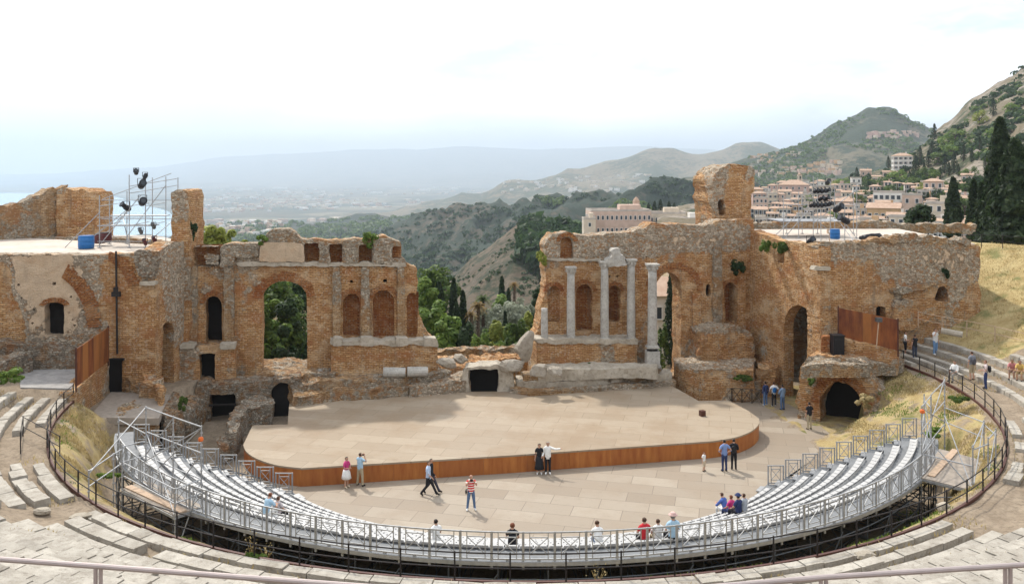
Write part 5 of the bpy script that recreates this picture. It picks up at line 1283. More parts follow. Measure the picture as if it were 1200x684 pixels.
# plants rooted in the masonry
for (px, py, Y, d, mat, lab, hang) in (
    (434, 290, 60.6, (1.5, 1, 1.2), 'leaf_bright', 'bright green plant growing in a recess on top of the left stage wall', False),
    (307, 287, 59, (.9, .8, .8), 'leaf_bright', 'small green plant beside the plaster block on the left stage wall', False),
    (224, 283, 58.2, (1.0, .9, 1.6), 'leaf_dark', 'dark ivy clump at the foot of the tall brick pier', False),
    (635, 313, 63.2, (.9, .9, 1.3), 'leaf_yellow', 'yellow green plant on the left edge of the right stage wall', False),
    (866, 308, 65.9, (1.5, .8, 1.6), 'leaf_dark', 'dark bush hanging high on the right stage wall', True),
    (895, 286, 64.0, (1.1, .8, 1.2), 'leaf_bright', 'bright green tuft at the top of the sunlit side wall, left of two', True),
    (914, 288, 61.8, (1.1, .8, 1.3), 'leaf', 'darker green tuft over the recess in the sunlit side wall, right of two', True),
    (1000, 307, 59.0, (1.2, .7, 1.2), 'leaf', 'green plant growing in the middle of the right building front', True),
    (1106, 318, 60.2, (.7, .6, 1.2), 'leaf_dark', 'dark ivy patch near the right end of the right building', True),
    (247, 455, 57.5, (.8, .8, .7), 'leaf', 'small green weed on the foundation walls left of the stage', False),
    (213, 482, 50.3, (.6, .6, 1.0), 'leaf', 'green weed beside the thick foundation wall', False),
    (951, 445, 56.0, (.5, .5, .6), 'leaf_bright', 'small green plant on the broken brick vault', True),
    (872, 446, 60.6, (1.6, .6, .5), 'leaf', 'row of low green weeds behind the black barrier', False),
    (12, 449, 46.5, (1.9, 1.0, .9), 'leaf_bright', 'bright green weed clump on the stone steps at the far left', False),
    (1012, 478, 52.5, (1.5, 1.0, 1.0), 'leaf_dry', 'dry yellow bush on the slope beside the brick vault', False),
    (1095, 512, 42.0, (1.3, 1.0, .5), 'leaf_bright', 'low green weeds behind the right access scaffold', False),
    (1122, 470, 47.0, (1.4, 1.1, .4), 'leaf', 'green weeds on the right bank under the railing', False),
    (128, 560, 37.5, (1.2, .4, .25), 'leaf_bright', 'green weeds along the left kerb under the scaffold', False),
    (300, 655, 28.3, (.7, .4, .25), 'leaf', 'green weeds in front of the stand at lower left', False),
    (690, 428, 62, (.3, .3, .2), 'leaf', 'tiny green weed on the pale steps below the columns', False)):
    p = Wp(px, py, Y); bush(p, d, mat, lab, n=int(380 + 260 * d[0] * d[2]), sz=.085, clumps=9, name='wall_plant' if Y > 55 else 'weed_clump', cat='plant', hang=hang)
# dry stalks in front of the stand
for k, (px, Y, h) in enumerate(((296, 29.3, .7), (312, 28.7, .4), (700, 27.2, .4))):
    x = (px - 600) / 1000 * Y; z = gz(x, Y); n_ = 34; P = rng.normal(size=(n_, 3)) * np.array([.16, .16, h * .3]) + np.array([0, 0, h * .75]); N = unit(rng.normal(size=(n_, 3)))
    t = thing('dry_weed', (x, Y, z), ['tall dry thistle before the left part of the stand', 'shorter dry thistle before the left part of the stand', 'dry weed below the centre of the stand', 'dry weed just left of the seated man in pale blue', 'tall dry weed below the stand right of centre', 'tall dry weed at the right part of the dark gap', 'tallest dry weed at the right end of the dark gap', 'small dry weed between two tall ones at right'][k], 'weed')
    mb = MB()
    for q in range(5): mb.bar((0, 0, -.1), (random.uniform(-.25, .25), random.uniform(-.2, .2), h * random.uniform(.7, 1.1)), .012, 4, .006)
    mb.build('stem', M['leaf_dry'], t, local=True); leaves('seed_head', P, N, .02 + .025 * rng.random(n_), M['leaf_dry'], t)

# dry grass on the open banks and on the upper right slope: nobody could count it
def grass(label_name, pts, h, mat, per=1):
    k = len(pts); P = np.array(pts); a = rng.random(k) * 6.283; lean = rng.normal(size=(k, 2)) * .35 * h; w = .02 + .02 * rng.random(k); hh = h * (.5 + .8 * rng.random(k))
    d = np.stack([np.cos(a) * w, np.sin(a) * w, np.zeros(k)], 1); top = P + np.stack([lean[:, 0], lean[:, 1], hh], 1)
    V = np.stack([P - d, P + d, top], 1).reshape(-1, 3); me = bpy.data.meshes.new(label_name); me.vertices.add(3 * k); me.vertices.foreach_set('co', V.ravel())
    me.loops.add(3 * k); me.loops.foreach_set('vertex_index', np.arange(3 * k)); me.polygons.add(k); me.polygons.foreach_set('loop_start', np.arange(k) * 3); me.polygons.foreach_set('loop_total', np.full(k, 3))
    at = me.attributes.new('tone', 'FLOAT', 'POINT'); at.data.foreach_set('value', np.repeat(rng.random(k), 3)); me.materials.append(mat); me.update()
    o = bpy.data.objects.new(label_name, me); COL.objects.link(o); o['kind'] = 'stuff'; return o
def scatter(n, fn, keep):
    out = []
    while len(out) < n:
        x, y = fn(); 
        if keep(x, y): out.append((x, y, gz(x, y) - .03))
    return out
def patch(x, y, f=.35, th=-.05): return noise.noise(Vector((x * f, y * f, 3.3))) > th
L_ = scatter(5000, lambda: (random.uniform(-26, -15), random.uniform(35, 47.5)), lambda x, y: 23.0 < math.hypot(*uv(x, y)) < 25.35 and patch(x, y))
R_ = scatter(9000, lambda: (random.uniform(14, 27), random.uniform(34, 58)), lambda x, y: (18.4 if y > 45 else 23.2) < math.hypot(*uv(x, y)) < 25.35 and patch(x, y) and not (x < 23.2 and y > 52))
U_ = scatter(16000, lambda: (random.uniform(24, 50), random.uniform(52.5, 74)), lambda x, y: math.hypot(*uv(x, y)) > 30.2 and patch(x, y, .25, -.25) and x > 24.5 and x / y > .5)
C_ = scatter(5000, lambda: (random.uniform(-30, 34), random.uniform(16, 58)), lambda x, y: 25.7 < math.hypot(*uv(x, y)) < 33 and patch(x, y, .45, .12) and (y < 47 or x > 0))
C_ = [(x, y, z + .1) for x, y, z in C_]
grass('dry_grass', L_ + R_ + U_ + C_, .15, M['leaf_dry'])
g2 = scatter(2500, lambda: (random.uniform(14, 27), random.uniform(34, 58)), lambda x, y: 21 < math.hypot(*uv(x, y)) < 25.4 and patch(x + 40, y, .5, .15) and not (x < 23.2 and y > 52)) + scatter(900, lambda: (random.uniform(-25, 20), random.uniform(26, 47)), lambda x, y: 24.4 < math.hypot(*uv(x, y)) < 25.3 and patch(x + 10, y, .6, .2))
grass('green_grass', g2, .13, M['leaf_bright'])

# right: big cypresses beyond the slope and between the houses
def hit(ob_name, px, py):
    o = bpy.data.objects[ob_name]; bv = BVHS.get(ob_name)
    if bv is None: bv = BVHS[ob_name] = BVHTree.FromPolygons([v.co[:] for v in o.data.vertices], [p.vertices[:] for p in o.data.polygons])
    d = Vector(((px - 600) / 1000, 1, -(py - 200) / 1000)).normalized(); loc = bv.ray_cast(Vector((0, 0, EYE)), d)[0]
    return loc
BVHS = {}
def bigc(px, top, base, Y, wpx, lab, n=5200, sz=.3, lump=.4):
    p = Wp(px, base, Y); cypress(p, (base - top) / 1000 * Y, wpx / 2000 * Y, lab, n=n, sz=sz, lump=lump)
bigc(1172, 139, 292, 92, 33, 'tallest dark cypress at the right edge, its top against the cliff', n=8000)
bigc(1190, 165, 300, 84, 46, 'broad dark cypress at the very right edge of the picture', n=9000, lump=.5)
bigc(1212, 150, 300, 96, 40, 'dark cypress cut off by the right edge of the picture', n=6000)
bigc(1141, 212, 286, 98, 14, 'slim cypress, left of two beside the tallest dark cypress', n=3000)
bigc(1151, 215, 288, 96, 15, 'slim cypress, right of two beside the tallest dark cypress', n=3000)
bigc(1117, 209, 283, 120, 17, 'tall dark cypress standing alone among the houses at right', n=4200)
bigc(1162, 236, 292, 90, 22, 'low dark cypress between the slim pair and the tallest one', n=3600)
p = Wp(1077.5, 276, 105); tree(p, 35 * .105 + .3, 1.55, 'leaf_dark', 'dark reddish rounded conifer just above the right building', n=4500, sz=.17, low=.0, clumps=30)

# cypresses on the right hill, each traced to its place on the slope
hc = [(1004, 196, 209), (997, 204, 216), (1041, 183, 197), (1061, 194, 208), (1078, 172, 193), (1073, 182, 210), (1092, 165, 183), (1107, 184, 203), (1118, 179, 203), (1129, 169, 188), (1164, 115, 136), (1095, 145, 163), (1088, 176, 196), (1112, 190, 206), (1139, 174, 190), (1066, 200, 216), (1148, 160, 176), (1050, 204, 216), (1030, 214, 226), (1102, 196, 210), (958, 206, 214), (1123, 192, 206), (1083, 190, 206), (1155, 182, 200)]
first = None
for k, (px, top, base) in enumerate(hc):
    q = hit('town_hill', px, base)
    if q is None: continue
    h = (base - top) / 1000 * q.y; rr = h * random.uniform(.13, .2)
    if k % 4 == 0 or first is None: first = cypress((0, 0, 0), 1.0, .17, 'dark cypress on the green slope above the town', n=700, sz=.035); c = first
    else: c = copy_tree(first)
    c.location = q; c.scale = (h * random.uniform(.85, 1.2), h, h); c.rotation_euler = (0, 0, random.random() * 6)
    c['group'] = 'dark cypresses dotted over the green slope'
# broad trees on the slope
ht = [(1020, 208, 222, 20, 'leaf'), (1036, 205, 222, 22, 'leaf'), (1052, 198, 216, 24, 'leaf_bright'), (1070, 206, 222, 22, 'leaf'), (1090, 196, 214, 26, 'leaf'), (1108, 158, 176, 20, 'leaf_bright'), (1120, 150, 166, 22, 'leaf_bright'), (1135, 195, 212, 20, 'leaf'), (1148, 130, 146, 18, 'leaf_yellow'), (1186, 120, 134, 20, 'leaf_bright'), (988, 208, 220, 20, 'leaf_bright'), (976, 212, 222, 16, 'leaf_yellow'), (1012, 222, 234, 16, 'leaf'), (1098, 232, 244, 14, 'leaf'), (1044, 216, 228, 18, 'leaf'), (1128, 212, 226, 20, 'leaf'), (1061, 236, 246, 14, 'leaf'), (1116, 168, 184, 22, 'leaf_bright'), (1140, 205, 222, 22, 'leaf_dark'), (1168, 148, 164, 22, 'leaf_bright'), (1083, 214, 226, 16, 'leaf_yellow'), (1100, 176, 192, 24, 'leaf')]
protos = {}
for px, top, base, w, mat in ht:
    q = hit('town_hill', px, base)
    if q is None: continue
    h = (base - top) / 1000 * q.y; wd = w / 1000 * q.y
    if mat not in protos: protos[mat] = c = tree((0, 0, 0), 1.0, .5, mat, {'leaf': 'mid green bushy tree on the slope above the town', 'leaf_bright': 'fresh green bushy tree on the slope above the town', 'leaf_yellow': 'yellowish bushy tree on the slope above the town', 'leaf_dark': 'dark bushy tree on the slope above the town'}[mat], n=900, sz=.05, clumps=18, low=.05, name='hillside_tree')
    else: c = copy_tree(protos[mat])
    c.location = q; c.scale = (wd, wd, h); c.rotation_euler = (0, 0, random.random() * 6); c['group'] = {'leaf': 'mid green trees on the slope', 'leaf_bright': 'fresh green trees on the slope', 'leaf_yellow': 'yellowish trees on the slope', 'leaf_dark': 'dark trees on the slope'}[mat]
# scrub on the hills: low shrubs nobody could count, one mesh per hill
def scrub(ob_name, n, box, size, mat, name='scrub', thr=0.0, fq=.03, leaf=.35, per=14):
    P = []; N = []; S_ = []; tries = 0; k = 0
    while k < n and tries < n * 6:
        tries += 1; px = random.uniform(box[0], box[2]); py = random.uniform(box[1], box[3]); q = hit(ob_name, px, py)
        if q is None or noise.noise(q * fq) < thr: continue
        k += 1; s = size * random.uniform(.5, 1.5)
        d = unit(rng.normal(size=(per, 3))); d[:, 2] = np.abs(d[:, 2])
        P.append(np.array(q) + d * s * np.array([1, 1, .8])); N.append(d); S_.append(np.full(per, s * leaf * 1.6))
    P = np.concatenate(P); N = np.concatenate(N); o = leaves(name, P, unit(N + .4 * rng.normal(size=N.shape)), np.concatenate(S_), M[mat]); o['kind'] = 'stuff'
scrub('town_hill', 520, (1000, 80, 1200, 270), 2.3, 'leaf_dark', thr=-.1)
scrub('town_hill', 260, (1000, 80, 1200, 270), 1.8, 'leaf', thr=.0)
scrub('near_spur', 220, (530, 262, 690, 345), .8, 'leaf_dark', thr=.0, fq=.05)
scrub('near_spur', 520, (618, 258, 700, 330), 4.2, 'leaf_dark', name='hill_wood', thr=-.25, fq=.02)
scrub('long_ridge', 1500, (230, 206, 830, 345), 3.4, 'leaf_dark', thr=-.05, fq=.008)
scrub('long_ridge', 350, (620, 235, 770, 290), 6.0, 'leaf', name='hill_wood', thr=-.1, fq=.006)
scrub('cone_hill', 900, (870, 128, 1100, 225), 4.0, 'leaf', thr=-.1, fq=.006)
scrub('low_hills', 600, (225, 255, 480, 290), 7.0, 'leaf', name='hill_wood', thr=-.05, fq=.004)
# dark cypresses on the spur beside the wood
for k, (px, top, base) in enumerate(((617, 285, 303), (622, 278, 300), (628, 287, 306), (633, 293, 315), (638, 288, 312), (626, 305, 322), (632, 310, 330), (641, 300, 322), (612, 296, 310), (646, 284, 304), (619, 304, 318), (637, 318, 334))):
    q = hit('near_spur', px, base)
    if q is None: continue
    h = (base - top) / 1000 * q.y
    c = copy_tree(first); c.location = q; c.scale = (h * .9, h * .9, h); c['group'] = 'dark cypresses on the dry spur'; c['label'] = 'dark cypress on the dry spur beyond the gap'
# ================================================================ TOWN
random.seed(23)
for k, c in (('w_white', (.72, .68, .62)), ('w_cream', (.62, .52, .4)), ('w_pink', (.58, .42, .33)), ('w_ochre', (.56, .36, .2)), ('w_grey', (.5, .47, .43)), ('w_rose', (.52, .36, .3))): M[k] = plain(k, c, .85, 0, .22, .5)
n = NT('roof_tile', .85); v = n.map((1, 1, 1)); wv = n.n('ShaderNodeTexWave', wave_type='BANDS', bands_direction='X'); wv.inputs['Scale'].default_value = 3.5; n.l(v, wv.inputs['Vector'])
c = n.mix(n.ramp(n.noise(v, 1.2, 5, .6), [(.35, 0), (.65, 1)]), (.38, .25, .175), (.5, .37, .275)); c = n.mix(n.ramp(wv.outputs['Fac'], [(.2, .5), (.5, 0)]), c, (.2, .1, .06)); n.col(c); M['roof_tile'] = n.mat
M['flat_roof'] = plain('flat_roof', (.5, .44, .38), .9, 0, .3, .6); M['pane'] = plain('pane', (.05, .06, .07), .2, 0, .2); M['shutter'] = plain('shutter', (.16, .11, .07), .7, 0, .3)
M['frame_w'] = plain('frame_w', (.7, .68, .64), .7, 0, .1)
WIN = {}
def window_mesh(w, h, sh):
    key = (round(w, 1), round(h, 1), sh)
    if key not in WIN:
        mb = MB(); f = .12
        for x in (-w / 2 - f / 2, w / 2 + f / 2): mb.box((x, -.03, h / 2), (f, .16, h + 2 * f), m=0)
        for z in (-f / 2, h + f / 2): mb.box((0, -.05, z), (w + .3, .2, f), m=0)
        mb.box((0, .0, h / 2), (w, .06, h), m=1)
        if sh:
            for x in (-w * .8, w * .8): mb.box((x, -.05, h / 2), (w * .5, .08, h), m=2)
        me = bpy.data.meshes.new('window'); me.from_pydata(mb.v, [], mb.f)
        for m_ in ('frame_w', 'pane', 'shutter'): me.materials.append(M[m_])
        me.polygons.foreach_set('material_index', mb.m); WIN[key] = me
    return WIN[key]
def house(loc, w, d, h, wall, roof, label, rz=0.0, cols=3, rows=2, sh=False, group=None, name='house', win=(.9, 1.4), chim=True, sides=True, cat='house'):
    t = thing(name, loc, label, cat, group, rz)
    mb = MB(); mb.box((0, 0, h / 2 - 3), (w, d, h + 6)); mb.build('wall', M[wall], t, local=True)
    mb = MB(); ov = .35
    if roof == 'hip':
        rh = min(w, d) * .26; x, y = w / 2 + ov, d / 2 + ov; rx = max(.2, x - y) if w > d else 0; ry = max(.2, y - x) if d >= w else 0
        vs = [(-x, -y, h), (x, -y, h), (x, y, h), (-x, y, h), (-x, -y, h + .18), (x, -y, h + .18), (x, y, h + .18), (-x, y, h + .18), (-rx, -ry, h + rh), (rx if rx else .01, ry if ry else .01, h + rh)]
        mb.add(vs[:8], [(3, 2, 1, 0), (0, 1, 5, 4), (1, 2, 6, 5), (2, 3, 7, 6), (3, 0, 4, 7)])
        b = [vs[4], vs[5], vs[6], vs[7]]
        if w > d: mb.add(b + [(-rx, 0, h + rh), (rx, 0, h + rh)], [(0, 1, 5, 4), (2, 3, 4, 5), (1, 2, 5), (3, 0, 4)])
        else: mb.add(b + [(0, -ry, h + rh), (0, ry, h + rh)], [(1, 2, 5, 4), (3, 0, 4, 5), (0, 1, 4), (2, 3, 5)])
        r = mb.build('roof', M['roof_tile'], t, local=True)
    elif roof == 'gable':
        rh = d * .24; x, y = w / 2 + ov, d / 2 + ov
        mb.add([(-x, -y, h), (x, -y, h), (x, y, h), (-x, y, h), (-x, 0, h + rh), (x, 0, h + rh)], [(3, 2, 1, 0), (0, 1, 5, 4), (2, 3, 4, 5), (1, 2, 5), (3, 0, 4)])
        r = mb.build('roof', M['roof_tile'], t, local=True)
    else:
        mb.box((0, 0, h + .06), (w - .5, d - .5, .12))
        for (cx, cy, sx, sy) in ((0, -d / 2, w + .1, .25), (0, d / 2, w + .1, .25), (-w / 2, 0, .25, d + .1), (w / 2, 0, .25, d + .1)): mb.box((cx * .985, cy * .985, h + .35 + cx * 1e-3), (sx, sy, .7 + cy * 1e-3))
        r = mb.build('roof', M['flat_roof'], t, local=True)
        if random.random() < .5:
            mb = MB(); mb.box((w * .2, d * .1, h + 1.2), (w * .35, d * .4, 2.2)); mb.build('roof_room', M[wall], t, local=True)
    if chim and roof != 'flat':
        mb = MB(); mb.box((w * .22, d * .12, h + d * .22), (.6, .6, 1.6)); mb.box((w * .22, d * .12, h + d * .22 + .85), (.75, .75, .14)); c = mb.build('chimney', M[wall], r, local=True)
    ww, wh = win; fh = h / rows
    for j in range(rows):
        for i in range(cols):
            o = bpy.data.objects.new('window', window_mesh(ww, wh, sh)); COL.objects.link(o); o.parent = t
            o.location = (w * ((i + .5) / cols - .5), -d / 2 - .02, fh * j + (fh - wh) * .5)
        if sides:
            for s in (-1, 1):
                for i in range(max(1, cols // 2)):
                    o = bpy.data.objects.new('window', window_mesh(ww, wh, sh)); COL.objects.link(o); o.parent = t
                    o.location = (s * (w / 2 + .02), d * ((i + .5) / max(1, cols // 2) - .5), fh * j + (fh - wh) * .5); o.rotation_euler = (0, 0, s * math.pi / 2)
    return t
def place(px0, px1, top, base, wall, roof, label, cols, rows, d=None, rz=None, Y=None, **k):
    c = (px0 + px1) / 2; q = hit('town_hill', c, base) if Y is None else Wp(c, base, Y)
    if q is None: return None
    sc = q.y / 1000; w = (px1 - px0) * sc; h = (base - top) * sc; a = math.atan2(-q.x, q.y) if rz is None else rz
    return house(q + Vector((0, (d or w * .7) / 2, 0)), w, d or w * .7, h, wall, roof, label, a + random.uniform(-.2, .2) if rz is None else rz, cols, rows, **k)
place(1050, 1071, 183, 199, 'w_white', 'hip', 'white villa with a tiled roof high on the green slope', 4, 3, sh=True)
place(999, 1010, 209, 221, 'w_white', 'flat', 'narrow white house standing among trees below the villa', 2, 2)
place(1031, 1062, 226, 247, 'w_white', 'flat', 'wide white house with flat roofs right of the town centre', 5, 2, win=(1.3, 1.5))
place(1062, 1083, 229, 255, 'w_pink', 'flat', 'tall plain beige block right of the wide white house', 2, 2)
place(984, 1005, 236, 252, 'w_pink', 'gable', 'house with an orange gable in the middle of the town', 2, 2)
place(1024, 1060, 244, 262, 'w_ochre', 'gable', 'long ochre house with terracotta roof below the wide white house', 5, 1)
place(1092, 1119, 239, 262, 'w_cream', 'flat', 'square cream block left of the tall lone cypress', 3, 2)
place(1087, 1108, 213, 231, 'w_pink', 'hip', 'pinkish house with tiled roof on the slope above the cream block', 3, 2)
place(1094, 1112, 259, 280, 'w_white', 'gable', 'white house just above the right end of the right building', 2, 1)
place(1046, 1064, 255, 276, 'w_cream', 'flat', 'cream house directly left of the dark rounded conifer', 2, 2)
place(1010, 1032, 258, 276, 'w_white', 'flat', 'white low house with dark windows behind the right lamp scaffold', 4, 1)
place(1120, 1140, 232, 252, 'w_rose', 'gable', 'rose coloured house half hidden by the lone cypress', 3, 2)
place(917, 951, 217, 231, 'w_rose', 'hip', 'large red roofed house below the small church tower', 5, 2)
place(956, 978, 219, 231, 'w_cream', 'flat', 'cream house left of the white trees above the lamps', 3, 2)
# filler rows of houses, near rows last
cols_ = ['w_white', 'w_cream', 'w_cream', 'w_pink', 'w_ochre', 'w_grey', 'w_rose']; cname = {'w_white': 'white', 'w_cream': 'cream', 'w_pink': 'pink', 'w_ochre': 'ochre', 'w_grey': 'grey', 'w_rose': 'rose'}
for base, x0, x1, hh, wd in ((211, 1024, 1050, 6, 9), (219, 890, 985, 6, 9), (224, 1040, 1110, 7, 10), (236, 1084, 1150, 9, 12), (229, 1060, 1130, 8, 11), (225, 884, 1000, 7, 10), (232, 884, 1030, 8, 12), (239, 884, 1062, 9, 13), (246, 884, 1100, 10, 14), (253, 884, 1110, 11, 15), (261, 884, 1130, 11, 17), (269, 884, 1150, 12, 18), (277, 884, 1150, 13, 20)):
    x = x0 + random.uniform(-6, 4)
    while x < x1:
        w = wd * random.uniform(.6, 1.3); h = hh * random.uniform(.75, 1.4); b = base + random.uniform(-3, 3); wall = random.choice(cols_); roof = random.choice(['gable', 'hip', 'flat', 'flat', 'gable'])
        if not (1064 < x + w / 2 < 1091 and base > 250):
            lab = cname[wall] + ' house with ' + {'gable': 'pitched tile roof', 'hip': 'hipped tile roof', 'flat': 'flat roof'}[roof] + ' in the crowded town'
            place(x, x + w, b - h, b, wall, roof, lab, max(2, int(w / 4)), 2 if h > 8 else 1, sides=False, group=cname[wall] + ' ' + roof + ' roofed town houses', chim=random.random() < .5, sh=random.random() < .4, win=random.choice([(.8, 1.3), (.9, 1.5), (1.0, 1.3)]))
        x += w * random.uniform(.85, 1.3)
for k in range(34):
    px = random.uniform(890, 1140); base = random.uniform(222, 274); q = hit('town_hill', px, base)
    if q is None: continue
    mat = random.choice(['leaf', 'leaf', 'leaf_dark', 'leaf_bright']); c = copy_tree(protos[mat]); wd = random.uniform(2.5, 5); c.location = q; c.scale = (wd, wd, wd * random.uniform(.8, 1.5)); c['group'] = 'trees between the town houses'
    c['label'] = {'leaf': 'mid green', 'leaf_dark': 'dark', 'leaf_bright': 'fresh green'}[mat] + ' tree between the crowded town houses'; c['group'] = mat.replace('leaf', 'green') + ' trees between the town houses'
for (px0, px1, top, base) in ((1112, 1126, 219, 230), (1130, 1142, 205, 214), (1010, 1022, 200, 207), (1128, 1150, 262, 280)):
    place(px0, px1, top, base, random.choice(cols_), 'gable', {1112: 'small house on the slope left of the slim cypress pair', 1130: 'highest small house on the slope right of the villa', 1010: 'small house on the slope left of the villa', 1128: 'low house half hidden behind the slim cypress pair'}[px0], 2, 1)
# church tower
q = hit('town_hill', 937, 222); t = thing('church_tower', q, 'slender square church tower rising over the town roofs', 'tower'); s = q.y / 1000
mb = MB(); mb.box((0, 0, 8 * s), (4.5 * s, 4.5 * s, 18 * s)); mb.build('wall', M['w_cream'], t, local=True)
mb = MB(); mb.box((0, 0, 17.1 * s), (5.2 * s, 5.2 * s, .5 * s)); mb.lathe([(2.5 * s, 17.4 * s), (1.6 * s, 18.4 * s), (.3 * s, 19.4 * s)], (0, 0, 0), 8); mb.build('roof', M['roof_tile'], t, local=True)
for a in range(4):
    mb = MB(); mb.box((0, 0, 14 * s), (1.5 * s, .1, 3.4 * s)); o = mb.build('belfry_opening', M['dark'], t, local=True); o.location = (math.sin(a * math.pi / 2) * 2.28 * s, -math.cos(a * math.pi / 2) * 2.28 * s, 0); o.rotation_euler = (0, 0, a * math.pi / 2)
# the former convent on the ridge behind the right stage wall
q = Wp(727, 292, 330); house(q + Vector((0, 8, 0)), 23.5, 15, 14.6, 'w_pink', 'flat', 'large pink hotel with three rows of small windows behind the right wall', .06, 13, 3, win=(.8, 1.5), name='hotel', cat='hotel', chim=False)
q = Wp(781, 292, 345); house(q + Vector((0, 8, 0)), 17, 12, 14.2, 'w_cream', 'flat', 'cream hotel wing right of the large pink hotel', -.05, 8, 3, win=(.9, 1.5), name='hotel_wing', cat='hotel')
q = Wp(812, 292, 330); house(q + Vector((0, 8, 0)), 12, 10, 11.4, 'w_white', 'flat', 'white house with a row of blue windows left of the broken tower', .05, 7, 2, win=(.8, 1.2), sh=True)
q = Wp(750, 292, 365); house(q, 10, 10, 15.6, 'w_rose', 'hip', 'rose church roof rising behind the hotel', 0, 2, 1, name='church', cat='church', chim=False)
q = Wp(745.5, 292, 372); t = thing('bell_tower', q, 'small pinkish bell tower above the hotel roof', 'tower')
mb = MB(); mb.box((0, 0, 10), (2.6, 2.6, 21)); mb.build('wall', M['w_pink'], t, local=True); mb = MB(); mb.lathe([(1.6, 20.5), (1.5, 21), (1.1, 21.8), (.2, 22.8)], (0, 0, 0), 10); mb.build('dome', M['roof_tile'], t, local=True)
for a in (-1, 0):
    mb = MB(); mb.box((0, -1.32, 17.6), (.9, .08, 2.4)); o = mb.build('belfry_opening', M['dark'], t, local=True); o.rotation_euler = (0, 0, a * math.pi / 2)
q = Wp(690, 292, 325); house(q, 4.5, 8, 11.5, 'w_cream', 'flat', 'narrow annexe at the left end of the large pink hotel', 0, 1, 3, name='annexe', cat='house')
for k, (px, top, base, Y) in enumerate(((767, 236, 262, 395), (774, 234, 262, 398), (784, 236, 262, 400), (790, 238, 262, 396), (729, 240, 262, 400), (760, 238, 262, 400))):
    c = copy_tree(first); h = (base - top) / 1000 * Y; c.location = Wp(px, base, Y); c.scale = (h, h, h); c['group'] = 'dark cypresses behind the hotel'; c['label'] = 'dark cypress rising behind the hotel roof'
# seen through the right archway
place(766, 812, 358, 420, 'w_white', 'flat', 'white walled house seen through the right archway', 2, 2, Y=84, rz=.1, d=5, sides=False) if False else None
q = at_ground(786, 82); house(q + Vector((0, 3, 0)), 6.5, 6, 6.6, 'w_white', 'gable', 'white walled house seen through the right archway', .12, 2, 2, win=(.7, 1.1), sides=False)
gcyp(787, 318, 79, 17, 'dark cypress framed by the right archway', n=2600, sz=.16)
gbush(776, 385, 76, 16, 'leaf', 'green bush at the foot of the house in the right archway', n=900, sz=.14)

# ---------------------------------------------------------------- distant buildings
def specks(name, ob, n, box, wr, hr, mats, thr=-1, fq=.001):
    mb = MB(); k = 0; tries = 0
    while k < n and tries < 8 * n:
        tries += 1; px = random.uniform(box[0], box[2]); py = random.uniform(box[1], box[3]); q = hit(ob, px, py)
        if q is None or noise.noise(q * fq) < thr: continue
        k += 1; w = random.uniform(*wr); h = random.uniform(*hr); mb.box((q.x, q.y, q.z + h / 2 - 2), (w, w * random.uniform(.6, 1.4), h + 4), random.random() * 3, m=random.randrange(len(mats)))
    o = mb.build(name, [M[m_] for m_ in mats]); o['kind'] = 'stuff'; return o
specks('distant_town', 'plain', 520, (232, 219, 620, 262), (14, 40), (7, 14), ['w_white', 'w_cream', 'roof_tile', 'w_pink'], .0, .0006)
specks('distant_village', 'cone_hill', 26, (1014, 155, 1075, 163), (6, 11), (3, 6), ['w_rose', 'w_pink', 'w_cream'])
specks('distant_village', 'cone_hill', 80, (880, 180, 985, 206), (5, 9), (4, 6), ['w_cream', 'w_pink', 'w_ochre'], -.2, .004)
specks('distant_village', 'low_hills', 70, (232, 256, 330, 276), (9, 16), (5, 9), ['w_white', 'w_cream', 'roof_tile'])
specks('distant_village', 'hazy_ridge', 60, (590, 205, 760, 226), (12, 24), (6, 10), ['w_white', 'w_cream'])
for k, (px, py, w) in enumerate(((286, 223.5, 17), (328, 221.5, 16), (441, 227, 14), (498, 223.5, 12), (532, 222, 10), (510, 220.5, 8), (360, 232, 9))):
    q = hit('plain', px, py); wd = w / 1000 * q.y; mb = MB(); mb.box((0, 0, 7), (wd, wd * .45, 18))
    for s in range(4): mb.prism([(wd * (s / 4 - .5), -wd * .22), (wd * ((s + .9) / 4 - .5), -wd * .22), (wd * ((s + .9) / 4 - .5), wd * .22), (wd * (s / 4 - .5), wd * .22)], 16, 19 + s % 2)
    o = mb.build('warehouse', M['frame_w']); o.location = q; tag(o, ['long white warehouse farthest left on the hazy plain', 'white warehouse on the plain above the left wall opening', 'large white shed on the plain above the gap', 'pair of white sheds far across the plain', 'small white shed at the right of the plain', 'tiny white shed far behind the others', 'small pale shed nearer on the plain'][k], 'warehouse')
# ================================================================ PEOPLE
SKIN = plain('skin', (.5, .29, .2), .55, 0, .1); SKIN2 = plain('skin_tan', (.4, .22, .14), .55, 0, .1)
HAIRS = {c: plain('hair_' + c, v, .6, 0, .3, 20) for c, v in (('dark', (.02, .014, .01)), ('brown', (.07, .035, .018)), ('grey', (.25, .24, .22)), ('red', (.16, .05, .02)), ('blond', (.32, .22, .1)))}
CL = {}
def cloth(c):
    if c not in CL: CL[c] = plain('cloth', c, .85, 0, .18, 12)
    return CL[c]
n = NT('striped_cloth', .85); sx = n.n('ShaderNodeSeparateXYZ'); n.l(n.tc.outputs['Object'], sx.inputs[0])
fz = n.math('FRACT', n.math('MULTIPLY', sx.outputs['Z'], 8.5)); n.col(n.mix(n.ramp(fz, [(.6, 0), (.62, 1)], 'CONSTANT'), (.6, .03, .03), (.78, .75, .7))); STRIPE = n.mat
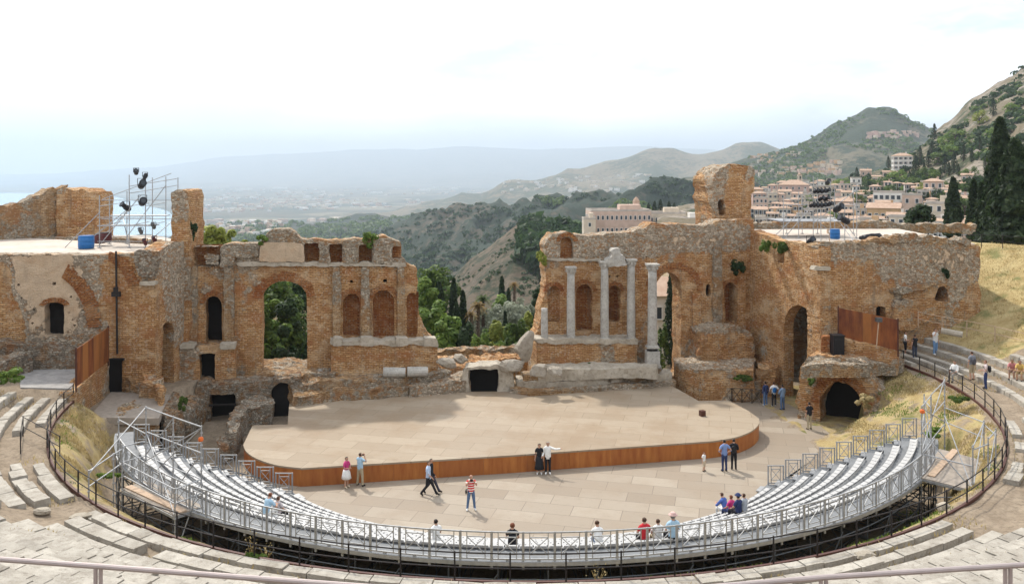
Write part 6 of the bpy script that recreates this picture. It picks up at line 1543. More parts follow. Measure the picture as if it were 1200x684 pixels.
n = NT('check_cloth', .85); ck = n.n('ShaderNodeTexChecker'); ck.inputs['Scale'].default_value = 22; n.l(n.tc.outputs['Object'], ck.inputs[0]); ck.inputs[1].default_value = (.32, .42, .6, 1); ck.inputs[2].default_value = (.5, .58, .7, 1); n.l(ck.outputs[0], n.b.inputs['Base Color']); CHECK = n.mat

BASE = dict(pelvis=(0, 0, .95), waist=(0, 0, 1.09), chest=(0, 0, 1.29), nb=(0, .012, 1.45), neck=(0, 0, 1.52), jaw=(0, -.025, 1.585), head=(0, -.012, 1.655), crown=(0, .004, 1.715))
def pose(kind, **o):
    J = {k: Vector(v) for k, v in BASE.items()}
    for s, sg in (('L', 1), ('R', -1)):
        J['sh' + s] = Vector((.175 * sg, .01, 1.40)); J['el' + s] = Vector((.225 * sg, .03, 1.13)); J['wr' + s] = Vector((.235 * sg, -.03, .88))
        J['hip' + s] = Vector((.085 * sg, 0, .92)); J['kn' + s] = Vector((.095 * sg, -.015, .50)); J['an' + s] = Vector((.105 * sg, .02, .085)); J['to' + s] = Vector((.125 * sg, -.15, .035))
    if kind == 'walk':
        J['knL'] = Vector((.09, -.2, .53)); J['anL'] = Vector((.09, -.40, .12)); J['toL'] = Vector((.1, -.56, .07))
        J['knR'] = Vector((-.09, .06, .50)); J['anR'] = Vector((-.09, .36, .14)); J['toR'] = Vector((-.1, .25, .03))
        J['elL'] = Vector((.22, .17, 1.17)); J['wrL'] = Vector((.2, .12, .92)); J['elR'] = Vector((-.22, -.08, 1.14)); J['wrR'] = Vector((-.2, -.26, .98))
    if kind == 'camera':
        for s, sg in (('L', 1), ('R', -1)): J['el' + s] = Vector((.26 * sg, -.17, 1.26)); J['wr' + s] = Vector((.09 * sg, -.24, 1.53))
        J['knL'].x, J['anL'].x, J['toL'].x = .14, .18, .22; J['knR'].x, J['anR'].x, J['toR'].x = -.14, -.18, -.22
    if kind == 'point':
        J['elL'] = Vector((.42, -.12, 1.36)); J['wrL'] = Vector((.66, -.2, 1.42)); J['wrR'] = Vector((-.3, -.18, 1.02))
    if kind == 'hips':
        J['elL'] = Vector((.36, .1, 1.17)); J['wrL'] = Vector((.2, -.06, 1.0)); J['elR'] = Vector((-.36, .1, 1.17)); J['wrR'] = Vector((-.2, -.06, 1.0))
    if kind == 'fold':
        J['elL'] = Vector((.25, -.06, 1.14)); J['wrL'] = Vector((.04, -.2, 1.08)); J['elR'] = Vector((-.25, -.06, 1.14)); J['wrR'] = Vector((-.04, -.22, 1.14))
    if kind == 'touch':
        J['elR'] = Vector((-.26, -.16, 1.24)); J['wrR'] = Vector((-.1, -.16, 1.5))
    if kind == 'hold':
        J['elL'] = Vector((.23, -.04, 1.13)); J['wrL'] = Vector((.12, -.26, 1.12)); J['elR'] = Vector((-.23, -.04, 1.13)); J['wrR'] = Vector((-.12, -.26, 1.12))
    if kind in ('sit', 'sitlean'):
        lo = .95 - .5
        for k in J: J[k].z -= lo
        for s, sg in (('L', 1), ('R', -1)):
            J['kn' + s] = Vector((.12 * sg, -.43, .50)); J['an' + s] = Vector((.12 * sg, -.40, .09)); J['to' + s] = Vector((.13 * sg, -.56, .035))
            J['el' + s] = Vector((.24 * sg, -.1, .70)); J['wr' + s] = Vector((.12 * sg, -.33, .58))
        if kind == 'sitlean':
            for k in ('chest', 'nb', 'neck', 'jaw', 'head', 'crown', 'shL', 'shR'): J[k].y -= .30 * (J[k].z - .5); J[k].z -= .05
            for s, sg in (('L', 1), ('R', -1)): J['el' + s] = Vector((.22 * sg, -.36, .62)); J['wr' + s] = Vector((.06 * sg, -.52, .66))
    for k, v in o.items(): J[k] = Vector(v)
    return J
RAD = dict(pelvis=.135, waist=.12, chest=.14, nb=.075, neck=.052, jaw=.068, head=.088, crown=.058)
LR = dict(sh=.062, el=.043, wr=.03, hip=.092, kn=.058, an=.042, to=.034)
TSC = bpy.data.scenes.new('tmp_scene')
def person(loc, face, P, h, wear, label, hair='dark', skin=SKIN, group=None, female=False):
    """face: compass angle in degrees of the direction looked at, measured from the camera direction (-Y), anticlockwise"""
    t_name = 'person'; sc = h / 1.76; J = P
    names = ['pelvis', 'waist', 'chest', 'nb', 'neck', 'jaw', 'head', 'crown']; E = [(a, b) for a, b in zip(names, names[1:])]
    rad = dict(RAD)
    if female: rad.update(waist=.1, chest=.125, pelvis=.14)
    for s in 'LR':
        for k, r in LR.items(): names.append(k + s); rad[k + s] = r * (.88 if female and k in ('sh', 'el', 'wr') else 1)
        J['pa' + s] = J['wr' + s] + (J['wr' + s] - J['el' + s]).normalized() * .075; names.append('pa' + s); rad['pa' + s] = .03
        J['he' + s] = J['an' + s] + Vector((0, .045, -.045)); names.append('he' + s); rad['he' + s] = .035
        E += [('nb', 'sh' + s), ('sh' + s, 'el' + s), ('el' + s, 'wr' + s), ('wr' + s, 'pa' + s), ('pelvis', 'hip' + s), ('hip' + s, 'kn' + s), ('kn' + s, 'an' + s), ('an' + s, 'to' + s), ('an' + s, 'he' + s)]
    idx = {k: i for i, k in enumerate(names)}
    me = bpy.data.meshes.new('body'); me.from_pydata([tuple(J[k]) for k in names], [(idx[a], idx[b]) for a, b in E], [])
    o = bpy.data.objects.new('tmp', me); TSC.collection.objects.link(o)
    m = o.modifiers.new('skin', 'SKIN'); m.use_smooth_shade = True
    sv = me.skin_vertices[0].data
    for k in names:
        r = rad[k]; sv[idx[k]].radius = (r * (1.25 if k in ('chest', 'pelvis', 'waist') else 1), r * (.85 if k in ('chest', 'waist') else 1)); sv[idx[k]].use_root = k == 'pelvis'
    ss = o.modifiers.new('sub', 'SUBSURF'); ss.levels = 1; ss.render_levels = 1
    TSC.view_layers[0].update(); dg = TSC.view_layers[0].depsgraph or bpy.context.evaluated_depsgraph_get(); em = bpy.data.meshes.new_from_object(o.evaluated_get(dg)); bpy.data.objects.remove(o); bpy.data.meshes.remove(me)
    V = np.array([v.co[:] for v in em.vertices]); Nn = np.array([v.normal[:] for v in em.vertices]); F = [tuple(p.vertices) for p in em.polygons]; bpy.data.meshes.remove(em)
    # nearest bone of each vertex
    best = np.full(len(V), 1e9); lab = np.zeros(len(V), int); par = np.zeros(len(V))
    for e, (a, b) in enumerate(E):
        A, B = np.array(J[a]), np.array(J[b]); d = B - A; tt = np.clip(((V - A) @ d) / (d @ d), 0, 1); q = np.linalg.norm(V - A - tt[:, None] * d, axis=1) / (rad[a] * (1 - tt) + rad[b] * tt)
        w = q < best; best[w] = q[w]; lab[w] = e; par[w] = tt[w]
    fl = [max(set(lab[i] for i in f), key=[lab[i] for i in f].count) for f in F]; fpar = [float(np.mean([par[i] for i in f])) for f in F]
    root = bpy.data.objects.new(t_name, None)
    mb = MB(); mb.v = [tuple(v * sc) for v in V]; mb.f = list(F)
    # face, ears, hands
    hd = J['head']; fw = Vector((0, -1, 0)); mb2 = MB()
    mb2.box(hd + Vector((0, -.1, -.02)), (.024, .04, .045)); 
    for s in (-1, 1): mb2.box(hd + Vector((.088 * s, .005, -.01)), (.014, .035, .055))
    for s, sg in (('L', 1), ('R', -1)):
        a, b = J['wr' + s], J['pa' + s]; d = (b - a).normalized(); side = d.cross(Vector((0, 0, 1)));
        if side.length < .2: side = Vector((0, 1, 0))
        side.normalize(); up = side.cross(d)
        for q, ln in enumerate((.062, .075, .08, .07)):
            p0 = b + side * (.012 * (q - 1.5)); p1 = p0 + d * ln * .55 + up * -.006; p2 = p1 + d * ln * .4 - up * .018; mb2.bar(p0, p1, .0085, 5, .008); mb2.bar(p1, p2, .008, 5, .006)
        p0 = a + d * .02 + side * .02; p1 = p0 + side * .03 + d * .03; mb2.bar(p0, p1, .011, 5, .009); mb2.bar(p1, p1 + d * .032, .009, 5, .007)
    o_ = len(mb.v); mb.v += [tuple(Vector(v) * sc) for v in mb2.v]; mb.f += [tuple(i + o_ for i in f) for f in mb2.f]; mb.m = [0] * len(mb.f); mb.t = [0] * len(mb.v)
    body = mb.build('person', skin, smooth=True); body.location = loc; body.rotation_euler = (0, 0, R(face)); tag(body, label, 'person', group)
    def part(name, test, off, mat):
        sel = [f for f, l, p in zip(F, fl, fpar) if test(E[l], p, f)]
        if not sel: return
        ids = sorted({i for f in sel for i in f}); mp_ = {i: k for k, i in enumerate(ids)}; m2 = MB()
        m2.v = [tuple((V[i] + Nn[i] * off) * sc) for i in ids]; m2.f = [tuple(mp_[i] for i in f) for f in sel]; m2.m = [0] * len(m2.f); m2.t = [0] * len(m2.v)
        return m2.build(name, mat, body, local=True, smooth=True)
    zc = lambda f: float(np.mean([V[i][2] for i in f])); yc = lambda f: float(np.mean([V[i][1] for i in f]))
    tors = {('pelvis', 'waist'), ('waist', 'chest'), ('chest', 'nb'), ('nb', 'shL'), ('nb', 'shR')}
    sl = wear.get('sleeve', .6)
    part(wear.get('topname', 'shirt'), lambda e, p, f: e in tors or (e[0][:2] == 'sh' and (sl >= 1 or p < sl)) or (sl > 1 and e[0][:2] == 'el' and p < .95), wear.get('loose', .016), wear['top'])
    if 'legs' in wear:
        ll = wear.get('leglen', 2)
        part('trousers' if ll > 1.2 else 'shorts', lambda e, p, f: e[0] == 'pelvis' and e[1][:3] == 'hip' or (e == ('pelvis', 'waist') and p < .35) or e[0][:3] == 'hip' or (ll > 1 and e[0][:2] == 'kn' and p < ll - 1 + .0), .014 if ll > 1.2 else .02, wear['legs'])
    if 'skirt' in wear:
        zl, mt = wear['skirt']; m2 = MB(); zt = 1.02
        m2.lathe([(.16 * sc, zt * sc), (.2 * sc, .88 * sc), (.23 * sc, (zl + .2) * sc), (.27 * sc, zl * sc), (.25 * sc, zl * sc), (.14 * sc, (zt - .02) * sc)], (0, 0, 0), 14, wob=.12); m2.build('skirt', mt, body, local=True, smooth=True)
    part('shoe', lambda e, p, f: e[0][:2] == 'an', .01, wear.get('shoes', cloth((.03, .025, .02))))
    if hair: part('hair', lambda e, p, f: (e[0] in ('head', 'jaw') and e[1] in ('crown', 'head')) and (zc(f) > J['head'].z + .035 or (yc(f) > J['head'].y + .0 and zc(f) > J['head'].z - (.14 if female else .06))), .014 if not female else .022, HAIRS[hair])
    if 'hat' in wear:
        m2 = MB(); c = J['head'] * sc + Vector((0, 0, .045 * sc)); m2.lathe([(.16 * sc, 0), (.162 * sc, .008), (.105 * sc, .014), (.1 * sc, .07 * sc), (.05 * sc, .1 * sc)], c, 14); m2.build('hat', wear['hat'], body, local=True, smooth=True)
    m2 = MB()
    for s in (-1, 1): m2.box((J['head'] + Vector((.032 * s, -.088, .012))) * sc, (.018, .012, .009))
    m2.box((J['jaw'] + Vector((0, -.068, .018))) * sc, (.04, .008, .007)); m2.build('facial_feature', HAIRS['dark'], body, local=True)
    body['_'] = 0; del body['_']
    return body
def extra(body, kind, mat, label, cat, h=1.75):
    """a backpack, bag or camera carried by a person: a thing of its own placed where it is worn"""
    M4 = Matrix.Translation(body.location) @ Matrix.Rotation(body.rotation_euler.z, 4, 'Z'); mb = MB(); s = h / 1.76
    if kind == 'backpack':
        mb = boulder((0, .2 * s, 1.22 * s), (.32, .2, .46), seed=3, rough=.06, n=12)
        for x in (-.1, .1): mb.beam((x, .13, 1.42 * s), (x, -.14, 1.30 * s), .035, .02); mb.beam((x, -.14, 1.3 * s), (x * 1.3, .1, 1.0 * s), .035, .02)
    if kind == 'camera':
        mb.box((0, -.27, 1.56 * s), (.13, .06, .085)); mb.lathe([(.035, 0), (.035, .07)], (0, 0, 0), 10)
        for i in range(8, len(mb.v)): x, y, z = mb.v[i]; mb.v[i] = (x, -.3 - z, 1.555 * s + y)
    if kind == 'bag':
        mb = boulder((-.24, 0, .92 * s), (.12, .3, .26), seed=5, rough=.05, n=12); mb.beam((-.2, 0, 1.02 * s), (.12, .02, 1.42 * s), .03, .015)
    if kind == 'book': mb.box((0, -.3, .72), (.28, .2, .03))
    o = mb.build({'backpack': 'backpack', 'camera': 'camera', 'bag': 'shoulder_bag', 'book': 'notebook'}[kind], mat)
    o.matrix_world = M4; tag(o, label, cat); return o
W_ = cloth((.78, .77, .74)); BK = cloth((.018, .018, .022)); JN = cloth((.1, .16, .28)); NV = cloth((.03, .045, .12)); LB = cloth((.38, .55, .68)); KH = cloth((.4, .33, .22)); PK = cloth((.55, .05, .2)); RD = cloth((.55, .03, .04)); GY = cloth((.22, .23, .26)); BL = cloth((.05, .14, .45)); CR = cloth((.6, .5, .36)); YL = cloth((.6, .4, .12))
def F0(px, py, z=.02): g = Gp(px, py, z); return Vector((g.x, g.y, z))
def FC(px, py):
    """foot point on the stone seats: follow the sight line until it meets the ground"""
    for Y in np.arange(30, 75, .05):
        p = Wp(px, py, Y)
        if p.z <= gz(p.x, p.y) + .05: return Vector((p.x, p.y, gz(p.x, p.y) + .06))
    return Wp(px, py, 55)
p = person(F0(406, 571), 60, pose('fold'), 1.63, dict(top=PK, sleeve=.7, skirt=(.52, W_), shoes=CR), 'woman in pink top and white skirt standing before the stage front', 'dark', female=True)
p = person(F0(422, 569), 150, pose('camera'), 1.76, dict(top=LB, legs=KH, shoes=BK), 'man in pale blue shirt and beige trousers raising a camera to the stage', 'brown')
extra(p, 'camera', M['black_plastic'], 'black camera held by the man in the pale blue shirt', 'camera')
p = person(F0(502, 580.5), 78, pose('walk'), 1.78, dict(top=CHECK, sleeve=.9, legs=BK), 'man in pale checked shirt and dark trousers striding to the right', 'brown')
p = person(F0(505, 577.5), 78, pose('walk'), 1.8, dict(top=BK, sleeve=2, legs=cloth((.05, .05, .07))), 'dark clothed man walking just behind the man in the checked shirt', 'dark')
p = person(F0(552, 597.5), 8, pose('camera'), 1.76, dict(top=STRIPE, legs=JN, shoes=W_), 'man in red and white striped shirt and jeans aiming a camera', None, skin=SKIN)
extra(p, 'camera', M['black_plastic'], 'small camera held up by the man in the striped shirt', 'camera')
extra(p, 'bag', M['black_plastic'], 'black bag at the hip of the man in the striped shirt', 'bag')
person(F0(632, 555), 0, pose('stand'), 1.68, dict(top=BK, sleeve=.6, skirt=(.3, BK), shoes=W_), 'woman in a black dress standing close to the stage front', 'dark', female=True)
person(F0(642, 555), 0, pose('point'), 1.78, dict(top=W_, sleeve=2, legs=BK, shoes=W_, topname='shirt'), 'man in white shirt and black trousers pointing beside the woman in black', 'grey')
person(F0(825, 552), 40, pose('stand'), 1.08, dict(top=W_, sleeve=.5, legs=CR, leglen=1.0), 'small child in white top standing alone on the orchestra floor', 'brown')
p = person(F0(849, 552), 190, pose('hips'), 1.76, dict(top=cloth((.2, .28, .5)), legs=NV), 'man in blue shirt and dark trousers near the right end of the stage', 'dark')
p = person(F0(860, 550), 170, pose('fold'), 1.72, dict(top=BK, sleeve=2, legs=BK), 'person all in black beside the man in the blue shirt', 'dark')
extra(p, 'backpack', M['black_plastic'], 'black backpack on the person in black near the stage', 'backpack')
person(F0(897, 475), 200, pose('stand'), 1.7, dict(top=NV, sleeve=2, legs=JN, shoes=W_), 'woman in navy top and jeans at the black barrier, leftmost of three', 'dark', female=True)
p = person(F0(907, 476), 180, pose('hips'), 1.74, dict(top=W_, legs=BK, shoes=W_), 'person in white shirt at the black barrier, middle of three', 'brown')
extra(p, 'backpack', M['blue_plastic'], 'bright blue backpack on the middle person by the archway', 'backpack')
person(F0(917, 480), 200, pose('fold'), 1.76, dict(top=cloth((.2, .3, .45)), sleeve=2, legs=JN), 'man in faded blue jacket and jeans beside the tall archway', 'dark')
person(F0(948.5, 503), 190, pose('stand'), 1.76, dict(top=BK, legs=KH), 'man in black shirt and khaki trousers in front of the brick vault', 'dark')
# on the right seats
p = person(FC(1061, 417), 60, pose('fold'), 1.7, dict(top=W_, sleeve=.5, legs=BK, leglen=.7), 'woman in white top and dark shorts at the end of the right screen', 'brown', female=True)
extra(p, 'bag', M['black_plastic'], 'dark bag on the woman in white top by the right screen', 'bag')
person(FC(1072, 422), 190, pose('touch'), 1.74, dict(top=BK, sleeve=.3, legs=cloth((.06, .07, .1))), 'person in a black sleeveless top with hands near the face by the railing', 'brown')
person(FC(1096, 416), 20, pose('touch'), 1.8, dict(top=W_, legs=cloth((.16, .28, .46)), shoes=W_), 'man in white shirt and light blue jeans standing on the right terrace', 'dark')
q = FC(1119, 446); p = person(q - Vector((0, 0, .05)), -60, pose('sit'), 1.72, dict(top=W_, sleeve=1, legs=cloth((.3, .28, .25))), 'man in white shirt sitting behind the railing with a notebook', 'dark')
extra(p, 'book', BK, 'dark notebook on the lap of the seated man in white', 'notebook')
p = person(FC(1139, 446), 190, pose('stand'), 1.8, dict(top=GY, legs=KH, leglen=.95), 'man in grey shirt and khaki shorts walking up the right seats', 'brown')
extra(p, 'backpack', cloth((.08, .08, .09)), 'dark backpack on the man in khaki shorts', 'backpack')
p = person(FC(1155, 456), 250, pose('hold'), 1.7, dict(top=cloth((.6, .5, .48)), legs=NV), 'woman in pale pink top and navy trousers standing on the right seats', 'red', female=True)
extra(p, 'backpack', M['black_plastic'], 'black backpack on the woman with navy trousers', 'backpack')
person(FC(1187, 444), -40, pose('sitlean'), 1.7, dict(top=cloth((.5, .2, .2)), legs=cloth((.3, .2, .15)), leglen=.8), 'seated person in a rose top at the right edge of the picture', 'dark', skin=SKIN2)
person(FC(1196, 446), -40, pose('sitlean'), 1.72, dict(top=YL, legs=cloth((.35, .25, .12)), leglen=.8), 'seated person in a yellow top at the right edge of the picture', 'brown', skin=SKIN2)
# on the grandstand seats
def seated(px, row, kind, h, wear, label, hair, turn=0, **k):
    r = RIN + PIT * row + .5; z = ZB + RISE * row; lo, hi = None, None
    best = min(np.arange(205, 340, .1), key=lambda a: abs(600 + 1000 * pol(r, a).x / pol(r, a).y - px) + (0 if (pol(r, a).y < 44) else 50)); p = pol(r, best, z - .09)
    a = math.degrees(math.atan2(RC.x - p.x, -(RC.y - p.y)))
    d = RC - Vector((p.x, p.y, 0)); face = math.degrees(math.atan2(d.y, d.x)) + 90 + turn
    return person(p, face, pose(kind), h, wear, label, hair, **k)
seated(312, 7, 'sitlean', 1.74, dict(top=LB, legs=W_), 'person in pale blue shirt leaning forward on the left seats', 'red')
seated(326, 6, 'sit', 1.6, dict(top=cloth((.5, .45, .45)), legs=BK), 'person in a grey top sitting on the left seats', 'brown')
seated(511, 6, 'sit', 1.72, dict(top=W_, legs=W_), 'person in white with dark hair sitting in the centre seats', 'dark', turn=40)
seated(601, 7, 'sit', 1.72, dict(top=BK, sleeve=.4, legs=BK), 'dark haired woman in black sitting in the centre seats', 'red', female=True)
seated(701, 6, 'sitlean', 1.7, dict(top=W_, legs=JN), 'person in white leaning forward in the centre seats', 'brown', skin=SKIN2)
seated(755, 7, 'sit', 1.76, dict(top=RD, legs=BK), 'man in a red shirt sitting right of the centre seats', 'brown')
seated(771, 7, 'sit', 1.62, dict(top=W_, legs=KH), 'person in white sitting beside the man in red', 'brown')
seated(789, 8, 'sit', 1.84, dict(top=LB, legs=BK, loose=.03, hat=cloth((.6, .4, .36))), 'large man in pale blue shirt and pinkish hat seen from behind', 'grey')
seated(850, 0, 'sitlean', 1.74, dict(top=cloth((.08, .14, .4)), legs=W_, sleeve=1), 'man in blue and white shirt in the lowest right seats', 'brown')
seated(857, 1, 'sit', 1.66, dict(top=PK, legs=NV), 'woman in pink in the lowest right seats', 'red', female=True)
seated(865, 2, 'sit', 1.74, dict(top=NV, legs=BK, hat=NV), 'man with a navy hat in the lower right seats', 'dark')
seated(872, 2, 'sit', 1.7, dict(top=cloth((.4, .42, .45)), legs=KH), 'person in grey at the end of the lower right seats', 'brown')

bpy.data.scenes.remove(TSC)
# ================================================================ STAGE LIGHT SCAFFOLDS on the two roofs
def lamp_head(p, s, yaw, tilt, label, mat='black_plastic'):
    from mathutils import Euler
    t = thing('stage_lamp', p, label, 'lamp'); M3 = Euler((R(tilt), 0, R(yaw))).to_matrix(); mb = MB()
    prof = [(.0, .42), (.17, .4), (.24, .25), (.24, -.1), (.19, -.14), (.19, -.42), (.27, -.5), (.27, -.52)]
    mb.lathe([(max(r, .01) * s, z * s) for r, z in prof], (0, 0, 0), 14); mb.v = [tuple(M3 @ Vector((x, -z, y))) for x, y, z in [(v[0], v[1], -v[2]) for v in mb.v]]
    mb.build('housing', M[mat], t, local=True)
    mb = MB(); mb.beam((-.3 * s, 0, 0), (-.3 * s, 0, .5 * s), .04, .03); mb.beam((.3 * s, 0, 0), (.3 * s, 0, .5 * s), .04, .03); mb.beam((-.3 * s, 0, .5 * s), (.3 * s, 0, .5 * s), .04, .03); mb.bar((-.3 * s, 0, 0), (.3 * s, 0, 0), .03 * s, 6); mb.build('yoke', M['iron'], t, local=True)
    mb = MB(); mb.lathe([(.17 * s, 0), (.17 * s, .015)], (0, 0, 0), 12); mb.v = [tuple(M3 @ Vector((x, -.53 * s - z, y))) for x, y, z in mb.v]; mb.build('lens', M['lens'], t, local=True)
    return t
ZR = 11.06
t = thing('lamp_scaffold', (-27.5, 61.5, ZR), 'open steel tube scaffold carrying stage lamps on the left roof', 'scaffold')
YF, YB = 60.3, 63.6
fx = [(-29.15, 229), (-27.05, 205), (-25.9, 212)]; bx = [(-30.0, 231), (-28.7, 224), (-26.8, 208), (-25.8, 207), (-24.9, 208)]
for x, top in fx: mb = MB(); mb.bar((x, YF, ZR), (x, YF, EYE - (top - 200) / 1000 * YF), .035, 7); mb.box((x, YF, ZR + .03), (.22, .22, .05)); mb.build('mast', M['steel'], t)
for x, top in bx: mb = MB(); mb.bar((x, YB, ZR), (x, YB, EYE - (top - 200) / 1000 * YB), .035, 7); mb.box((x, YB, ZR + .03), (.22, .22, .05)); mb.build('mast', M['steel'], t)
mb = MB()
for z in (11.6, 12.9, 13.0 + 1.3): mb.bar((-30.6, YB, z), (-24.7, YB, z), .03, 6)
for z in (11.5, 12.6, 13.2): mb.bar((-29.3, YF, z), (-25.5, YF, z), .03, 6)
for x in (-29.1, -27.05, -25.9):
    for z in (12.6, 14.0): mb.bar((x, YF, z), (x - .0, YB, z + .1), .028, 6)
for z in (14.9, 15.4): mb.bar((-27.05, YF, z), (-25.0, YB, z + .5), .028, 6)
mb.build('ledger', M['steel'], t)
for (p, q) in (((-31.6, YF, ZR), (-29.1, YF, 13.6)), ((-31.0, YB, ZR), (-28.4, YB, 13.8)), ((-29.1, YF, 11.3), (-26.2, YF, 14.8)), ((-28.7, YB, 11.6), (-25.8, YB, 15.4)), ((-27.1, YF, 11.4), (-29.0, YB, 13.0)), ((-28.9, YF, 14.5), (-25.4, YB, 16.3)), ((-30.4, YF, 11.2), (-27.0, YF, 13.9)), ((-25.9, YF, 11.3), (-24.9, YB, 13.1))):
    mb = MB(); mb.bar(p, q, .03, 6); mb.build('brace', M['steel'], t)
for z, x0, x1 in ((12.55, -29.0, -25.8), (13.25, -29.0, -25.0)):
    mb = MB(); mb.box(((x0 + x1) / 2, (YF + YB) / 2, z), (x1 - x0, 1.0, .06)); mb.build('platform', M['steel'], t)
lamp_head(Wp(159.5, 202, YF), .62, 20, -25, 'stage lamp at the very top of the left roof scaffold')
lamp_head(Wp(170, 207, YB), .65, -20, 60, 'upturned stage lamp second from the top on the left roof scaffold')
lamp_head(Wp(166, 217, YF), .95, 35, -20, 'large black stage lamp in the upper middle of the left roof scaffold')
lamp_head(Wp(167, 237, YF), 1.0, 30, -15, 'large black stage lamp lower on the left roof scaffold')
lamp_head(Wp(148, 243, YF), .85, -30, -35, 'tilted stage lamp at the left side of the left roof scaffold')
for k, (px, py) in enumerate(((170, 284), (181, 281), (165, 271), (180, 265))):
    lamp_head(Wp(px, py, 59.4), .55, 0, -50, ['rust brown lamp hanging low at left above the roof edge', 'rust brown lamp hanging low at right above the roof edge', 'small lamp in the lower middle of the left roof scaffold', 'small lamp on the right of the left roof scaffold'][k], 'red_plastic' if k < 2 else 'steel_dark')
def barrel(px, base, Y, w, h, mat, label):
    p = Wp(px, base, Y); t = thing('plastic_barrel', p, label, 'barrel'); mb = MB(); r = w / 2
    mb.lathe([(r * .92, 0), (r, .06), (r, h * .3), (r * 1.04, h * .33), (r, h * .36), (r, h * .64), (r * 1.04, h * .67), (r, h * .7), (r, h - .06), (r * .94, h)], p, 20); mb.build('drum', M[mat], t, smooth=True)
    mb = MB(); mb.lathe([(r * .96, h), (r * .96, h + .04), (r * .3, h + .05)], p, 20); mb.build('lid', M['blue_plastic' if mat == 'blue_plastic' else 'black_plastic'], t)
barrel(101, 291, 59.6, 1.05, .86, 'blue_plastic', 'large blue plastic tub on the left roof terrace')
barrel(117, 285, 62.2, .75, .65, 'red_plastic', 'left of two dark red tubs behind the blue tub')
barrel(124, 284, 62.0, .8, .7, 'red_plastic', 'right of two dark red tubs behind the blue tub')

ZR2 = 11.26
t = thing('lamp_scaffold', Wp(960, 280, 66), 'steel tube scaffold carrying two racks of stage lamps on the right roof', 'scaffold')
for px, top, Y in ((918, 232, 66), (936, 224, 66), (953, 206, 66), (973, 212, 66), (1004, 215, 66), (922, 240, 71), (940, 228, 71), (958, 208, 71), (978, 216, 71), (1000, 226, 71), (990, 240, 63), (962, 246, 63)):
    x = (px - 600) / 1000 * Y; mb = MB(); mb.bar((x, Y, ZR2), (x, Y, EYE - (top - 200) / 1000 * Y), .03, 7); mb.box((x, Y, ZR2 + .03), (.22, .22, .05)); mb.build('mast', M['steel'], t)
mb = MB()
for py in (225, 240, 257, 268):
    for Y in (66, 71): mb.bar(Wp(918 if py > 235 else 950, py, Y), Wp(1004 if py > 235 else 978, py, Y), .03, 6)
for px in (918, 936, 953, 973, 1004):
    for py in (240, 257): mb.bar(Wp(px, py, 66), Wp(px + 3, py, 71), .028, 6)
mb.build('ledger', M['steel'], t)
for p, q in ((Wp(918, 280, 66), Wp(953, 240, 66)), (Wp(953, 262, 66), Wp(1004, 222, 66)), (Wp(973, 240, 66), Wp(1004, 279, 66)), (Wp(936, 240, 71), Wp(978, 276, 71)), (Wp(985, 262, 64), Wp(1001, 283, 61)), (Wp(905, 279, 66), Wp(936, 250, 66))):
    mb = MB(); mb.bar(p, q, .03, 6); mb.build('brace', M['steel'], t)
mb = MB(); q = Wp(945, 258, 68.5); mb.box(q, (5.4, 3.2, .07)); mb.build('platform', M['steel'], t)
mb = MB(); q = Wp(962, 225.5, 66); mb.box(q + Vector((0, .3, -.1)), (1.6, .3, .06)); q = Wp(961, 242, 66); mb.box(q + Vector((0, .3, -.1)), (1.9, .3, .06)); mb.build('lamp_rack', M['steel'], t)
first_l = lamp_head(Vector((0, 0, 0)), .6, 25, -20, 'black stage lamp in the racks of the right roof scaffold'); lone = [first_l]
for k, (px, py) in enumerate([(956, 224), (960, 224), (964.5, 224), (969, 223.5), (951.5, 240.5), (955.5, 240.5), (960, 240.5), (964.5, 240.5), (969, 240), (972, 239.5), (962, 233), (968, 233)]):
    c = first_l if k == 0 else copy_tree(first_l); c.location = Wp(px, py, 65.6); c['group'] = 'lamps racked on the right roof scaffold'
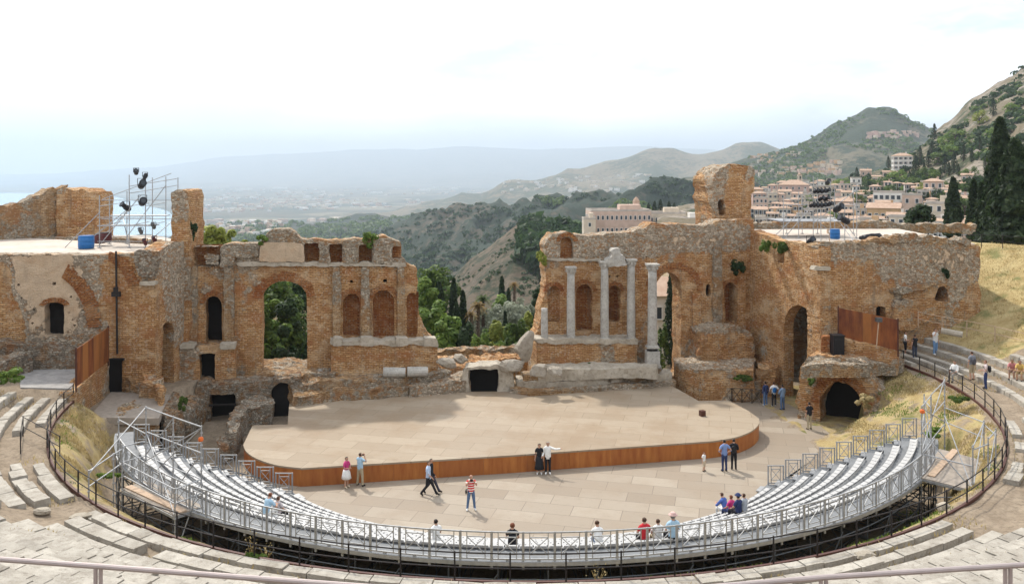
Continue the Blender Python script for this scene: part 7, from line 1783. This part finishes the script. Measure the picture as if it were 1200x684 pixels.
for px, py, Y, s, yaw, lab in ((982, 244.5, 64, 1.0, 20, 'single stage lamp right of the lower lamp rack'), (990, 258, 63, 1.0, -70, 'stage lamp pointing sideways low on the right roof scaffold'), (949.5, 283, 59.4, .85, 10, 'black lamp at the left front edge of the right roof'), (970, 214, 70, .7, 0, 'small lamp at the top of the right roof scaffold')):
    lamp_head(Wp(px, py, Y), s, yaw, -25, lab)
barrel(978.5, 280, 60.6, .68, .66, 'blue_plastic', 'blue plastic tub on the edge of the right roof')
mb = MB(); p = Wp(972, 271, 62); mb.box(p, (.32, .2, .32)); mb.box(p + Vector((0, -.11, 0)), (.2, .03, .2), m=1); mb.bar(p - Vector((0, 0, 1.1)), p, .03, 6)
tag(mb.build('flood_lamp', [M['plank'], M['frame_w']], origin=p), 'small square white lamp beside the blue tub', 'lamp')
o = boulder(Wp(1021, 278, 61.5), (1.9, 1.0, .62), (0, 0, .1), seed=9, rough=.3); solo('cable_heap', o, M['black_plastic'], 'heap of equipment under a black cover on the right roof', 'cover', smooth=True)
# black crowd barrier by the archway
t = thing('crowd_barrier', F0(870, 470), 'low black metal barrier behind the right end of the stage', 'barrier')
a, b = F0(846, 470.5), F0(893, 473); d = (b - a) / 4; zz = Vector((0, 0, 1)); proto = None
for k in range(4):
    p, q = a + d * (k + .04), a + d * (k + .96); mb = MB()
    for u_, v_ in ((p, p + zz * 1.0), (q, q + zz * 1.0), (p + zz * 1.0, q + zz * 1.0), (p + zz * .12, q + zz * .12), (p + zz * .12, q + zz), (q + zz * .12, p + zz)): mb.bar(u_, v_, .018, 6)
    mb.build('panel', M['iron'], t)
# speaker box and bench bits at the foot of the stand
b = F0(741, 640, .3)
mb = MB(); c = pol(RIN + PIT * 7 + .5, 285.5, ZB + RISE * 7)
t = None
# left seats: small dark railings beside the steps
def small_rail(L_, label):
    t = thing('step_railing', L_[0], label, 'railing')
    for p in L_: mb = MB(); mb.bar(p - Vector((0, 0, .2)), p + Vector((0, 0, .95)), .025, 6); mb.build('post', M['iron'], t)
    for z in (.92, .45):
        mb = MB()
        for a, b in zip(L_, L_[1:]): mb.bar(a + Vector((0, 0, z)), b + Vector((0, 0, z)), .02, 6)
        mb.build('rail', M['iron'], t)
small_rail([FC(24, 531), FC(27, 511), FC(70, 535)], 'small dark railing across the left stone steps')
